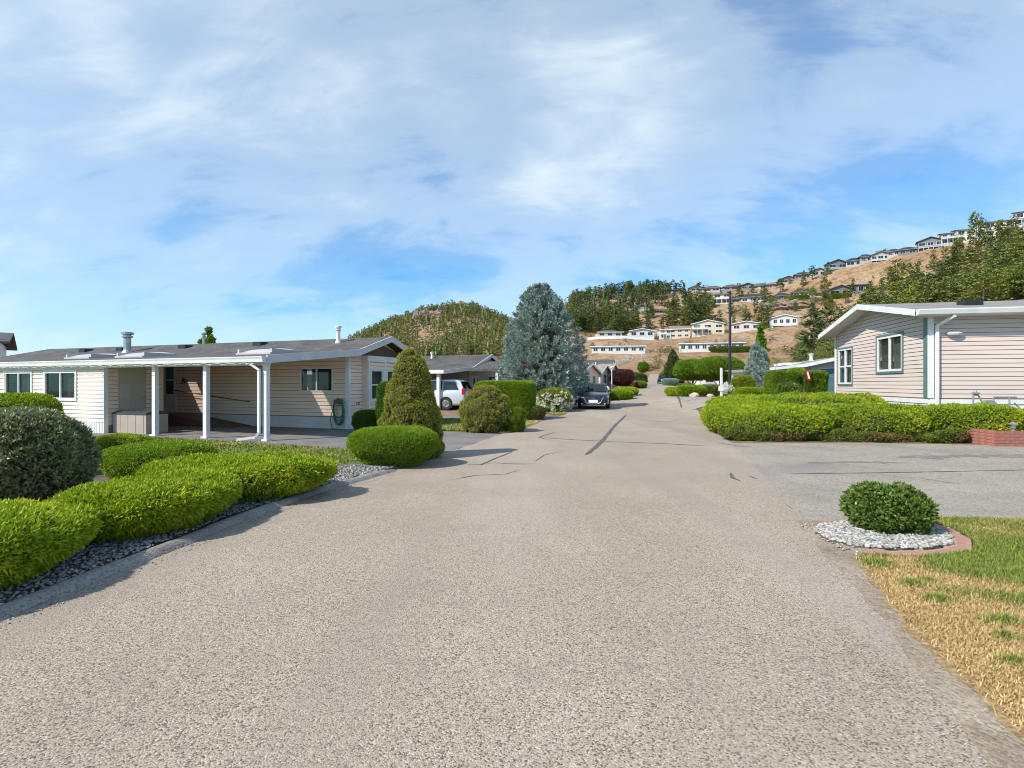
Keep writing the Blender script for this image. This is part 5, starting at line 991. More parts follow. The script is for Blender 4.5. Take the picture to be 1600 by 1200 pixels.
# garden flag with a red maple leaf, lantern
gf_ = empty('garden_flag', (12.98, 13.35, 0), R_(-3), 'white garden flag with a red maple leaf beside the brick planter', 'flag')
mb = MB(); mb.tube([(-.03, 0, 0), (-.03, 0, 1.28), (-.03, 0, 1.30), (.42, 0, 1.30)], .008, 6); mb.build('pole', m_black, gf_)
mb = MB(); vs = []; nx_ = 12
for i in range(nx_ + 1):
    for j in range(2): vs.append((.0 + .40 * i / nx_, .012 * math.sin(i * .9), .70 + .56 * j))
mb.add(vs, [(2 * i, 2 * i + 2, 2 * i + 3, 2 * i + 1) for i in range(nx_)]); mb.build('cloth', mat('flag_white', (.78, .75, .74), .8), gf_)
mb = MB(); leaf = [(0, -.5), (.03, -.2), (.28, -.25), (.22, -.12), (.48, .1), (.40, .15), (.45, .32), (.28, .28), (.25, .36), (.12, .2), (.16, .48), (.08, .42), (0, .6)]
lp = leaf + [(-x, y) for x, y in leaf[-2:0:-1]]; c_ = (.2, .98); n = len(lp)
mb.add([(c_[0] + x * .34, -.018, c_[1] + y * .40) for x, y in lp] + [(c_[0], -.018, c_[1] + .02)], [(i, (i + 1) % n, n) for i in range(n)]); mb.box((.0, -.020, .70), (.40, -.017, .745)); mb.box((.0, -.020, 1.215), (.40, -.017, 1.26)); mb.build('emblem', mat('flag_red', (.55, .03, .03), .8), gf_)
la = empty('garden_lantern', (12.55, 13.62, .38), 0, 'small grey lantern standing on the brick planter', 'lantern')
mb = MB(); mb.lathe([(.06, 0), (.06, .02), (.015, .03), (.015, .06), (.05, .07), (.055, .15), (.11, .16), (.02, .22), (0, .23)], (0, 0, 0), 10); mb.build('body', m_metal, la)
# small flag hanging between the cedar blocks
hf = empty('small_flag', (12.80, 23.75, .58), 0, 'small red and white flag hanging between the two cedar blocks', 'flag')
mb = MB(); mb.tube([(0, 0, 0), (0, 0, 1.58), (.12, -.03, 1.60)], .015, 6); mb.build('pole', m_black, hf)
mb = MB(); mb.add([(0, -.02, 1.56), (.10, -.05, 1.58), (.26, -.02, 1.10), (.10, .0, 1.16)], [(0, 1, 2, 3)]); mb.build('cloth', MATS['flag_red'], hf); mb = MB(); mb.add([(.04, -.05, 1.50), (.10, -.065, 1.50), (.19, -.05, 1.2), (.12, -.045, 1.2)], [(0, 1, 2, 3)]); mb.build('emblem', MATS['flag_white'], hf)

# ------------------------------------------------------------------ other homes along the road
def manuf_home(x, y, rz, Lx, D, eave, rise, wallm, roofm, label, z=None, wins=(), gwins=(), door=None, garage=None, carport=None, step=.2, deck=False):
    """long side faces local -y, gable at local +x end (x from -Lx to 0, y from 0 to D)"""
    z = Hs(x, y) if z is None else z
    root = empty('manufactured_home', (x, y, z - .1), rz, label, 'house')
    def W(o, ang, poly, ops): w_ = Wall(root, o, ang, poly, ops); w_.body(wallm); return w_
    ops = [(Lx + a, Lx + b, c, d) for a, b, c, d in wins]
    f = W((-Lx, 0), 0, [(0, 0), (Lx, 0), (Lx, eave), (0, eave)], ops)
    for o in ops: f.window(*o, trim=m_white, tw=.06, curtain=[(0, .45, m_curt2)])
    g = W((0, 0), math.pi / 2, [(0, 0), (D, 0), (D, eave), (D / 2, eave + rise), (0, eave)], list(gwins))
    for o in gwins: g.window(*o, trim=m_white, tw=.06, kind='hung2', curtain=[(0, 1, m_curt2)])
    if step:
        k = int(eave / step)
        for i in range(1, k):
            for ww, Lw in ((f, Lx), (g, D)):
                for r in minus_openings([(0, i * step), (Lw, i * step), (Lw, i * step + .02), (0, i * step + .02)], ww.ops):
                    if i % 2 == 0: mb = MB(); ww.piece(mb, r, .001, .02); mb.build('siding_lap', wallm, root)
    W((0, D), math.pi, [(0, 0), (Lx, 0), (Lx, eave), (0, eave)], []); W((-Lx, D), -math.pi / 2, [(0, 0), (D, 0), (D, eave), (D / 2, eave + rise), (0, eave)], [])
    o_ = .35; e = eave - o_ * rise / (D / 2) * .5
    solid_top([[(-Lx - o_, -o_, e), (o_, -o_, e), (o_, D / 2, eave + rise + .05), (-Lx - o_, D / 2, eave + rise + .05)], [(-Lx - o_, D / 2, eave + rise + .05), (o_, D / 2, eave + rise + .05), (o_, D + o_, e), (-Lx - o_, D + o_, e)]], .08).build('roof', roofm, root)
    mb = MB()
    for y0, z0, y1, z1 in ((-o_, e, D / 2, eave + rise + .05), (D / 2, eave + rise + .05, D + o_, e)):
        mb.add([(xx, yy, zz) for xx in (o_ + .003, o_ + .045) for yy, zz in ((y0, z0 - .2), (y1, z1 - .2), (y1, z1 + .015), (y0, z0 + .015))], [(0, 1, 2, 3), (7, 6, 5, 4), (0, 4, 5, 1), (1, 5, 6, 2), (2, 6, 7, 3), (3, 7, 4, 0)])
    mb.build('fascia', m_white, root)
    mb = MB(); mb.box((-Lx - o_, -o_ - .1, e - .15), (o_ + .045, -o_ - .003, e + .02)); mb.build('gutter', m_white, root)
    mb = MB(); mb.box((-Lx - .02, -.03, .0), (.03, -.002, .45)); mb.build('skirting', m_skirt, root)
    for (px_, py_) in ((-Lx * .3, D * .4), (-Lx * .7, D * .35)): pipe('roof_vent', px_, py_, eave + rise * py_ / (D / 2), .5, .08, 1.6, root, m_white if px_ > -5 else m_metal)
    if door:
        mb = MB(); f.box(mb, Lx + door, Lx + door + .9, .35, 2.3, .002, .05); d_ = mb.build('door', m_brown, root); mb = MB(); f.box(mb, Lx + door + .75, Lx + door + .8, 1.2, 1.3, .05, .08); mb.build('handle', m_metal, d_)
    return root, f, g
# grey home behind the minivan
h2, f2, g2 = manuf_home(-2.75, 34.2, RL, 13, 6.0, 2.55, .95, m_greige, m_roof, 'grey brown home with a white posted carport behind the silver minivan', z=.1, wins=[(-7, -5.6, 1.1, 2.0)], gwins=[(.6, 1.5, 1.0, 2.0), (3.2, 4.4, .9, 2.1)])
mb = solid_top([[(-13.3, -3.9, 2.32), (.3, -3.9, 2.32), (.3, .2, 2.62), (-13.3, .2, 2.62)]], .1); mb.build('carport_roof', m_roof, h2)
mb = MB(); mb.box((-13.3, -4.0, 2.14), (.36, -3.88, 2.34)); mb.add([(x, y, z) for x in (.303, .345) for y, z in ((-3.9, 2.12), (.1, 2.42), (.1, 2.64), (-3.9, 2.34))], [(0, 1, 2, 3), (7, 6, 5, 4), (0, 4, 5, 1), (1, 5, 6, 2), (2, 6, 7, 3), (3, 7, 4, 0)]); mb.build('fascia', m_white, h2)
for x in (-.1, -4.0, -8): mb = MB(); mb.box((x - .09, -3.8, 0), (x + .09, -3.62, 2.22)); mb.build('post', m_white, h2)
# porch gable with white pillars in front of it
mb = MB()
mb.add([(x, y, z) for x in (.5, 2.3) for y, z in ((-.6, 2.45), (2.1, 3.05), (4.8, 2.45), (4.8, 2.33), (2.1, 2.93), (-.6, 2.33))], [(0, 1, 2, 3, 4, 5), (11, 10, 9, 8, 7, 6), (0, 6, 7, 1), (1, 7, 8, 2), (2, 8, 9, 3), (3, 9, 10, 4), (4, 10, 11, 5), (5, 11, 6, 0)]); mb.build('porch_roof', m_roof, h2)
mb = MB(); mb.add([(x, y, z) for x in (2.303, 2.35) for y, z in ((-.6, 2.32), (2.1, 2.92), (2.1, 3.08), (-.6, 2.48))] + [(x, y, z) for x in (2.303, 2.35) for y, z in ((2.1, 2.92), (4.8, 2.32), (4.8, 2.48), (2.1, 3.08))], [(0, 1, 2, 3), (7, 6, 5, 4), (0, 4, 5, 1), (2, 6, 7, 3), (8, 9, 10, 11), (15, 14, 13, 12), (8, 12, 13, 9), (10, 14, 15, 11)]); mb.build('fascia', m_white, h2)
for y in (-.4, 2.1, 4.6): mb = MB(); mb.box((2.05, y - .08, 0), (2.22, y + .08, 2.4)); mb.build('post', m_white, h2)
# homes beyond the spruce on the left
manuf_home(7.9, 62, R_(-28), 11, 6, 2.4, 1.0, m_cream, m_roofb, 'cream home with brown gabled roof behind the white pickup', wins=[(-3, -1.8, 1, 2)], gwins=[(1.2, 2.2, 1, 2), (3.8, 4.8, 1, 2)], step=0, door=-5)
manuf_home(11.4, 70, R_(-28), 7, 3.4, 2.4, .9, m_greige, m_roofl, 'small grey home with twin gables right of the brown roofed one', wins=[(-3, -2, 1, 2)], gwins=[(1, 2.4, .9, 2.1)], step=0)
manuf_home(13.2, 74, R_(-28), 8, 3.6, 2.5, 1.0, m_greige, m_roofl, 'grey gabled home beside the white street lamp', wins=[], gwins=[(1, 2.6, .8, 2.1)], step=0)
manuf_home(21, 112, R_(-10), 26, 8, 2.9, 1.3, m_cream, m_roof, 'long home whose dark grey roof shows above the nearer gables', z=2.6, wins=[(-2, -1, 1, 2)], gwins=[(2, 3.4, 1, 2)], step=0)
manuf_home(17.5, 96, R_(-12), 22, 7, 2.8, 1.2, m_greige, m_roof, 'second long home with pale grey roof left of the purple tree', z=1.6, wins=[(-2, -1, 1, 2)], gwins=[], step=0)
# home behind the umbrella shaped trees and the blue green home on the right
manuf_home(27.6, 66, R_(-8), 4.6, 6, 2.0, .6, m_white, m_roof, 'white home mostly hidden behind the two umbrella shaped trees', z=.9, wins=[(-4, -3, .9, 1.7), (-2, -1, .9, 1.7)], step=0)
m_bluegrey = mat('blue_grey_siding', (.36, .42, .43), .6, (.32, .38, .39), 2); m_tealdoor = mat('teal_garage', (.07, .15, .18), .5)
hb_ = empty('manufactured_home', (18.05, 33, Hs(18, 33) - .1), RR, 'pale blue grey home with a teal garage door and white fascia behind the cedar blocks', 'house')
wf = Wall(hb_, (0, 0), 0, [(0, 0), (3.3, 0), (3.3, 2.2), (1.65, 2.55), (0, 2.2)], [(.6, 2.9, .02, 1.9)]); wf.body(m_bluegrey)
for k in range(4):
    mb = MB(); wf.box(mb, .6, 2.9, .04 + k * .465, .49 + k * .465, -.05, -.01); mb.build('door_panel', m_tealdoor, hb_)
wl_ = Wall(hb_, (0, 9), -math.pi / 2, [(0, 0), (9, 0), (9, 2.2), (0, 2.2)], [(2, 3.4, 1, 1.9)]); wl_.body(m_bluegrey); wl_.window(2, 3.4, 1, 1.9)
solid_top([[(-.45, -.45, 2.15), (1.65, -.45, 2.62), (1.65, 9.3, 2.62), (-.45, 9.3, 2.15)], [(1.65, -.45, 2.62), (9, -.45, 2.2), (9, 9.3, 2.2), (1.65, 9.3, 2.62)]], .07).build('roof', m_roofl, hb_)
mb = MB()
for a, b, c_, d in ((-.45, 2.15, 1.65, 2.62), (1.65, 2.62, 9, 2.2)): mb.add([(x, y, z) for y in (-.50, -.455) for x, z in ((a, b - .18), (c_, d - .18), (c_, d + .02), (a, b + .02))], [(0, 1, 2, 3), (7, 6, 5, 4), (0, 4, 5, 1), (1, 5, 6, 2), (2, 6, 7, 3), (3, 7, 4, 0)])
mb.box((-.52, -.5, 1.98), (-.455, 9.3, 2.17)); mb.build('fascia', m_white, hb_)
pipe('roof_vent', 1.0, 3, 2.5, .5, .1, 1.6, hb_, m_white)
mb = MB(); mb.box((-.4, 4, 2.24), (.9, 6.6, 2.42)); mb.build('skylight', m_white, hb_)
# white boundary shed on its left
sh = empty('garden_shed', (16.9, 41.5, Hs(17, 41) - .1), RR, 'white shed wall showing left of the blue grey home', 'shed'); mb = MB(); mb.box((0, 0, 0), (1.9, 2.2, 2.0)); mb.build('wall', m_white, sh); solid_top([[(-.2, -.2, 2.0), (2.1, -.2, 2.1), (2.1, 2.4, 2.3), (-.2, 2.4, 2.2)]], .06).build('roof', m_roofl, sh)
# corner of a house at the far left
hl = empty('neighbour_house', (-27.9, 29.5, 0), R_(40), 'white house corner with a grey roof at the far left beyond the cream home', 'house')
wn = Wall(hl, (-9, 0), 0, [(0, 0), (9, 0), (9, 3.9), (0, 3.9)], [(6.4, 7.6, 2.9, 3.6)]); wn.body(m_white); wn.window(6.4, 7.6, 2.9, 3.6)
wn = Wall(hl, (0, 0), math.pi / 2, [(0, 0), (7, 0), (7, 3.9), (0, 3.9)], []); wn.body(m_white)
solid_top([[(-9.4, -.5, 3.85), (.5, -.5, 3.85), (.5, 3.5, 4.6), (-9.4, 3.5, 4.6)], [(-9.4, 3.5, 4.6), (.5, 3.5, 4.6), (.5, 7.5, 3.85), (-9.4, 7.5, 3.85)]], .12).build('roof', m_roof, hl)

# ------------------------------------------------------------------ vehicles
def carpaint(name, col, metal=.0): return mat(name, col, .28, metal=metal, coat=1)
m_navy = carpaint('navy_paint', (.012, .017, .03), .3); m_silver = carpaint('silver_paint', (.62, .65, .68), .2); m_wpaint = carpaint('white_car_paint', (.75, .76, .77)); m_dgreen = carpaint('dark_lower_paint', (.012, .016, .014)); m_redp = carpaint('red_paint', (.50, .02, .025)); m_blackp = carpaint('black_paint', (.012, .012, .013))
m_tail = mat('tail_lamp', (.45, .015, .02), .2); m_lampg = mat('head_lamp', (.55, .58, .6), .1, metal=.4); m_plate = mat('licence_plate', (.8, .8, .82), .4)
def vehicle(name, x, y, rz, label, paint, Lg, Wd, body, roof, glass_st, wheels, wr=.32, lower=None, front=True, rear=True, cat='car', grille=None, boxbed=None, tailv=False):
    """body: [(x, half width, z sill, z belt)]; roof: [(x, half width at belt, half width at roof, z roof)]; nose at +x"""
    z0 = Hs(x, y) + .02 + .04 * float(sm((y - 25) / 20)); root = empty(name, (x, y, z0), rz, label, cat)
    def loft(rings, m, nm, cap=True, smooth=True, parent=root):
        mb = MB(); n = len(rings[0]); vs = [p_ for r in rings for p_ in r]
        fs = [(i * n + j, i * n + (j + 1) % n, (i + 1) * n + (j + 1) % n, (i + 1) * n + j) for i in range(len(rings) - 1) for j in range(n)]
        if cap: fs += [tuple(range(n)), tuple(range((len(rings) - 1) * n, len(rings) * n))[::-1]]
        mb.add(vs, fs); o = link(nm, mb.mesh(nm, smooth=smooth), m, parent)
        mod = o.modifiers.new('bevel', 'BEVEL'); mod.width = .03; mod.segments = 2; mod.limit_method = 'ANGLE'; mod.angle_limit = R_(35)
        return o
    rings = []
    for (bx, hw, zs, zb) in body:
        zm = zs + (zb - zs) * .45
        rings.append([(bx, -hw * .90, zs), (bx, -hw, zs + .10), (bx, -hw * 1.0, zm), (bx, -hw * .97, zb - .08), (bx, -hw * .88, zb), (bx, 0, zb + .035), (bx, hw * .88, zb), (bx, hw * .97, zb - .08), (bx, hw, zm), (bx, hw, zs + .10), (bx, hw * .90, zs)])
    bo = loft(rings, paint, 'body')
    rr = [[(bx, -w1, zb_), (bx, -w2, zr_), (bx, 0, zr_ + .03), (bx, w2, zr_), (bx, w1, zb_)] for (bx, w1, w2, zb_, zr_) in roof]
    loft(rr, paint, 'cabin', smooth=False)
    if lower: mb = MB(); [mb.box(*b_) for b_ in lower]; mb.build('lower_panel', m_dgreen, root)
    for q in glass_st:                      # glass quads slightly proud of the cabin
        mb = MB(); mb.add(q, [tuple(range(len(q)))]); mb.build('window', MATS['tinted_glass'], root)
        if all(abs(p_[1]) > .2 for p_ in q) and (all(p_[1] > 0 for p_ in q) or all(p_[1] < 0 for p_ in q)):
            mb = MB(); mb.add([(a, -b, c_) for a, b, c_ in q], [tuple(range(len(q)))]); mb.build('window', MATS['tinted_glass'], root)
    hwx = max(b_[1] for b_ in body)
    for wx in wheels:
        for s in (-1, 1):
            mb = MB(); mb.lathe([(wr * .62, -.10), (wr * .95, -.11), (wr, -.08), (wr, .08), (wr * .95, .11), (wr * .62, .10)], (wx, s * (hwx - .085), wr), 22, axis='y'); t_ = link('wheel', mb.mesh(smooth=False), m_rubber, root)
            mb = MB(); mb.lathe([(wr * .66, -.0), (wr * .60, .012 * s), (0, -.01 * s)], (wx, s * (hwx + .005), wr), 22, axis='y'); mb.cyl((wx, s * (hwx - .02), wr), (wx, s * (hwx + .03), wr), .05, .05, 10)
            for k in range(5):
                a = k * 2 * math.pi / 5 + .3; mb.bar((wx, s * (hwx + .015), wr), (wx + math.cos(a) * wr * .60, s * (hwx + .015), wr + math.sin(a) * wr * .60), .06, .03)
            mb.build('rim', m_metal, t_)
            mb = MB(); mb.lathe([(wr * 1.14, 0), (0, .0)], (wx, s * (hwx + .004), wr * 1.02), 22, axis='y'); mb.build('wheel_arch', m_black, root)
    return root
def mirror(root, x, y, z, m):
    for s in (-1, 1): mb = MB(); mb.lathe([(0, -.12), (.07, -.1), (.08, 0), (.06, .08), (0, .1)], (x, s * y, z), 10, axis='y', sc=(1, .8)); mb.build('mirror', m, root)
# navy hatchback, nose towards the camera
cx_, cy_ = 5.05, 33.2; rz = math.atan2(-1, -.19)
nv_ = vehicle('parked_car', cx_, cy_, rz, 'dark navy hatchback parked facing the camera at the left road edge', m_navy, 4.3, 1.78,
    [(2.2, .55, .30, .62), (2.12, .78, .22, .70), (1.85, .87, .19, .82), (1.3, .89, .19, .92), (.75, .89, .19, .97), (-.5, .89, .19, .98), (-1.6, .88, .2, 1.0), (-2.0, .82, .24, 1.0), (-2.15, .7, .32, .9)],
    [(.95, .78, .76, .90, .96), (.15, .80, .62, .9, 1.40), (-.4, .8, .64, .9, 1.45), (-1.2, .79, .62, .9, 1.42), (-2.0, .74, .56, .9, 1.1)],
    [[(.93, -.70, 1.00), (.93, .70, 1.00), (.20, .575, 1.40), (.20, -.575, 1.40)], [(.70, .795, 1.02), (.0, .655, 1.38), (-.45, .655, 1.41), (-.45, .81, 1.02)], [(-.5, .81, 1.02), (-.5, .655, 1.41), (-1.25, .64, 1.38), (-1.6, .77, 1.06)]], (1.38, -1.32))
mb = MB(); mb.add([(2.225, y, z) for y, z in ((-.50, .64), (.50, .64), (.40, .38), (.25, .30), (-.25, .30), (-.40, .38))] + [(2.10, y, z) for y, z in ((-.50, .64), (.50, .64), (.40, .38), (.25, .30), (-.25, .30), (-.40, .38))], [tuple(range(6))] + [(i, (i + 1) % 6, 6 + (i + 1) % 6, 6 + i) for i in range(6)]); mb.build('grille', m_black, nv_)
mb = MB(); mb.tube([(2.235, -.53, .62), (2.24, -.42, .38), (2.245, -.26, .295), (2.245, .26, .295), (2.24, .42, .38), (2.235, .53, .62)], .022, 6); mb.build('chrome_trim', m_chrome, nv_)
mb = MB(); mb.lathe([(.085, 0), (.075, .01), (.065, 0)], (2.23, 0, .575), 16, axis='x', sc=(.7, 1)); mb.tube([(2.24, -.08, .60), (2.245, -.03, .56), (2.245, 0, .575), (2.245, .03, .56), (2.24, .08, .60)], .01, 5); mb.build('emblem', m_chrome, nv_)
for s in (-1, 1):
    mb = MB(); mb.add([(2.20, s * .52, .68), (1.98, s * .80, .74), (1.80, s * .885, .76), (1.96, s * .86, .66), (2.15, s * .62, .60)], [(0, 1, 2, 3, 4)]); mb.build('headlight', m_lampg, nv_); mb = MB(); mb.cyl((2.12, s * .66, .30), (2.19, s * .64, .30), .05); mb.build('fog_lamp', m_lampg, nv_)
mb = MB(); mb.box((2.245, -.26, .36), (2.26, .26, .52)); mb.build('licence_plate', m_plate, nv_); mb = MB(); mb.bar((2.20, -.66, .215), (2.20, .66, .215), .03, .02); mb.build('bumper_lip', m_metal, nv_); mirror(nv_, .62, .93, 1.03, m_navy)
# silver minivan, tail towards the right
vx, vy = XP(655, 31.8), 31.8
mv = vehicle('parked_minivan', vx + .45, vy + .2, math.pi + R_(-13), 'silver minivan with dark windows parked under the grey home\'s carport', m_silver, 5.1, 1.95,
    [(2.55, .6, .32, .70), (2.4, .88, .24, .85), (1.9, .96, .2, .98), (1.2, .98, .2, 1.05), (-1.5, .98, .2, 1.08), (-2.35, .96, .24, 1.08), (-2.55, .90, .34, 1.05)],
    [(1.5, .86, .82, 1.0, 1.08), (.6, .88, .70, 1.0, 1.62), (.2, .88, .72, 1.0, 1.70), (-1.9, .88, .72, 1.0, 1.70), (-2.25, .86, .68, 1.0, 1.62), (-2.52, .84, .80, 1.0, 1.10)],
    [[(-2.50, -.72, 1.16), (-2.50, .72, 1.16), (-2.29, .64, 1.58), (-2.29, -.64, 1.58)], [(-1.3, .895, 1.12), (-1.3, .76, 1.60), (-1.98, .755, 1.58), (-2.2, .88, 1.14)], [(-.2, .895, 1.12), (-.2, .76, 1.62), (-1.22, .76, 1.62), (-1.22, .895, 1.12)], [(.85, .88, 1.12), (.45, .76, 1.60), (-.12, .76, 1.62), (-.12, .895, 1.12)]], (1.6, -1.5), .34, cat='van')
for s in (-1, 1): mb = MB(); mb.box((-2.585, s * .80 - .10, .86), (-2.42, s * .80 + .175 * (1 if s > 0 else 1) - .04, 1.20)); mb.build('tail_light', m_tail, mv)
mb = MB(); mb.box((-2.60, -.26, .74), (-2.565, .26, .88)); mb.build('licence_plate', m_plate, mv); mb = MB(); mb.box((-2.62, -.85, .34), (-2.5, .85, .56)); mb.build('bumper', m_silver, mv); mirror(mv, 1.15, 1.02, 1.12, m_silver)
# white over dark pickup, side on behind the hatchback
pk = vehicle('parked_pickup', 5.0, 42.5, R_(-12), 'white topped pickup with dark lower sides standing behind the navy hatchback', m_wpaint, 5.2, 1.9,
    [(2.6, .80, .5, .95), (2.45, .9, .42, 1.08), (1.4, .94, .40, 1.16), (.9, .94, .40, 1.18), (-2.5, .94, .42, 1.18), (-2.6, .92, .5, 1.15)],
    [(1.15, .86, .82, 1.1, 1.2), (.45, .86, .70, 1.1, 1.78), (-.6, .86, .72, 1.1, 1.80), (-.95, .86, .76, 1.1, 1.2)],
    [[(1.13, -.76, 1.26), (1.13, .76, 1.26), (.50, .66, 1.74), (.50, -.66, 1.74)], [(.95, .875, 1.22), (.42, .745, 1.70), (-.05, .745, 1.71), (-.05, .885, 1.22)], [(-.1, .885, 1.22), (-.1, .745, 1.71), (-.58, .745, 1.71), (-.75, .875, 1.22)]], (1.65, -1.6), .38, lower=[((-2.55, -.955, .45), (2.4, -.942, .98)), ((-2.55, .942, .45), (2.4, .955, .98))], cat='pickup'); mirror(pk, .9, 1.02, 1.25, m_wpaint)
# small far cars
for (nm, x, y, rz, lb, pt) in [('parked_car', 16.0, 74.5, R_(62), 'red car half hidden by shrubs near the purple leaved tree', m_redp), ('parked_car', XP(1035, 100), 100, R_(75), 'black car parked at the right edge of the road near its top', m_blackp)]:
    c_ = vehicle(nm, x, y, rz, lb, pt, 4.3, 1.78, [(2.15, .7, .3, .7), (1.9, .87, .2, .85), (.8, .89, .2, .98), (-1.6, .88, .2, 1.02), (-2.1, .8, .3, .98)], [(.95, .78, .76, .9, .98), (.15, .8, .64, .9, 1.48), (-1.6, .79, .64, .9, 1.5), (-2.05, .76, .7, .9, 1.05)],
        [[(-2.04, -.66, 1.08), (-2.04, .66, 1.08), (-1.68, .58, 1.44), (-1.68, -.58, 1.44)], [(.7, .80, 1.04), (.05, .68, 1.42), (-1.5, .68, 1.44), (-1.7, .79, 1.06)]], (1.35, -1.3))
    for s in (-1, 1): mb = MB(); mb.box((-2.14, s * .68 - .1, .78), (-2.0, s * .68 + .1, .92)); mb.build('tail_light', m_tail, c_)
    mb = MB(); mb.box((-2.16, -.25, .6), (-2.12, .25, .74)); mb.build('licence_plate', m_plate, c_)

# ------------------------------------------------------------------ posts, lamps, small trees along the road
lp_ = empty('lamp_post', (XP(1140.5, 36), 36, Hs(14.4, 36)), 0, 'tall black lamp pole rising from behind the yellow shrub', 'lamp post')
mb = MB(); mb.cyl((0, 0, -.1), (0, 0, 6.9), .11, .065, 12); mb.cyl((0, 0, -.05), (0, 0, .5), .16, .15, 12); mb.build('pole', m_black, lp_)
mb = MB(); mb.cyl((0, 0, 6.9), (0, 0, 7.02), .085, .07, 12); mb.box((-.2, -.07, 6.93), (.04, .07, 6.99)); mb.build('lamp_head', m_black, lp_)
wl2 = empty('street_lamp', (XP(956, 68), 68, Hs(12.5, 68)), 0, 'slim white street lamp with a round globe left of the purple tree', 'street lamp')
mb = MB(); mb.cyl((0, 0, 0), (0, 0, 2.7), .07, .05, 8); mb.build('post', m_white, wl2); mb = MB(); mb.lathe([(0, -.18), (.13, -.12), (.18, 0), (.13, .12), (0, .18)], (0, 0, 2.85), 12); mb.build('globe', m_white, wl2)
sp = empty('sign_post', (XP(1127, 31), 31, Hs(11.9, 31)), 0, 'white post with a small white box and flower sprays before the black pole', 'post')
mb = MB(); mb.box((-.055, -.055, 0), (.055, .055, 1.75)); mb.lathe([(.08, 0), (.08, .03), (0, .07)], (0, 0, 1.75), 4); mb.build('post', m_white, sp); mb = MB(); mb.box((-.12, -.10, .5), (.13, .10, .78)); mb.build('box', m_white, sp)
Pf = rng.normal(0, .14, (260, 3)) * [1.3, .8, .8] + [.32, 0, .68]; Vf, tf = leafquads(Pf, rng.normal(size=Pf.shape), .07, .06); link('flowers', qmesh('flowers', Vf, np.arange(len(Vf)).reshape(-1, 4), attrs={'tip': tf}), lf_flower, sp, 'stuff')
def topiary(name, x, y, r_, zb, h, lm, lb, n=5000, ln=.2, wd=.08, tr=.1, flat=.75, cat='tree', y_r=None, e=.6, multi=0):
    z = Hs(x, y); s_ = Surf((x, y, z), (r_, y_r or r_), h, .7, e, low=-.9, lump=.06, lumpf=3, seed=int(abs(x) * 11), under=.45, foot=.35); s_.V[:, 2] += zb
    root = shrub(name, s_, n, ln, wd, lm, lb, cat, k=4, spread=.6, core=.1, depth=.1)
    mb = MB(); mb.cyl((0, 0, -.1), (0, 0, zb + h * .4), tr, tr * .8, 8)
    for k in range(multi): a = k * 2.1 + .4; mb.cyl((0, 0, zb * .5), (math.cos(a) * r_ * .5, math.sin(a) * r_ * .5, zb + h * .25), tr * .6, tr * .3, 6)
    mb.build('trunk', m_bark, root); return root
topiary('umbrella_tree', XP(1082, 54), 54, 1.8, 1.5, 1.85, lf_thuja, 'umbrella clipped round tree on a dark trunk nearer the road', 9000, multi=4, cat='tree')
topiary('umbrella_tree', XP(1125, 52), 52, 2.25, 1.5, 2.1, lf_thuja, 'wider umbrella clipped tree behind the black lamp pole', 10000, multi=4)
topiary('purple_tree', XP(972, 72), 72, 1.5, .5, 2.0, lf_purple, 'dark purple leaved small tree beside the white street lamp', 4500)
topiary('ball_tree', XP(1005, 88), 88, .8, 2.2, 1.5, lf_thuja, 'ball clipped tree top on a stem at the left of the upper road', 2500)
topiary('ball_shrub', XP(1001, 84), 84, 1.0, .2, 1.7, lf_pined, 'dark round shrub below the ball clipped tree', 2500, cat='shrub')
topiary('round_shrub', XP(992, 90), 90, 1.2, .1, 1.9, lf_dec, 'green round shrub left of the ball clipped tree', 2500, cat='shrub')
for (x, y, ax, h_, lm, lb) in [(XP(965, 45), 44, (1.0, 1.6), .75, lf_jung, 'bright green low juniper at the left kerb beyond the hatchback'), (XP(978, 53), 53, (1.1, 2.2), .75, lf_jun, 'second bright low juniper at the left kerb beyond the hatchback'), (XP(998, 76), 76, (1.0, 2.), .9, lf_boxg, 'low green shrub below the red car'),
        (XP(1063, 48), 48.5, (1.1, 1.3), .85, lf_jun, 'low yellow green juniper at the right kerb, farther of two'), (XP(1083, 41), 41.5, (1.05, .9), .85, lf_jung, 'low green juniper with browned foot at the right kerb, nearer of two'),
        (XP(1047, 88), 88, (1.3, 1.2), 1.1, lf_blue, 'grey blue low spruce behind the black car'), (XP(1047, 106), 106, (2.2, 1), 2.2, lf_thuja, 'green hedge below the dark round conifer'), (XP(1055, 70), 66, (.9, 1.4), .8, lf_brown, 'reddish low shrub behind the right kerb junipers'),
        (XP(1108, 47), 47, (1.1, .8), 1.0, lf_dec, 'loose green shrub under the umbrella trees'), (XP(925, 58), 58, (1.8, .8), .8, lf_boxg, 'green shrub in front of the cream gabled home')]:
    shrub('low_shrub', Surf((x, y, Hs(x, y)), ax, h_, .6, .5, lump=.03, seed=int(abs(x * 3)), nu_=40, nv=20), 4000, .14, .05, lm, lb, 'shrub', None, k=3, spread=.5)
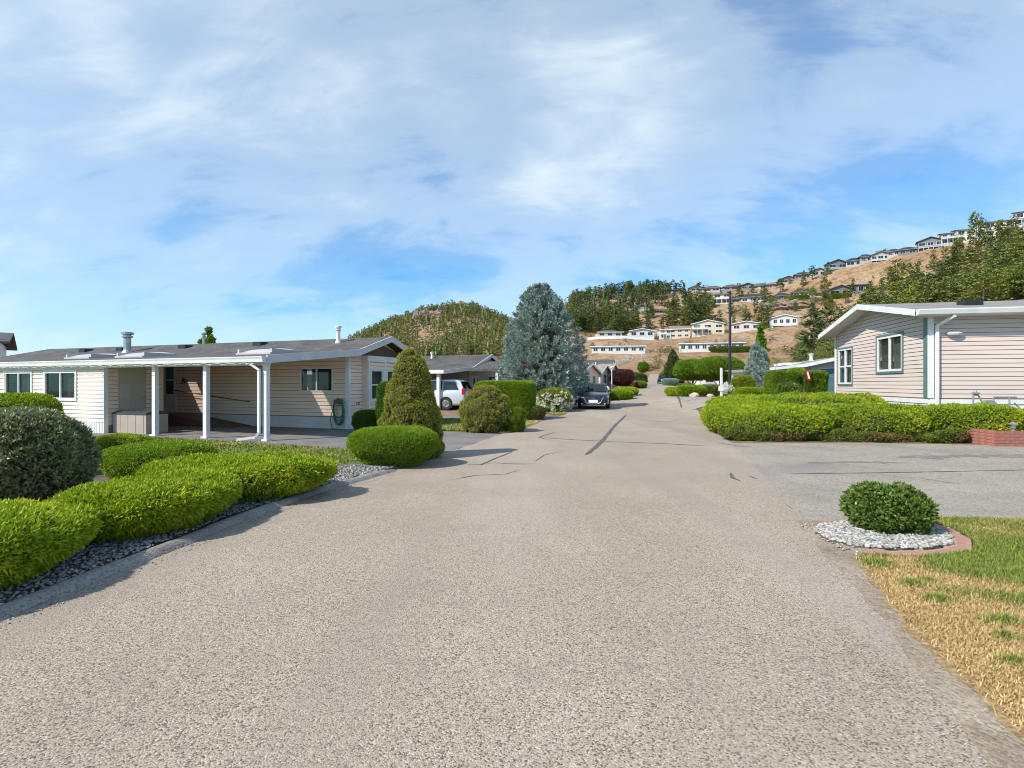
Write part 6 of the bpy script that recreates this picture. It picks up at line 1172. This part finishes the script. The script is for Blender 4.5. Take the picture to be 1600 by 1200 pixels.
# rocks edging the right kerb bed
rkm = bpy.data.meshes.new('boulder'); import bmesh
for (x, y, r_, lb) in [(XP(1088, 39), 39.4, .35, 'pinkish boulder at the foot of the near right juniper'), (XP(1060, 56), 56, .3, 'pale boulder beside the right kerb farther on'), (XP(1110, 40), 40, .28, 'flat boulder by the yellow tipped hedge start'), (XP(1052, 74), 74, .4, 'white painted boulder at the road bend')]:
    bm = bmesh.new(); bmesh.ops.create_icosphere(bm, subdivisions=2, radius=r_)
    for v in bm.verts: v.co *= 1 + random.uniform(-.13, .13); v.co.z *= .65
    me = bpy.data.meshes.new('boulder'); bm.to_mesh(me); bm.free(); o = link('boulder', me, mat('pink_rock', (.45, .33, .27), .9, (.55, .44, .38), 5, bump=.5)); o.location = (x, y, Hs(x, y) + r_ * .3); tag(o, lb, 'rock')

# ------------------------------------------------------------------ hillside homes
m_hw = [mat('hill_white', (.60, .59, .56), .7), mat('hill_cream', (.58, .50, .38), .7), mat('hill_grey', (.16, .17, .19), .7), mat('hill_tan', (.27, .20, .15), .7), mat('hill_pinkish', (.60, .50, .48), .7)]
def hill_home(px, Y, wpx, hpx, wi, roofm, label, style='gable', deck=0, storeys=1, rot=0., dep=7., nwin=3, dz=0.):
    x = XP(px, Y); z = Hs(x, Y) + dz; Wd = wpx / 850 * Y; h = hpx / 850 * Y; rise = h * ((.38 if Y > 290 else .28) if style != 'flat' else .12); ev = h - rise
    root = empty('hillside_house', (x, Y, z), rot - math.atan2(x, Y) * .5, label, 'house'); b = -7
    mb = MB(); wm = m_hw[wi] if wi or Y < 290 or px > 1500 else mat('hill_offwhite', (.40, .39, .375), .7)
    mb.box((-Wd / 2, 0, b), (Wd / 2, dep, ev)); 
    if style == 'gable': mb.add([(-Wd / 2, 0, ev), (Wd / 2, 0, ev), (0, 0, h - .1), (-Wd / 2, .1, ev), (Wd / 2, .1, ev), (0, .1, h - .1)], [(0, 1, 2), (5, 4, 3), (0, 3, 4, 1), (1, 4, 5, 2), (2, 5, 3, 0)])
    mb.build('wall', wm, root); o_ = .5 if Y < 290 else .9
    if style == 'gable': ps = [[(-Wd / 2 - o_, -o_, ev), (0, -o_, h), (0, dep, h), (-Wd / 2 - o_, dep, ev)], [(0, -o_, h), (Wd / 2 + o_, -o_, ev), (Wd / 2 + o_, dep, ev), (0, dep, h)]]
    elif style == 'hip': q = min(Wd * .3, 3.5); ps = [[(-Wd / 2 - o_, -o_, ev), (Wd / 2 + o_, -o_, ev), (Wd / 2 - q, dep / 2, h), (-Wd / 2 + q, dep / 2, h)], [(Wd / 2 + o_, -o_, ev), (Wd / 2 + o_, dep, ev), (Wd / 2 - q, dep / 2, h)], [(-Wd / 2 + q, dep / 2, h), (-Wd / 2 - o_, dep, ev), (-Wd / 2 - o_, -o_, ev)], [(Wd / 2 + o_, dep, ev), (-Wd / 2 - o_, dep, ev), (-Wd / 2 + q, dep / 2, h), (Wd / 2 - q, dep / 2, h)]]
    elif style == 'side': ps = [[(-Wd / 2 - o_, -o_, ev), (Wd / 2 + o_, -o_, ev), (Wd / 2 + o_, dep / 2, h), (-Wd / 2 - o_, dep / 2, h)], [(-Wd / 2 - o_, dep / 2, h), (Wd / 2 + o_, dep / 2, h), (Wd / 2 + o_, dep, ev), (-Wd / 2 - o_, dep, ev)]]
    else: ps = [[(-Wd / 2 - o_, -o_, ev), (Wd / 2 + o_, -o_, ev), (Wd / 2 + o_, dep, h), (-Wd / 2 - o_, dep, h)]]
    solid_top(ps, .25).build('roof', roofm, root)
    mb = MB(); mb.box((-Wd / 2 - o_, -o_ - .08, ev - .32), (Wd / 2 + o_, -o_ - .01, ev - .02)) if style != 'gable' else mb.bar((-Wd / 2 - o_, -o_ - .05, ev - .12), (0, -o_ - .05, h - .12), .1, .3).bar((0, -o_ - .05, h - .12), (Wd / 2 + o_, -o_ - .05, ev - .12), .1, .3)
    mb.build('fascia', m_white if Y < 290 else m_hw[2] if px % 2 else m_hw[3], root)
    sth = ev / storeys
    for s in range(storeys):
        for i in range(nwin):
            a = -Wd / 2 + Wd * (i + .5) / nwin; ww = Wd / nwin * (.3 if Y < 290 else random.uniform(.28, .44)); zb = s * sth + sth * .30; zt = s * sth + sth * .80
            mb = MB(); mb.box((a - ww, -.05, zb), (a + ww, .02, zt)); o = mb.build('window', m_white, root); mb = MB(); mb.box((a - ww + .1, -.08, zb + .1), (a - .05, -.052, zt - .1)); mb.build('pane', MATS['tinted_glass'], o); mb = MB(); mb.box((a + .05, -.08, zb + .1), (a + ww - .1, -.052, zt - .1)); mb.build('pane', MATS['tinted_glass'], o)
    if deck:
        dz0 = sth * (storeys - 1) if storeys > 1 else .0; dd = 2.2; w0, w1 = (-Wd / 2, Wd / 2) if deck == 1 else (-Wd / 2, 0) if deck == 2 else (0, Wd / 2)
        mb = MB(); mb.box((w0, -dd, dz0 - .25), (w1, -.02, dz0)); mb.build('deck', m_trim, root)
        n = max(2, int((w1 - w0) / 2.2))
        for i in range(n + 1): xx = w0 + (w1 - w0) * i / n; mb = MB(); mb.box((xx - .09, -dd, -6 if not storeys > 1 else -4), (xx + .09, -dd + .16, dz0 - .26)); mb.build('post', m_trim, root)
        mb = MB(); mb.box((w0, -dd, dz0 + .95), (w1, -dd + .06, dz0 + 1.03)); k = int((w1 - w0) / .35)
        for i in range(k + 1): xx = w0 + (w1 - w0) * i / k; mb.box((xx - .025, -dd + .01, dz0), (xx + .025, -dd + .05, dz0 + .95))
        mb.build('railing', m_white, root)
    return root
HH = [  # px, Y, width px, height px, wall, roof, label, style, deck, storeys
 (966, 203, 82, 13, 0, m_roofl, 'long white home low on the brown slope left of the road top', 'flat', 0, 1, 7),
 (1112, 203, 96, 15, 0, m_roofl, 'long white home low on the slope behind the black lamp pole', 'flat', 0, 1, 9),
 (953, 261, 38, 13, 1, m_roof, 'leftmost home of the upper slope row with a low hipped roof', 'hip', 1, 1, 3),
 (1003, 259, 38, 14, 0, m_roof, 'white gabled home in the upper slope row above the white wall', 'gable', 0, 1, 3),
 (1040, 257, 17, 17, 0, m_roofl, 'narrow white two storey wing in the upper slope row', 'flat', 2, 2, 2),
 (1062, 256, 30, 20, 1, m_roofb, 'pale yellow two storey home in the upper slope row', 'side', 0, 2, 3),
 (1106, 253, 48, 23, 1, m_roof, 'pale yellow two storey home with balcony, largest of the upper slope row', 'gable', 2, 2, 3),
 (1166, 249, 42, 15, 4, m_roof, 'pinkish gabled home in the upper slope row right of the lamp pole', 'gable', 0, 1, 3),
 (1226, 246, 36, 18, 0, m_roofl, 'white gabled home with a full width glazed veranda', 'gable', 1, 1, 4),
 (983, 335, 14, 10, 2, m_roofd, 'small dark house among the forest trees left of centre', 'hip', 0, 1, 2),
 (1003, 345, 24, 11, 3, m_roof, 'brown roofed house with pale gable in the forest', 'gable', 1, 1, 2),
 (1030, 348, 34, 8, 3, m_roof, 'long low brown roof joining the forest house', 'side', 0, 1, 3),
 (1064, 345, 14, 10, 1, m_roof, 'small cream house in the forest below the ridge', 'hip', 0, 1, 2),
 (1128, 333, 27, 19, 1, m_roofb, 'cream two storey house with white balcony behind the lamp pole top', 'flat', 1, 2, 2),
 (1150, 330, 14, 12, 0, m_roof, 'white house end beside the balcony house', 'hip', 0, 1, 1),
 (1176, 325, 34, 15, 0, m_roofd, 'white walled house with dark hipped roof above the rock face', 'hip', 1, 1, 3),
 (1204, 322, 16, 13, 3, m_roofb, 'brown roofed house above the rock face', 'gable', 0, 1, 1),
 (1223, 319, 22, 14, 2, m_roofd, 'grey house with dark roof above the rock face', 'hip', 0, 1, 2),
 (1256, 315, 30, 15, 0, m_roofd, 'white walled house with dark roof above the long hedge', 'hip', 0, 1, 3),
 (1284, 311, 20, 13, 4, m_roofb, 'pinkish house with brown roof above the long hedge', 'hip', 0, 1, 2),
 (1314, 306, 34, 18, 2, m_roofd, 'dark house with deep porch above the trees on the right slope', 'gable', 1, 1, 2),
 (1345, 304, 28, 17, 2, m_roofd, 'dark grey house with glass balcony on the right slope', 'flat', 1, 1, 3),
 (1062, 413, 16, 9, 2, m_roofd, 'first dark roofed ridge house beside the skyline pines', 'hip', 0, 1, 2),
 (1088, 405, 19, 11, 0, m_roof, 'pale gabled ridge house second from the pines', 'gable', 0, 1, 2),
 (1112, 402, 24, 11, 0, m_roof, 'white ridge house with grey hip roof behind the pole top', 'hip', 0, 1, 2),
 (1142, 398, 22, 11, 3, m_roof, 'brown ridge house right of the pole top', 'hip', 0, 1, 2),
 (1168, 394, 20, 11, 2, m_roofd, 'dark ridge house next to the brown one', 'gable', 0, 1, 2),
 (1186, 391, 22, 11, 0, m_roof, 'white ridge house in the middle of the row', 'hip', 0, 1, 2),
 (1208, 386, 20, 11, 3, m_roofb, 'tan ridge house where the skyline starts to climb', 'hip', 0, 1, 2),
 (1232, 380, 24, 13, 3, m_roof, 'tan ridge house with a dark deck above the climbing slope', 'gable', 1, 1, 2),
 (1254, 374, 22, 12, 2, m_roofd, 'dark ridge house behind slender conifers', 'hip', 0, 1, 2),
 (1280, 367, 20, 13, 0, m_roof, 'white ridge house with tall gable', 'gable', 0, 1, 2),
 (1309, 357, 28, 16, 2, m_roofd, 'dark ridge house with raised deck left of the bare slope', 'gable', 1, 1, 2),
 (1336, 352, 24, 15, 0, m_roofd, 'white and dark ridge house above the bare slope', 'hip', 0, 1, 2),
 (1354, 349, 18, 14, 0, m_roofd, 'narrow white ridge house above the bare slope', 'hip', 0, 1, 2),
 (1376, 345, 26, 15, 0, m_roofd, 'white ridge house with two dark gables', 'gable', 1, 1, 3),
 (1396, 342, 16, 13, 0, m_roofd, 'small white ridge house beside the pines', 'hip', 0, 1, 2),
 (1418, 337, 24, 14, 2, m_roofd, 'dark ridge house partly behind the pines', 'hip', 0, 1, 2),
 (1454, 330, 32, 17, 2, m_roofd, 'dark gabled ridge house with big porch', 'gable', 1, 1, 3),
 (1488, 324, 28, 20, 0, m_roofd, 'modern white and dark ridge house with columns', 'flat', 1, 2, 3),
 (1516, 318, 34, 22, 0, m_roofd, 'modern pale ridge house left of the white block', 'flat', 0, 2, 3),
 (1562, 308, 56, 26, 0, m_roofd, 'long white modern ridge house on the skyline beyond the tall open pine', 'flat', 0, 2, 5),
 (1610, 302, 36, 30, 0, m_roofd, 'white modern ridge house cut by the picture edge', 'flat', 1, 2, 3)]
HB = []
for (px, Y, wp, hp, wi, rf, lb, st_, dk, sto, nw) in HH:
    hill_home(px, Y, wp, hp, wi, rf, lb, st_, dk, sto, rot=random.uniform(-.12, .12) if Y < 300 else random.uniform(-.3, .1), nwin=nw, dz=.3 if Y < 300 else (.6 if px > 1480 else .2)); HB.append((px, Y, wp))
# white retaining walls / fences on the terraces
def fence_line(pts, h, label, m=m_white, th=.2, picket=0):
    r = empty('boundary_wall' if not picket else 'rail_fence', (0, 0, 0), 0, label, 'wall' if not picket else 'fence')
    P = [(XP(px, Y), Y) for px, Y in pts]
    Q = []
    for a, b in zip(P, P[1:]):
        n = max(1, int(math.dist(a, b) / 2.4)); Q += [(a[0] + (b[0] - a[0]) * j / n, a[1] + (b[1] - a[1]) * j / n) for j in range(n)]
    Q.append(P[-1])
    for a, b in zip(Q, Q[1:]):
        za, zb = Hs(*a), Hs(*b); mb = MB()
        if picket:
            mb.bar((a[0], a[1], za + h), (b[0], b[1], zb + h), .1, .14); mb.bar((a[0], a[1], za + h * .5), (b[0], b[1], zb + h * .5), .1, .14); mb.build('rail', m, r); mb = MB(); mb.box((a[0] - .1, a[1] - .1, za - .5), (a[0] + .1, a[1] + .1, za + h + .15)); mb.build('post', m, r)
        else:
            d = (Vector(b) - Vector(a)).normalized(); nn = Vector((-d.y, d.x)) * th / 2
            vs = [(a[0] - nn.x, a[1] - nn.y), (b[0] - nn.x, b[1] - nn.y), (b[0] + nn.x, b[1] + nn.y), (a[0] + nn.x, a[1] + nn.y)]
            mb.add([(x, y, z) for (x, y), z in zip(vs, (za - 1.5, zb - 1.5, zb - 1.5, za - 1.5))] + [(x, y, z) for (x, y), z in zip(vs, (za + h, zb + h, zb + h, za + h))], [(0, 3, 2, 1), (4, 5, 6, 7), (0, 1, 5, 4), (1, 2, 6, 5), (2, 3, 7, 6), (3, 0, 4, 7)]); mb.build('panel', m, r)
fence_line([(918, 256), (960, 254), (1022, 253)], 1.2, 'white boundary wall along the upper terrace left of the yellow homes')
fence_line([(925, 180), (950, 184), (980, 190), (1010, 196)], 1.5, 'white rail fence climbing beside the long white home', picket=1)
fence_line([(1010, 196), (1022, 198)], 1.2, 'short white rail fence end beside the long white home', picket=1)

# ------------------------------------------------------------------ hillside trees
def tree_mesh(kind, n, seed):
    """unit height tree: trunk (material 0) and leaf kites (material 1)"""
    r = np.random.default_rng(seed); Vs, Fs, Ms = [], [], []; k = 6
    th = .92 if kind != 'round' else .45; a = np.linspace(0, 2 * np.pi, k, endpoint=False); ring = np.stack([np.cos(a), np.sin(a), 0 * a], 1)
    t0 = .017; V0 = np.concatenate([ring * t0 + [0, 0, -.04], ring * .004 + [0, 0, th]]); F0 = [(i, (i + 1) % k, k + (i + 1) % k, k + i) for i in range(k)]
    if kind == 'fir': f = r.beta(1.1, 1.7, n) * .92 + .08; rad = .20 * (1 - f) ** .85 * (.75 + .35 * np.sin(f * 55 + r.uniform(0, 6))) + .012
    elif kind == 'pine': f = .16 + .84 * r.beta(1.5, 1.4, n); rad = .19 * np.sqrt(np.clip(1 - ((f - .45) / .58) ** 2, 0.02, 1)) * (.8 + .25 * np.sin(f * 30 + r.uniform(0, 6)))
    else: f = .12 + .88 * r.beta(1.6, 1.3, n); rad = .40 * np.sqrt(np.clip(1 - ((f - .52) / .5) ** 2, .02, 1))
    an = r.uniform(0, 6.283, n); lob = 1 + .25 * np.sin(an * 3 + f * 9 + seed) + .15 * np.sin(an * 5 - f * 21); q = r.uniform(0, 1, n) ** .45
    nc = n // 9 + 1                                            # branch clumps
    ci = r.integers(0, nc, n); f2 = f[:nc][ci]; an2 = an[:nc][ci]; rd = (rad * lob)[:nc][ci]; qq = q[:nc][ci]
    P = np.stack([rd * qq * np.cos(an2), rd * qq * np.sin(an2), f2], 1) + r.normal(0, .020 if kind != 'round' else .045, (n, 3)) * [1, 1, .55]
    D = np.stack([np.cos(an2), np.sin(an2), np.full(n, .15 if kind == 'fir' else .5)], 1) + r.normal(0, .55, (n, 3))
    V, tip = leafquads(P, D, .06 if n > 600 else .085, .026 if n > 600 else .045, r); F = np.arange(len(V)).reshape(-1, 4) + len(V0)
    return np.concatenate([V0, V]), np.concatenate([np.array(F0), F]), np.concatenate([np.zeros(len(F0), int), np.ones(len(F), int)]), np.concatenate([np.zeros(len(V0)), tip])
TM = {}
for kind, lm, nvv in (('fir', lf_pined, 4), ('pine', lf_pine, 4), ('lpine', lf_pinel, 3), ('round', lf_dec, 3), ('yround', lf_yellow, 1)):
    for i in range(nvv):
        V, F, mi, tp = tree_mesh({'lpine': 'fir', 'yround': 'round'}.get(kind, kind), 900, 60 + i * 7 + len(kind)); me = qmesh('tree_' + kind, V, F, mi, {'tip': tp}); me.materials.append(m_bark); me.materials.append(lm); TM.setdefault(kind, []).append(me)
NM = {'fir': 'fir_tree', 'pine': 'pine_tree', 'lpine': 'pine_tree', 'round': 'leafy_tree', 'yround': 'leafy_tree'}
NT = [0]
def tree(kind, px, Y, hpx, label, group=None, wide=1.0, dz=0.):
    x = XP(px, Y); h = hpx / 850 * Y; o = bpy.data.objects.new(NM[kind], random.choice(TM[kind])); COL.objects.link(o); o.location = (x, Y, Hs(x, Y) + dz - .1)
    o.scale = (h * wide * random.uniform(.85, 1.15), h * wide * random.uniform(.85, 1.15), h); o.rotation_euler = (random.uniform(-.03, .03), random.uniform(-.03, .03), random.uniform(0, 6.28)); NT[0] += 1
    return tag(o, label, 'tree', group)
def near_house(px, Y, mx=4):
    for (hp_, hY, hw) in HB:
        if hY - 12 < Y < hY + 8 and abs(px - hp_) < hw / 2 + mx: return True
        if hY - 45 < Y <= hY - 12 and abs(px - hp_) < hw / 2 - 3: return random.random() < .85
    return False
# named single trees
SG = [('fir', 1272, 140, 98, 'tallest dark conifer left of the beige house gable', 1.5), ('fir', 1294, 150, 86, 'broad dark conifer beside the tallest one by the gable', 1.6), ('fir', 1166, 268, 40, 'dense dark conifer directly right of the lamp pole', 1.5), ('pine', 1190, 272, 38, 'open crowned pine beside the dense dark conifer', 1.5), ('fir', 1202, 266, 44, 'dark conifer right of the open crowned pine', 1.3),
      ('round', 1218, 262, 22, 'round light green tree left of the glazed veranda home', 1.0), ('yround', 1436, 215, 52, 'yellow green leafy tree on the right slope', .9), ('pine', 1524, 268, 74, 'tall open pine standing above the skyline houses', 1.0), ('fir', 1378, 262, 42, 'narrow dark conifer on the bare slope', .9), ('pine', 1402, 268, 56, 'leaning open pine on the upper right slope', 1.2), ('fir', 1332, 300, 26, 'single dark conifer under the ridge houses', 1.1),
      ('fir', 1095, 300, 34, 'dark conifer at the left of the lamp pole', 1.5), ('fir', 1082, 296, 38, 'tallest dark tree of the clump left of the lamp pole', 1.8), ('fir', 1255, 352, 26, 'slender conifer poking above the ridge roofs', 1.2), ('fir', 1152, 396, 12, 'tiny skyline conifer behind the ridge houses', .8), ('fir', 1293, 352, 22, 'skyline conifer between two ridge houses', 1.2),
      ('round', 1300, 128, 40, 'leafy green shrub tree at the foot of the tall conifers', 1.2), ('round', 1256, 148, 32, 'grey green bush left of the tallest conifer', 1.2), ('round', 1205, 118, 34, 'leafy shrub behind the blue grey home roof', 1.1), ('round', 1222, 110, 30, 'second leafy shrub behind the blue grey home roof', 1.1), ('pine', 1312, 262, 26, 'small pine under the dark porch house', 1.4)]
for kd, px, Y, hp, lb, wd in SG: tree(kd, px, Y, hp, lb, None, wd)
LMK = [(905, 'beside the blue spruce tip'), (955, 'above the leftmost hipped home'), (1003, 'above the white gabled home'), (1045, 'above the yellow wing'), (1095, 'left of the lamp pole'), (1150, 'right of the lamp pole'), (1225, 'near the veranda home'), (1290, 'behind the tall conifers'), (1345, 'over the gable tip'), (1400, 'over the gable slope'), (1450, 'over the downpipe'), (1505, 'over the roof vent'), (1565, 'over the far roof end'), (1630, 'at the picture edge')]
def scatter(n, region, kinds, hm, label, group, wide=1.1, sparse=None):
    c_ = 0; tries = 0
    while c_ < n and tries < n * 30:
        tries += 1; px = random.uniform(region[0], region[1]); Y = random.uniform(region[2], region[3])
        if near_house(px, Y) or (sparse and not sparse(px, Y)): continue
        kd = random.choice(kinds); h_ = random.uniform(*hm); sz = 'tall' if h_ > hm[0] + (hm[1] - hm[0]) * .6 else 'short'
        nb_ = min(LMK, key=lambda q: abs(q[0] - px))[1]
        tree(kd, px, Y, h_ / Y * 850, sz + ' ' + {'fir': 'dark conifer', 'pine': 'open crowned pine', 'lpine': 'light green conifer', 'round': 'bushy leafy tree'}[kd] + ' ' + label + ' ' + nb_, group, wide); c_ += 1
TR_B = lambda px, Y: not (1105 < px < 1160 and Y < 330)
scatter(58, (885, 1105, 292, 335), ['fir', 'lpine', 'lpine', 'lpine', 'pine'], (8, 13), 'in the forest', 'forest conifers above the slope homes', 1.4)
scatter(42, (892, 1052, 395, 422), ['fir', 'fir', 'pine'], (7, 12.5), 'on the skyline', 'skyline conifers left of the ridge houses', 1.4)
scatter(20, (1120, 1330, 275, 305), ['pine', 'round', 'lpine'], (4, 8), 'below the middle hill houses', 'trees below the middle hill houses', 1.2, lambda px, Y: px > 1250 or random.random() < .35)
scatter(72, (1325, 1640, 170, 268), ['pine', 'fir', 'lpine', 'round', 'pine'], (9, 15), 'on the slope', 'trees on the slope behind the beige house', 1.6, lambda px, Y: (px - 1325) / 300 > (Y - 225) / 60)
scatter(34, (1390, 1640, 262, 300), ['pine', 'fir', 'lpine'], (8, 14), 'below the skyline houses', 'pines below the skyline houses', 1.1, lambda px, Y: px > 1530 or random.random() < .3)
scatter(14, (1235, 1330, 108, 185), ['round', 'fir', 'round'], (3, 7), 'on the lower slope', 'lower slope trees by the tall conifers', 1.3)
scatter(40, (1110, 1400, 278, 372), ['fir', 'pine', 'fir', 'lpine', 'round'], (4, 10), 'among the hill houses', 'trees among the hill houses', 1.5)
# forests that read as a mass
def tiered(seed, n=70):
    r = np.random.default_rng(seed); V, F, mi, tp = tree_mesh('fir', n, seed); Vs, Fs = [V], [F]; k = 7; off = len(V)
    for z0, z1, r0, r1 in ((.10, .42, .115, .05), (.30, .62, .095, .04), (.50, .80, .07, .025), (.70, 1.0, .045, .003)):
        a = np.linspace(0, 6.283, k, endpoint=False) + r.uniform(0, 1); A = np.stack([np.cos(a), np.sin(a)], 1)
        lo = np.concatenate([A * r0 * r.uniform(.65, 1.25, (k, 1)), (z0 + r.uniform(-.05, .05, k))[:, None]], 1); hi_ = np.concatenate([A * r1, np.full((k, 1), z1)], 1)
        Vs.append(np.concatenate([lo, hi_])); Fs.append(np.array([(i, (i + 1) % k, k + (i + 1) % k, k + i) for i in range(k)]) + off); off += 2 * k
    V = np.concatenate(Vs); F2 = np.concatenate(Fs); return V, F2, np.concatenate([mi, np.ones(len(F2) - len(mi), int)]), np.concatenate([tp, np.full(len(V) - len(tp), 0.)])
def forest(name, items, label, lms, tiers=True):
    base = [tiered(90, 110), tree_mesh('fir', 120, 91), tree_mesh('pine', 120, 93), tree_mesh('fir', 110, 94)] if tiers else [tree_mesh(k, 220, 95 + i) for i, k in enumerate(['pine', 'round', 'pine', 'fir'])]; Vs, Fs, Ms, Ts = [], [], [], []; off = 0
    for (x, y, h, wd, li) in items:
        V, F, mi, tp = base[int(random.random() * 4)]; a = random.uniform(0, 6.28); c_, s_ = math.cos(a), math.sin(a)
        W_ = V * [h * wd, h * wd, h]; W_ = np.stack([W_[:, 0] * c_ - W_[:, 1] * s_ + x, W_[:, 0] * s_ + W_[:, 1] * c_ + y, W_[:, 2] + Hs(x, y)], 1)
        Vs.append(W_); Fs.append(F + off); Ms.append(np.where(mi > 0, 1 + li, 0)); Ts.append(tp); off += len(V)
    tag(link(name, qmesh(name, np.concatenate(Vs), np.concatenate(Fs), np.concatenate(Ms), {'tip': np.concatenate(Ts)}), [m_bark] + lms), label, None, None, 'stuff')
it = []
while len(it) < 2300:
    px = random.uniform(545, 905); Y = random.uniform(270, 712) if random.random() < .8 else random.uniform(560, 712); x = XP(px, Y)
    if px > 845 and Y < 420: continue
    if Y > 650 and random.random() < (.7 if px < 735 else .25): continue
    if 655 < px < 688 and 560 < Y < 612: continue
    if 695 < px < 722 and 650 < Y < 690: continue
    yv_ = 600 - (Hs(x, Y) - 1.55) / Y * 850
    if 520 < yv_ < 552 and 655 < px < 690 and random.random() < .8: continue
    it.append((x, Y, random.uniform(5, 13) if Y > 450 else random.uniform(4.5, 11), random.uniform(1.1, 1.9), 0 if random.random() < (.35 if Y < 600 else .75) else 1))
forest('forest', it, 'conifer forest covering the rounded hill on the left', [lf_pined, lf_pinel])
it = []
while len(it) < 340:
    px = random.uniform(880, 1110); Y = random.uniform(300, 420); x = XP(px, Y)
    if near_house(px, Y): continue
    if 1015 < px < 1045 and 318 < Y < 345 or 955 < px < 985 and 380 < Y < 405 or (970 < px < 990 and 300 < Y < 330): continue
    it.append((x, Y, random.uniform(5, 12), random.uniform(1.2, 1.9), 0 if random.random() < .4 else 1))
forest('forest', it, 'conifer forest on the hill between the ridge and the slope homes', [lf_pined, lf_pinel])
it = []
while len(it) < 850:
    px = random.uniform(900, 1640); Y = random.uniform(178, 345); x = XP(px, Y)
    if near_house(px, Y): continue
    it.append((x, Y, random.uniform(.7, 2.6), 2.4, 0 if random.random() < .4 else 1))
it2 = []
while len(it2) < 170:
    px = random.uniform(1330, 1660); Y = random.uniform(165, 275); x = XP(px, Y)
    if near_house(px, Y) or (px - 1300) / 300 < (Y - 225) / 50: continue
    it2.append((x, Y, random.uniform(5, 11), 2.0, 0 if random.random() < .4 else 1))
forest('forest', it2, 'mixed woodland low on the slope behind the beige house', [lf_pine, lf_dec], False)
forest('scrub', it, 'low scrub bushes dotted over the dry slopes', [lf_brown, lf_pine], False)
# trimmed hedge lines on the terraces
def hill_hedge(p0, Y0, p1, Y1, h, label, lm=None):
    a, b = Vector((XP(p0, Y0), Y0)), Vector((XP(p1, Y1), Y1)); c_ = (a + b) / 2; Ln = (b - a).length; z = min(Hs(*a), Hs(*b)) - .3
    shrub('hillside_hedge', Surf((c_.x, c_.y, z), (Ln / 2, .9), h, .25, .25, rot=math.atan2((b - a).y, (b - a).x), lump=.05, seed=int(p0), nu_=60, nv=16), 2500, .5, .25, lm or lf_thuja, label, 'hedge', k=3)
hill_hedge(1108, 200, 1178, 198.5, 2.2, 'green hedge under the long white home behind the lamp pole', lf_dec); hill_hedge(1232, 304, 1264, 302, 2.6, 'clipped green hedge below the dark roofed hill houses'); hill_hedge(1296, 296, 1330, 294, 2.8, 'clipped green hedge below the dark porch house')
# rock outcrops
def outcrop(px, Y, w_, h_, label, lean=0):
    x = XP(px, Y); bm = bmesh.new(); bmesh.ops.create_icosphere(bm, subdivisions=4, radius=1)
    for v in bm.verts:
        c_ = v.co; k = .12 * math.sin(c_.x * 7 + c_.z * 3 + px) + .10 * math.sin(c_.z * 11 + c_.y * 5) + .07 * math.sin(c_.x * 19 + c_.z * 13) + random.uniform(-.05, .05); v.co = Vector((c_.x * w_, c_.y * w_ * .55, c_.z * h_)) * (1 + k)
    me = bpy.data.meshes.new('rock_outcrop'); bm.to_mesh(me); bm.free(); o = link('rock_outcrop', me, m_rock); o.location = (x, Y, Hs(x, Y)); tag(o, label, 'rock')
outcrop(655, 560, 9, 13, 'bare rock face in the lower forest of the left hill'); outcrop(682, 575, 10, 8, 'second bare rock face right of the lower one on the left hill'); outcrop(722, 664, 13, 9, 'pink rock crag near the top of the left hill'); outcrop(622, 680, 12, 4, 'rock band on the left shoulder of the hill')
for i, (px, Y) in enumerate([(1200, 298), (1222, 296), (1244, 294)]): outcrop(px, Y, 7 + i, 3.5, ['layered rock cliff below the grey hill house', 'layered rock cliff left of the clipped hedge', 'layered rock cliff under the clipped hedge'][i])
print('trees', NT[0])

pebbles('gravel', poly_region([(-3.5, 2.2), (-3.28, 3.6), (-3.06, 5.3), (-2.98, 6.2), (-2.66, 7.8), (-2.1, 9.3), (-1.5, 10.6), (-1.3, 10.6), (-1.95, 9.2), (-2.5, 7.7), (-2.86, 6.0), (-2.95, 5.2), (-3.15, 3.6), (-3.3, 2.2)]), 700, .003, .009, .012, ((.14, .13, .12), (.45, .42, .38)), 'grit washed along the foot of the left kerb')
pebbles('white_stones', poly_region([(3.03, 4.9), (3.2, 4.8), (3.3, 6.0), (3.08, 5.9)]), 70, .008, .02, .018, ((.19, .18, .165), (.54, .52, .47)), 'stray white stones spilled from the small bed onto the dirt')
